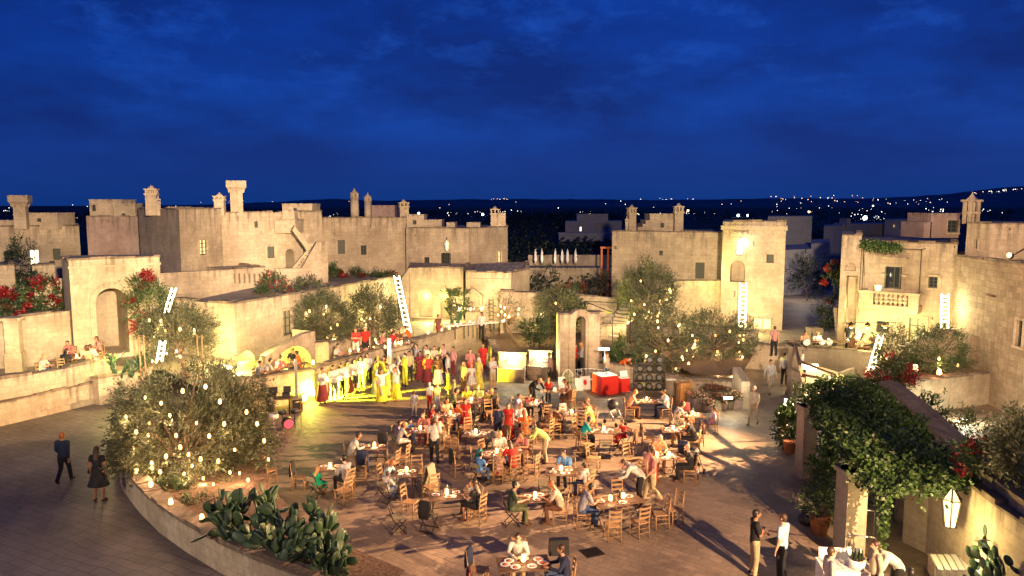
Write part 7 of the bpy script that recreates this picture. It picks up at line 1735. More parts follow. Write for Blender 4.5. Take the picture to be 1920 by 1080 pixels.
ladder(306, 640, 300, 676, 34.0, 33.6, 10, 'lower lit ladder shining through the gatehouse olive', 40, 4)
ladder(744, 518, 766, 622, 54, 50.5, 10, 'tall lit ladder leaning at the corner of the sloping wall', 160, 12)
ladder(1393, 531, 1391, 616, 49.8, 49.2, 12, 'lit ladder climbing the tower house to its loggia', 160, 10)
ladder(1771, 552, 1770, 614, 38.6, 38.3, 13, 'lit ladder beside the arched window of the balustrade house', 140, 8)
ladder(1650, 629, 1632, 692, 38.2, 38.4, 10, 'lit ladder hanging on the end of the cream terrace wall', 60, 7)

# ================================================================ SQUARE FURNISHINGS
def root_t(name, px, py, label, cat, z=0.0): q = G(px, py, z); return root_at(name, (q.x, q.y, z), label, cat), q
# red cloth cubes
for px, py, s, h, lab in ((1137, 742, .98, .98, 'large cube stall draped in red cloth with a white top'), (1170, 736, .5, .72, 'small red-draped stand right of the large red cube')):
    r, q = root_t('draped_stall', px, py, lab, 'stall'); mb = MB(); mb.box((q.x, q.y + s * .5, h / 2), (s, s, h), .38, taper=.98)
    mb.build('cloth', M['cloth_red'], r); mb = MB(); mb.box((q.x, q.y + s * .5, h + .012), (s * .96, s * .96, .02), .38); mb.build('white_top', M['cloth_white'], r)
    if s > .9:
        r2 = root_at('lamp_stand', (q.x - .05, q.y + .5, h + .03), 'white spiral lamp stand with a flat glowing panel on the red cube', 'lamp'); mb = MB(); mb.tube([(q.x - .05, q.y + .5, h + .03), (q.x - .05, q.y + .5, h + 1.25)], .03, 8); mb.lathe((q.x - .05, q.y + .5, h + .025), [(.16, 0), (.1, .06), (.03, .12)], 10); mb.build('stem', M['steel'], r2)
        mb = MB(); mb.box((q.x - .1, q.y + .45, h + 1.32), (.55, .12, .1)); mb.build('panel', M['litwhite'], r2); lamp('POINT', (q.x - .1, q.y + .2, h + 1.0), 110, (1, .88, .55), .1); lamp('POINT', (q.x - .1, q.y - .1, h + 1.5), 60, (1, .85, .5), .1)
        q2 = q
    else:
        mb = MB(); mb.box((q.x, q.y + .25, h + .2), (.42, .03, .3), .38, rot=Matrix.Rotation(.38, 3, 'Z') @ Matrix.Rotation(-.3, 3, 'X')); mb.build('picture', M['cloth_white'], label='small white picture board on the small red stand', cat='picture')
# dark mat under the cube
q = G(1132, 742); mb = MB(); mb.box((q.x + .1, q.y + .35, .042), (1.7, 1.5, .015), .38); mb.build('floor_mat', M['darkwood'], label='dark wooden mat under the large red cube', cat='mat')
# white wrought iron bench and chair
def iron_seat(px, py, w, rz, label, arch):
    q = G(px, py); r = root_at('iron_bench' if w > .8 else 'iron_chair', (q.x, q.y, 0), label, 'bench' if w > .8 else 'chair'); R = Matrix.Rotation(rz, 3, 'Z'); X = lambda x, y, z: Vector((q.x, q.y, 0)) + R @ Vector((x, y, z))
    for sx in (-1, 1):
        for y in (-.22, .22): mb = MB(); mb.tube([X(sx * w / 2, y, 0), X(sx * (w / 2 - .02), y * .9, .44)], .014, 6); mb.build('leg', M['white'], r)
    mb = MB(); 
    for k in range(9): mb.bar(X(-w / 2, -.22 + k * .055, .45), X(w / 2, -.22 + k * .055, .45), .02, .012)
    mb.build('seat', M['white'], r); mb = MB(); n = 14; top = [X(-w / 2 + w * k / n, .24, .9 + (.3 if arch else .06) * sin(pi * k / n)) for k in range(n + 1)]; mb.tube([X(-w / 2, .22, .44)] + top + [X(w / 2, .22, .44)], .016, 6)
    for k in range(1, n, 2): mb.tube([X(-w / 2 + w * k / n, .22, .46), top[k]], .008, 5)
    for k in range(3):
        c = X(-w / 3 + w / 3 * k, .235, .72); mb.tube([c + R @ Vector((cos(a) * w * .11, 0, sin(a) * .13)) for a in [2 * pi * j / 10 for j in range(11)]], .008, 5)
    mb.build('backrest', M['white'], r); return r
iron_seat(1066, 738, .55, .1, 'white iron chair with a high arched back left of the bench', True)
iron_seat(1106, 727, 1.55, -.1, 'white scrollwork iron bench in front of the ruined arch', False)
for px, py, w, h, z, mat, lab in ((1097, 730, .5, .65, .47, 'cloth_white', 'white painting with a red figure propped on the iron bench'), (1085, 732, .4, .6, .47, 'ceramic', 'pale picture leaning left of the painting on the iron bench'), (1053, 742, .32, .95, 0, 'ceramic', 'tall white panel leaning beside the iron chair')):
    q = G(px, py, z); r = root_at('picture', (q.x, q.y, z), lab, 'picture'); R = Matrix.Rotation(.15, 3, 'Z') @ Matrix.Rotation(-.22, 3, 'X'); mb = MB(); mb.box((q.x, q.y, z + h / 2), (w, .03, h), rot=R); mb.build('canvas', M[mat], r)
    if 'figure' in lab: mb = MB(); mb.ball((q.x, q.y - .03, z + h * .55), (.09, .008, .14), 10, 6, R=R); mb.ball((q.x + .01, q.y + .0, z + h * .3), (.05, .02, .05), 8, 6); mb.build('painted_figure', M['cloth_red'], r)
# display racks with baskets / stage lights
r, q = root_t('display_rack', 1218, 742, 'metal rack of dark round baskets and trays behind the centre tables', 'rack'); mb = MB(); Wd, Hh = 1.5, 1.65
X = lambda x, y, z: (q.x + x, q.y + y, z)
for x in (-.75, 0, .75):
    for y in (0, .45): mb = MB(); mb.bar(X(x, y, 0), X(x, y, Hh + (.25 if x else 0)), .035); mb.build('upright', M['iron'], r)
rnd = random.Random(31)
for z in (.25, .7, 1.15, 1.6): mb = MB(); mb.box(X(0, .22, z), (1.5, .46, .025)); mb.build('shelf', M['iron'], r)
for i, x in enumerate((-.5, -.02, .48)):
    for j, z in enumerate((.27, .72, 1.17, 1.62)):
        if j == 3 and i == 0: continue
        o = MB(); R = Matrix.Rotation(radians(80), 3, 'X'); o.lathe(X(x, .1, z + .19), [(.17, 0), (.19, .04), (.17, .1), (.1, .12)], 14, R=R); o.lathe(X(x, .07, z + .19), [(.12, 0), (.11, .005)], 12, 1, R=R)
        o.build('basket', [M['black'], M['ceramic'] if (i, j) in ((2, 2), (1, 3), (2, 1)) else M['darkwood']], None, label='%s dark round basket, %s shelf of the metal rack' % (('left', 'middle', 'right')[i], ('bottom', 'second', 'third', 'top')[j]), cat='basket', group='baskets on the metal rack')
def stool(px, py, h, lab, mat='white', z=0):
    r, q = root_t('stool', px, py, lab, 'stool', z); mb = MB(); mb.box((q.x, q.y, z + h), (.5, .34, .04), .1); mb.build('seat', M[mat], r)
    for sx in (-1, 1):
        for sy in (-1, 1): mb = MB(); mb.bar((q.x + sx * .24, q.y + sy * .15, z), (q.x + sx * .2, q.y + sy * .12, z + h), .03); mb.build('leg', M['wood'], r)
stool(1256, 742, .85, 'tall pale stool right of the display rack')
# hay bale, leaning pole, flower tubs
r, q = root_t('hay_bale', 1282, 760, 'upright bundle of straw standing beside the flower tubs', 'straw bale'); mb = MB()
mb.box((q.x, q.y, .56), (.62, .42, 1.12), .25, taper=.9); rnd = random.Random(3)
for k in range(900):
    v = rvec(rnd); c_ = Vector((q.x, q.y, .56)) + Vector((rnd.choice((-1, 1)) * .31 if k % 2 else rnd.uniform(-.31, .31), rnd.uniform(-.21, .21) if k % 2 else -.21, rnd.uniform(-.55, .55))); mb.bar(c_, c_ + Vector((v.x * .05, v.y * .05, v.z * .22)), .008)
mb.build('straw', M['straw'], r)
a, b = G(1312, 740, .9), G(1350, 716, .9); mb = MB(); a = G(1308, 748, .3); b = G(1350, 706, 1.0); mb.tube([a, b], .03, 7); mb.build('wooden_pole', M['wood'], label='long wooden pole leaning across the bed wall above the flowers', cat='pole')
def tub(px, py, w, h, lab, n, seed, mat='stone_pale', round_=False):
    r, q = root_t('flower_tub', px, py, lab, 'plant pot'); mb = MB()
    if round_: mb.lathe((q.x, q.y, 0), [(w * .38, 0), (w * .5, h), (w * .53, h + .03), (w * .44, h + .03)], 14)
    else: mb.box((q.x, q.y, h / 2), (w, w, h), .25, taper=1.06)
    mb.build('pot', M[mat], r); rnd = random.Random(seed); g = MB(); f = MB()
    for k in range(n):
        c_ = Vector((q.x + rnd.gauss(0, w * .3), q.y + rnd.gauss(0, w * .3), h + abs(rnd.gauss(.1, .09)))); leaf(g, c_, .09, .05, rnd)
        if k % 3 == 0:
            c_ += Vector((0, 0, .05))
            for j in range(5): leaf(f, c_, .05, .04, rnd)
    g.build('foliage', M['shrub'], r, uv=False); f.build('flowers', M['petals' if seed % 2 else 'blossom'], r, uv=False)
for i, (px, py, w, h, lab, rd) in enumerate(((1306, 768, .62, .6, 'leftmost square stone tub of red and white flowers', 0), (1330, 760, .75, .72, 'tall tub with a wide crown of dark red flowers behind', 0), (1326, 772, .5, .35, 'low round dark pot of pale yellow flowers', 1), (1345, 768, .45, .5, 'square tub of pink flowers left of the small buckets', 0), (1358, 770, .32, .38, 'small round bucket of pink flowers', 1), (1368, 768, .34, .4, 'pale round bucket of flowers right of the small one', 1), (1380, 766, .5, .5, 'grey square tub at the right end of the flowers', 0), (1350, 752, .6, .5, 'back row tub of orange flowers near the ground light', 0))):
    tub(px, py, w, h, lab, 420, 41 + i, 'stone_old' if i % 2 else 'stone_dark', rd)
q = G(1366, 756, .5); rl = root_at('ground_light', (q.x, q.y, .62), 'bright white flood lamp behind the flower tubs', 'light'); mb = MB(); mb.box((q.x, q.y + .1, .72), (.4, .1, .08)); mb.build('lens', M['litwhite'], rl); mb = MB(); mb.box((q.x, q.y + .2, .7), (.46, .08, .14)); mb.build('housing', M['iron'], rl); lamp('POINT', (q.x, q.y - .25, .95), 160, (1, .9, .6), .15)
# leaning stone segment and cylinder
r, q = root_t('stone_segment', 1394, 766, 'curved stone wall end standing at the right of the flower tubs', 'stone'); mb = MB(); mb.prism([(q.x - .18, q.y - .2), (q.x + .2, q.y - .2), (q.x + .2, q.y + 1.3), (q.x - .18, q.y + 1.3)], 0, [1.35, 1.35, 1.7, 1.7]); mb.build('block', M['stone_pale'], r)
r, q = root_t('stone_drum', 1405, 741, 'short pale stone cylinder behind the curved wall end', 'stone'); mb = MB(); mb.lathe((q.x, q.y, 0), [(.27, 0), (.27, .72), (.24, .74)], 16); mb.build('drum', M['stone_pale'], r)
# drains
for px, py, lab in ((1110, 1036, 'square iron drain cover near the bottom centre'), (1098, 853, 'square iron drain cover near the blue-shirt man'), (1178, 790, 'small drain cover before the display racks'), (1460, 1016, 'small drain cover beside the man in pale blue')):
    q = G(px, py); mb = MB()
    for k in range(9): mb.box((q.x - .26 + k * .065, q.y, .012), (.045, .52, .012)) if 0 else None
    mb.box((q.x, q.y, .008), (.56, .5, .012), .4); 
    R = Matrix.Rotation(.4, 3, 'Z')
    for k in range(7): o_ = R @ Vector((-.21 + k * .07, 0, 0)); mb.box((q.x + o_.x, q.y + o_.y, .018), (.03, .44, .012), .4)
    mb.build('drain_cover', M['iron'], label=lab, cat='drain cover')
# menu board
r, q = root_t('menu_board', 806, 925, 'blank folding A-frame board standing between two tables', 'sign'); 
for s in (-1, 1): mb = MB(); R = Matrix.Rotation(1.2, 3, 'Z') @ Matrix.Rotation(s * .22, 3, 'X'); o_ = Matrix.Rotation(1.2, 3, 'Z') @ Vector((0, s * .14, 0)); mb.box((q.x + o_.x, q.y + o_.y, .5), (.5, .02, 1.0), rot=R); mb.build('panel', M['oldwood'], r)
# strollers
def stroller(px, py, rz, label, col):
    q = G(px, py); r = root_at('stroller', (q.x, q.y, 0), label, 'stroller'); R = Matrix.Rotation(rz, 3, 'Z'); X = lambda x, y, z: Vector((q.x, q.y, 0)) + R @ Vector((x, y, z))
    mb = MB()
    for sx in (-.24, .24): mb.tube([X(sx, -.4, .12), X(sx, .05, .62), X(sx, .38, 1.02)], .014, 6); mb.tube([X(sx, .34, .12), X(sx, .0, .55)], .014, 6)
    mb.tube([X(-.24, .38, 1.02), X(.24, .38, 1.02)], .018, 6); mb.build('frame', M['steel'], r)
    mb = MB(); loft(mb, [(X(0, -.25, .38), R @ v3(.2, 0, 0), R @ v3(0, .1, .05)), (X(0, .0, .42), R @ v3(.22, 0, 0), R @ v3(0, .12, .1)), (X(0, .18, .7), R @ v3(.21, 0, 0), R @ v3(0, .06, .05)), (X(0, .24, .92), R @ v3(.2, 0, 0), R @ v3(0, .04, .04))]); mb.build('seat', M[col], r)
    mb = MB(); mb.ball(X(0, .1, .86), (.23, .26, .22), 12, 8, R=R); mb.build('hood', M[col], r)
    for sx in (-.26, .26):
        for y in (-.4, .34): mb = MB(); mb.lathe(X(sx, y, .09), [(.09, -.02), (.09, .02)], 12, R=R @ Matrix.Rotation(pi / 2, 3, 'Y')); mb.build('wheel', M['black'], r)
stroller(1300, 892, 2.6, 'black pushchair right of the man in orange', 'black'); stroller(1152, 795, .6, 'black folded pushchair near the white stall floor', 'black')
r = None
q = G(933, 858); stroller(933, 862, 1.0, 'grey-covered pushchair among the chairs left of the long centre table', 'oldwood')
# bag on bottom table chair
q = G(1048, 1060, .5); mb = MB(); mb.box((q.x, q.y + .1, .95), (.52, .2, .4), .1, taper=.92); mb.build('black_bag', M['black'], label='stiff black bag hanging behind the man at the bottom-edge table', cat='bag')
# drum kit and speaker tower
r, q = root_t('drum_kit', 540, 806, 'small drum kit with a pink bass drum head beside the stage wall', 'drum kit'); R = Matrix.Rotation(.5, 3, 'Z') @ Matrix.Rotation(pi / 2, 3, 'X')
mb = MB(); mb.lathe((q.x, q.y, .3), [(.24, -.18), (.24, .18)], 20, R=R); mb.lathe((q.x, q.y, .3), [(.2, .182), (.19, .186)], 20, 1, R=R); mb.build('bass_drum', [M['black'], M['pink']], r)
for dx, dy, z, s in ((-.3, .25, .62, .17), (.22, .28, .66, .16), (-.62, .1, .5, .2)): mb = MB(); mb.lathe((q.x + dx, q.y + dy, z), [(s, 0), (s, .16), (s * .9, .165)], 16); mb.bar((q.x + dx, q.y + dy, 0), (q.x + dx, q.y + dy, z), .03); mb.build('drum', M['cloth_white'] if s == .2 else M['black'], r)
for dx, dy, z in ((-.7, .4, 1.05), (.45, .4, 1.1)): mb = MB(); mb.lathe((q.x + dx, q.y + dy, z), [(.22, 0), (.06, .02), (.02, .03)], 16); mb.bar((q.x + dx, q.y + dy, 0), (q.x + dx, q.y + dy, z), .02); mb.build('cymbal', M['brass'], r)
r, q = root_t('mixing_table', 524, 776, 'table with audio cases beside the drum kit', 'table'); mb = MB(); mb.box((q.x, q.y, .74), (1.2, .6, .04), .3); mb.build('top', M['darkwood'], r)
for sx in (-.5, .5): mb = MB(); mb.bar((q.x + sx, q.y - .1, 0), (q.x + sx, q.y - .1, .72), .05); mb.build('leg', M['iron'], r)
for dx, s, lab in ((-.3, .42, 'open black equipment case on the audio table'), (.3, .34, 'small black mixer box on the audio table')): mb = MB(); mb.box((q.x + dx, q.y + dx * .3, .86), (s, .36, .2), .3); mb.box((q.x + dx, q.y + dx * .3 + .2, 1.08), (s, .04, .3), .3); mb.build('equipment_case', M['black'], label=lab, cat='case')
r, q = root_t('music_stand', 508, 790, 'black coat-covered stand left of the audio table', 'stand'); mb = MB(); mb.bar((q.x, q.y, 0), (q.x, q.y, 1.2), .03); mb.build('pole', M['iron'], r); mb = MB(); mb.lathe((q.x, q.y, .45), [(.2, 0), (.18, .5), (.1, .8)], 8); mb.build('coat', M['black'], r)
r, q = root_t('speaker_tower', 557, 768, 'column loudspeaker on a square subwoofer box at the stage wall', 'speaker'); mb = MB(); mb.box((q.x, q.y, .3), (.52, .5, .6), .35); mb.build('subwoofer', M['oldwood'], r); R = Matrix.Rotation(.35, 3, 'Z'); mb = MB(); o_ = R @ Vector((0, -.256, 0)); mb.box((q.x + o_.x, q.y + o_.y, .3), (.42, .012, .48), .35); mb.build('grille', M['iron'], r)
mb = MB(); mb.box((q.x, q.y, 1.5), (.13, .14, 1.8), .35); mb.build('column', M['steel'], r)
# stage flood lamp body
q = G(574, 756); r = root_at('stage_floodlight', (q.x, q.y, 0), 'white-hot floor floodlight at the foot of the stage wall', 'light'); mb = MB(); mb.box((q.x - .12, q.y - .1, .3), (.12, .42, .36), -.3); mb.build('housing', M['iron'], r); mb = MB(); mb.box((q.x - .04, q.y - .12, .3), (.02, .36, .3), -.3); mb.build('lens', M['litwhite'], r)
# second speaker column near the crowd
q = G(731, 728); r = root_at('speaker_tower', (q.x, q.y, 0), 'slim tall yellow-lit loudspeaker column behind the dancers', 'speaker'); mb = MB(); mb.box((q.x, q.y, 1.5), (.2, .2, 2.3), .2); mb.build('column', M['white'], r); mb = MB(); mb.box((q.x, q.y, .17), (.5, .5, .34), .2); mb.build('foot', M['black'], r)
# candles on walls
def wallcandle(q, lab, grp, s=1.0, w=14):
    o = placecopy(cand, q, 0, lab, 'candle', grp, s); lamp('POINT', (q[0], q[1], q[2] + .24 * s), w, (1, .56, .24), .04)
for px, py in ((203, 847), (223, 866), (248, 886), (274, 911), (311, 944), (369, 974)):
    q = G(px, py + 3, hpl + .12); wallcandle((q.x + .12, q.y + .05, hpl + .11), 'candle standing on the curved planter wall', 'candles on the planter wall', 1.2, 16)
for px, py in ((721, 655), (746, 647), (802, 628), (828, 622), (842, 619), (858, 614), (881, 607)):
    q = G(px, py, 1.6); wallcandle((q.x, q.y + .2, 1.6), 'small candle on top of the stage wall', 'candles on the stage wall', 1.2, 10)
q = G(585, 686, 1.6); wallcandle((q.x, q.y + .2, 1.6), 'white globe light on the left end of the stage wall', None, 1.6, 20)
q = G(1765, 712, ZZ(722, 30) + .1); wallcandle((P(1765, 34.1, 705).x, 34.3, 1.6), 'glowing candle on the dark coping of the courtyard wall', None, 1.9, 40)
q = P(1720, 29, 690); wallcandle((P(1720, 34.4, 700).x, 34.6, 1.7), 'glowing lamp between the two round terrace trees', None, 2.2, 50)
# glow under the shrubs right (ground flood)
q = P(1812, 31.5, 860); q = Vector((q.x + .5, q.y, 0)); lamp('POINT', (q.x - .5, 31.8, .6), 420, (1, .92, .62), .2); rl = root_at('ground_light', (q.x - .5, 31.8, .1), 'ground flood lamp under the lit shrub behind the diagonal wall', 'light'); mb = MB(); mb.lathe((q.x - .5, 31.8, .1), [(.14, 0), (.16, .1)], 12); mb.build('housing', M['iron'], rl); mb = MB(); mb.lathe((q.x - .5, 31.8, .202), [(.13, 0), (.1, .01)], 12); mb.build('lens', M['litwhite'], rl)
# garden light in terrace by the gatehouse shrub (bright spot at 425,685)
q = P(425, 37, 685); zq = ZZ(688, 37); rl = root_at('floodlight', (q.x, q.y, zq), 'small bright floodlight over the big olive beside the yellow wall', 'light'); mb = MB(); mb.box((q.x, q.y, zq), (.5, .08, .16), .2, rot=Matrix.Rotation(.3, 3, 'Y')); mb.build('lens', M['litwhite'], rl); mb = MB(); mb.bar((q.x, q.y + .1, TL - .3), (q.x, q.y + .1, zq), .05); mb.build('pole', M['iron'], rl); lamp('POINT', (q.x + .2, q.y + .5, zq), 500, (1, .88, .4), .1)
# two ladder-like bamboo frames by the gatehouse olive
for px, lab in ((266, 'left pair of bamboo posts by the gatehouse olive'), (375, 'right pair of bamboo posts by the gatehouse olive')):
    q = P(px, 33.8, 660); r = root_at('bamboo_posts', (q.x, q.y, TL), lab, 'posts'); 
    for s in (-.11, .11): mb = MB(); mb.tube([(q.x + s, q.y, TL), (q.x + s, q.y, ZZ(628, 33.8))], .035, 6); mb.build('post', M['wood'], r)
# white parasols on the far terrace
pm = MB(); pm.lathe((0, 0, .9), [(.06, 0), (.22, .5), (.16, 1.5), (.03, 2.1)], 8); UMB = pm.mesh('closed_canopy', [M['cloth_white']]); pp = MB(); pp.tube([(0, 0, 0), (0, 0, 1.0)], .03, 6); POLE = pp.mesh('pole', [M['iron']])
zt_ = ZZ(507, 80)
for i, (px, py) in enumerate(((1004, 503), (1016, 500), (1041, 505), (1054, 504), (1064, 503), (1079, 501))):
    q = P(px, 80, py); o = bpy.data.objects.new('closed_parasol', POLE); COL.objects.link(o); o.location = (q.x, q.y, zt_ + .1); o.scale = (.75,) * 3; tag(o, 'closed white parasol on the distant terrace, number %d place from the left' % 0 if 0 else 'closed white parasol, %s from the left on the distant terrace' % ('first', 'second', 'third', 'fourth', 'fifth', 'sixth')[i], 'parasol', 'closed parasols on the distant terrace'); c_ = bpy.data.objects.new('canopy', UMB); COL.objects.link(c_); setparent(c_, o)
for px, w in ((1030, 60), (1100, 90)): q = P(px, 79, 508); lamp('POINT', (q.x, 79, zt_ + .8), w, (1, .85, .5), .3)
a, b = P(990, 82, 505), P(1160, 82, 505); mb = MB(); mb.wallstrip([a, b], 3, -.2, zt_ + .1); mb.build('far_terrace', M['stone'], label='distant lit terrace edge carrying the closed parasols', cat='terrace')
mb = MB(); mb.wallstrip([P(990, 85.5, 500), P(1150, 85.5, 500)], .4, -.2, zt_ + 1.3); mb.build('far_terrace_wall', M['stone'], label='low lit wall behind the closed parasols', cat='wall')
r = root_at('timber_pergola', P(1136, 72, 480), 'orange timber pergola frame left of the stepped house', 'pergola'); zt2, zb2 = ZZ(464, 72), ZZ(500, 72)
for px in (1128, 1140): q = P(px, 72, 480); mb = MB(); mb.bar((q.x, q.y, 0), (q.x, q.y, zt2), .18); mb.build('post', M['beam'], r)
mb = MB(); q0, q1 = P(1125, 72, 465), P(1150, 72, 465); mb.bar((q0.x, 71.8, zt2), (q1.x, 71.8, zt2), .2); mb.build('beam', M['beam'], r); q = P(1120, 70, 480); lamp('POINT', (q.x, 69, zb2 + 1), 260, (1, .5, .2), .2)
# potted plants under the pergola
def pot(px, py, w, h, lab, n, seed, hh, foli='shrub'):
    r, q = root_t('terracotta_pot', px, py, lab, 'plant pot'); mb = MB(); mb.lathe((q.x, q.y, 0), [(w * .34, 0), (w * .48, h * .85), (w * .53, h * .87), (w * .53, h), (w * .45, h)], 16); mb.build('pot', M['terracotta'], r); rnd = random.Random(seed); g, _ = crown_mesh((q.x, q.y, h + hh * .5), (w * .8, w * .8, hh * .6), 20, n, .1, .05, rnd); g.build('foliage', M[foli], r, uv=False)
pot(1536, 1000, .62, .6, 'terracotta pot with bushy plant left of the nearest pergola column', 1500, 1, .8); pot(1480, 850, .5, .5, 'terracotta pot behind the farthest pergola column', 900, 2, .7); pot(1600, 968, .5, .5, 'pot of feathery plant right of the nearest pergola column', 900, 3, .9); pot(1664, 925, .4, .45, 'small terracotta pot in the pergola shade', 500, 4, .3)
q = G(1514, 985); mb = MB(); mb.ball((q.x, q.y, .22), (.3, .26, .24), 12, 8); mb.build('black_bundle', M['black'], label='black bundle on the ground left of the nearest pergola column', cat='bag')
# red wooden leaf and lights at the right alley
q = P(1473, 29.5, 760); r = root_at('light_column', (q.x, q.y, 0), 'slim glowing white light column beside the farthest pergola column', 'light'); mb = MB(); mb.box((q.x, q.y, ZZ(768, 29.5)), (.09, .09, .9)); mb.build('lens', M['litwhite'], r); mb = MB(); mb.box((q.x, q.y, .45), (.12, .12, .9)); mb.build('post', M['beam'], r); lamp('POINT', (q.x - .3, q.y - .2, 1.5), 60, (1, .85, .55), .1)
# bar table with lamps on hooks
r, q = root_t('bar_table', 1600, 1146, 'bar table with glowing white cloth and bottles at the bottom right', 'table'); mb = MB(); mb.box((q.x, q.y + .35, .94), (1.35, .7, .04), -.12); mb.build('top', M['cloth_white'], r); mb = MB(); mb.box((q.x, q.y + .35, .46), (1.32, .67, .92), -.12); mb.build('cloth', M['cloth_white'], r)
r = root_at('board', (q.x, q.y + .7, .96), 'white board propped behind the bar table', 'board'); mb = MB(); mb.box((q.x - .05, q.y + .72, 1.08), (1.0, .04, .26), -.12, rot=Matrix.Rotation(-.12, 3, 'Z') @ Matrix.Rotation(-.2, 3, 'X')); mb.build('panel', M['cloth_white'], r)
r = root_at('ice_tub', (q.x + .12, q.y + .2, .96), 'white tub full of dark bottles on the bar table', 'tub'); mb = MB(); mb.lathe((q.x + .12, q.y + .2, .962), [(.17, 0), (.2, .24), (.18, .24), (.17, .2)], 14); mb.build('tub', M['ceramic'], r)
for k in range(8): a = k * .8; small('bottle', BOTTLE, (q.x + .12 + cos(a) * .11, q.y + .2 + sin(a) * .1, 1.14), 'dark bottle standing in the white tub', 'bottle', 'bottles in the white tub', 0, .9)
for k in range(6): small('glass', GLASS, (q.x - .45 + (k % 3) * .12, q.y + .2 + (k // 3) * .14, .962), 'clear glass on the left of the bar table', 'glass', 'glasses on the bar table', 0, 1.1)
def hooklamp(px, py_b, py_l, label, w, z0=0.0, D=None, dz=0.0):
    """thin bent pole with a hanging bulb; px of pole, hook to the left"""
    q = P(px, D, 1000); zt = ZZ(py_b, D); r = root_at('hook_lamp', (q.x, q.y, z0), label, 'lamp'); L = .62; mb = MB(); a = Vector((q.x, q.y, z0)); t = Vector((q.x, q.y, zt)); e_ = t + Vector((-L, .05, .05))
    mb.tube([a, t - Vector((0, 0, .03)), t + Vector((-.03, 0, 0)), e_], .014, 6); mb.tube([e_ + Vector((cos(u) * .05 - .05, 0, sin(u) * .05)) for u in [pi * j / 5 for j in range(11)]], .01, 5); mb.build('pole', M['steel'], r)
    zb_ = ZZ(py_l, D); bq = Vector((e_.x - .02, e_.y, zb_)); mb = MB(); mb.tube([e_, bq + Vector((0, 0, .12))], .006, 4); mb.lathe(bq + Vector((0, 0, .06)), [(.03, 0), (.03, .09), (.01, .11)], 8); mb.build('cable', M['iron'], r); mb = MB(); mb.lathe(bq - Vector((0, 0, .09)), [(.02, 0), (.06, .05), (.05, .12), (.03, .15)], 10); mb.build('bulb', M['lampwhite'], r); lamp('POINT', bq - Vector((0, .1, .2)), w, (1, .86, .6), .07)
hooklamp(1638, 958, 988, 'left hooked lamp pole with bare bulb over the bar table', 16, 0, 19.2); hooklamp(1643, 1008, 1030, 'lower hooked lamp pole over the bottles of the bar table', 18, 0, 18.0); hooklamp(1890, 1017, 1050, 'hooked lamp pole before the prickly pear at the lower right', 40, 0, 16.3)
for px, py, kind, face, top, lab, hr in ((1552, 1160, 'stand', 'E', 'white', 'bartender in white at the left end of the bar table', 'brown'), (1636, 1146, 'hold', 'W', 'cream', 'bartender in cream apron behind the bottles of the bar table', 'brown'), (1672, 1132, 'bend', 'W', 'white', 'waiter in white leaning toward the bar table from the right', 'black'), (1700, 1208, 'stand', 'N', 'white', 'dark-haired person at the bottom edge right of the bar table', 'black')):
    stand(px, py, kind, face, top, 'black', 'long', lab, hr, 0, 1.0)
# slatted white bench at the lower right
r, q = root_t('slatted_bench', 1800, 1090, 'pale slatted bench at the bottom edge below the lantern', 'bench', 0.3); mb = MB()
for k in range(8): mb.box((q.x - .6 + k * .17, q.y, .8), (.12, .8, .03), -.3)
mb.build('slats', M['white'], r); mb = MB(); mb.box((q.x, q.y, .55), (1.3, .7, .45), -.3); mb.build('base', M['stone_pale'], r)
# cream planter block in the lane
q = P(1528, 46.2, 605); r = root_at('stone_planter', (q.x, q.y, TS), 'cream stone block carrying the dark round bush in the lane', 'planter'); mb = MB(); mb.box((q.x, q.y, TS + .4), (.8, .7, 1.2), .1); mb.build('block', M['stone_pale'], r)
lamp('POINT', (q.x + 1, 44.5, TS + 1), 120, (1, .8, .5), .2); q = P(1505, 66, 540); lamp('POINT', (q.x, 66, 3.5), 300, (1, .8, .6), .3)
for o in (CH, FC, cand) + tuple(TB.values()):      # the pattern pieces themselves are not part of the place
    for c_ in list(children(o)): bpy.data.objects.remove(c_)
    bpy.data.objects.remove(o)
# ================================================================ SKY, LIGHT, CAMERA
w = bpy.data.worlds.new('World'); SC.world = w; w.use_nodes = True; nt = w.node_tree; bg = nt.nodes['Background']
sky = nt.nodes.new('ShaderNodeTexSky'); sky.sky_type = 'NISHITA'; sky.sun_disc = False; sky.sun_elevation = radians(1.0); sky.sun_rotation = radians(200); sky.altitude = 100
tc = nt.nodes.new('ShaderNodeTexCoord'); sep = nt.nodes.new('ShaderNodeSeparateXYZ'); nt.links.new(tc.outputs['Generated'], sep.inputs[0])
# dusk blue by height above the horizon
r = nt.nodes.new('ShaderNodeValToRGB'); e = r.color_ramp.elements; e[0].position = 0.0; e[0].color = (0.0035, 0.034, 0.19, 1); e[1].position = 1.0; e[1].color = (0.0005, 0.012, 0.13, 1)
for p_, c_ in ((.04, (.0026, .035, .22)), (.10, (.0008, .042, .29)), (.20, (.0004, .034, .28)), (.27, (.0005, .030, .26)), (.42, (.0006, .022, .19))):
    x = e.new(p_); x.color = c4(c_)
nt.links.new(sep.outputs[2], r.inputs[0])
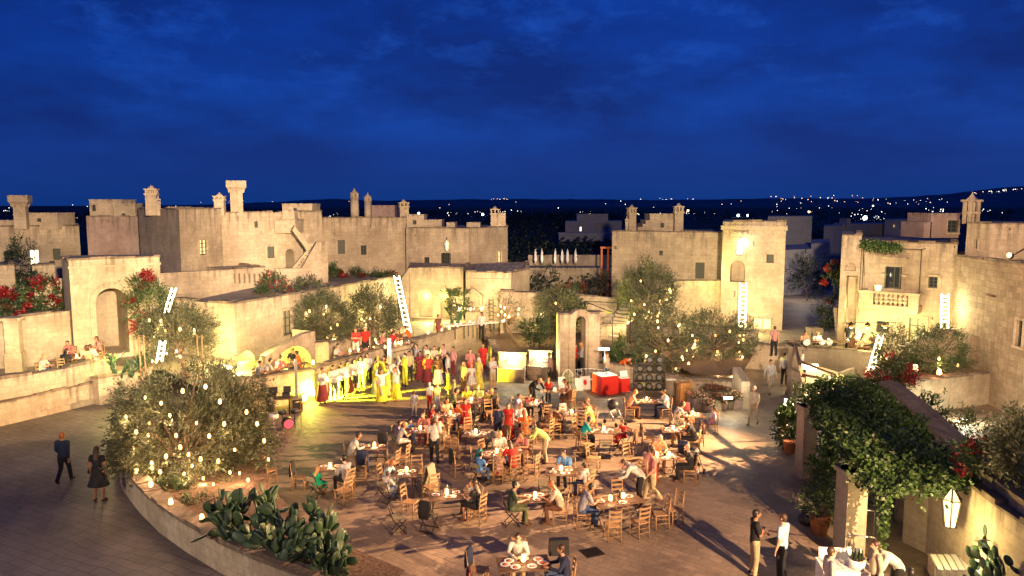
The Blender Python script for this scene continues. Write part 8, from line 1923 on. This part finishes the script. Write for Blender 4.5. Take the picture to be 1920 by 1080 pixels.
# broken cloud, drawn out along the horizon
cb = nt.nodes.new('ShaderNodeCombineXYZ'); nt.links.new(sep.outputs[0], cb.inputs[0]); nt.links.new(sep.outputs[1], cb.inputs[1]); nt.links.new(sep.outputs[2], cb.inputs[2])
v1 = mapping(nt, cb.outputs[0], (1.0, 1.0, 3.0)); n1 = noise(nt, v1, 3.1, 9, .62)
v2 = mapping(nt, cb.outputs[0], (1.0, 1.0, 2.6), (0, .12, .5)); n2 = noise(nt, v2, 9.0, 9, .66)
dark = ramp(nt, n1, [(.38, 0.0), (.62, .74)])
wisp = ramp(nt, n2, [(.51, 0.0), (.72, .60)])
hgt = ramp(nt, sep.outputs[2], [(.07, 0.0), (.20, 1.0)])
mlt = nt.nodes.new('ShaderNodeMath'); mlt.operation = 'MULTIPLY'; nt.links.new(wisp, mlt.inputs[0]); nt.links.new(hgt, mlt.inputs[1])
hz_ = ramp(nt, sep.outputs[2], [(.02, 0.25), (.10, 1.0)])
dm = nt.nodes.new('ShaderNodeMath'); dm.operation = 'MULTIPLY'; nt.links.new(dark, dm.inputs[0]); nt.links.new(hz_, dm.inputs[1])
col = mixc(nt, r.outputs[0], (.0003, .0115, .115), dm.outputs[0])
col = mixc(nt, col, (.008, .08, .48), mlt.outputs[0])
# add a trace of the physical twilight sky
sk = mixc(nt, (0, 0, 0), sky.outputs[0], .004); col = mixc(nt, col, sk, 1.0, 'ADD')
nt.links.new(col, bg.inputs['Color']); bg.inputs['Strength'].default_value = 1.4

# floodlights of the tower and the right-hand roofs, with two added fills
lamp('SPOT', (11.0, 6, 6.6), 44000, (1.0, .60, .31), .10, target=(-2, 29, 0), angle=58, blend=.5)
lamp('SPOT', BKEY, 150000, (1.0, .57, .27), .08, target=(-8.0, 26.5, 0), angle=48, blend=.5)
for tx, w_, an_ in ((-31, 290000, 30), (-9, 265000, 30), (12, 225000, 30), (32, 80000, 24)):
    lamp('SPOT', (3, -3, 12.0), w_, (1.0, .73, .46), .4, target=(tx, 58, 8.5), angle=an_, blend=.7)
lamp('SPOT', (-3, -3, 11.0), 4500, (1.0, .62, .38), .6, target=(-6, 26, 0), angle=75, blend=.9)  # added frontal fill over the plaza, no fitting behind it
lamp('SPOT', (-2, -2, 11.5), 3400, (1.0, .80, .50), .3, target=(10.5, 24, 2.6), angle=24, blend=.8)  # fill added to brighten the pergola vine, no fitting shown
lamp('SPOT', (-9, 6, 8.5), 26000, (1.0, .80, .38), .3, target=(-23, 37, 2.9), angle=30, blend=.8)
lamp('SPOT', (-24, 4, 7.5), 14000, (1.0, .80, .50), .3, target=(-9.0, 20.5, 0.2), angle=36, blend=.8)
lamp('SPOT', (-4, -2, 11), 85000, (1.0, .64, .36), .4, target=(23, 34, 6.0), angle=23, blend=.7)
for px, py, D, z, w_ in ((212, 620, 36.0, 2.6, 480), (480, 620, 36.5, 2.6, 520), (1335, 515, 52.0, 5.0, 420), (700, 560, 50, 2.2, 500), (60, 640, 34.5, 1.6, 240), (1590, 520, 41.0, 3.0, 260), (390, 640, 38.5, 2.0, 420), (1290, 600, 49.5, 2.0, 420), (1000, 600, 47, 2.0, 260)):
    q = P(px, D, py); lamp('POINT', (q.x, q.y, z), w_, (1.0, .82, .24), .3)
# stage floodlight by the speaker
q = G(578, 752); lamp('SPOT', (q.x, q.y - .25, .5), 150000, (.98, .92, .03), .12, target=(G(755, 728).x, G(755, 728).y, .1), angle=60, blend=.6)
lamp('POINT', (q.x + .1, q.y - .2, .7), 600, (1.0, .90, .10), .12)

cam = bpy.data.cameras.new('camera'); co = bpy.data.objects.new('camera', cam); COL.objects.link(co); SC.camera = co
co.location = (0, 0, CAM_H); co.rotation_euler = (pi / 2 - PITCH, 0, 0); cam.sensor_width = 36; cam.lens = FOC / 1920 * 36; cam.clip_end = 30000; cam.clip_start = .1
SC.view_settings.view_transform = 'Standard'; SC.view_settings.look = 'None'; SC.view_settings.exposure = -0.34; SC.view_settings.gamma = 1
cy_ = SC.cycles; cy_.use_denoising = True; cy_.use_light_tree = True; cy_.max_bounces = 6; cy_.diffuse_bounces = 3; cy_.glossy_bounces = 2; cy_.transmission_bounces = 4; cy_.transparent_max_bounces = 6
cy_.sample_clamp_indirect = 4.0; cy_.caustics_reflective = False; cy_.caustics_refractive = False
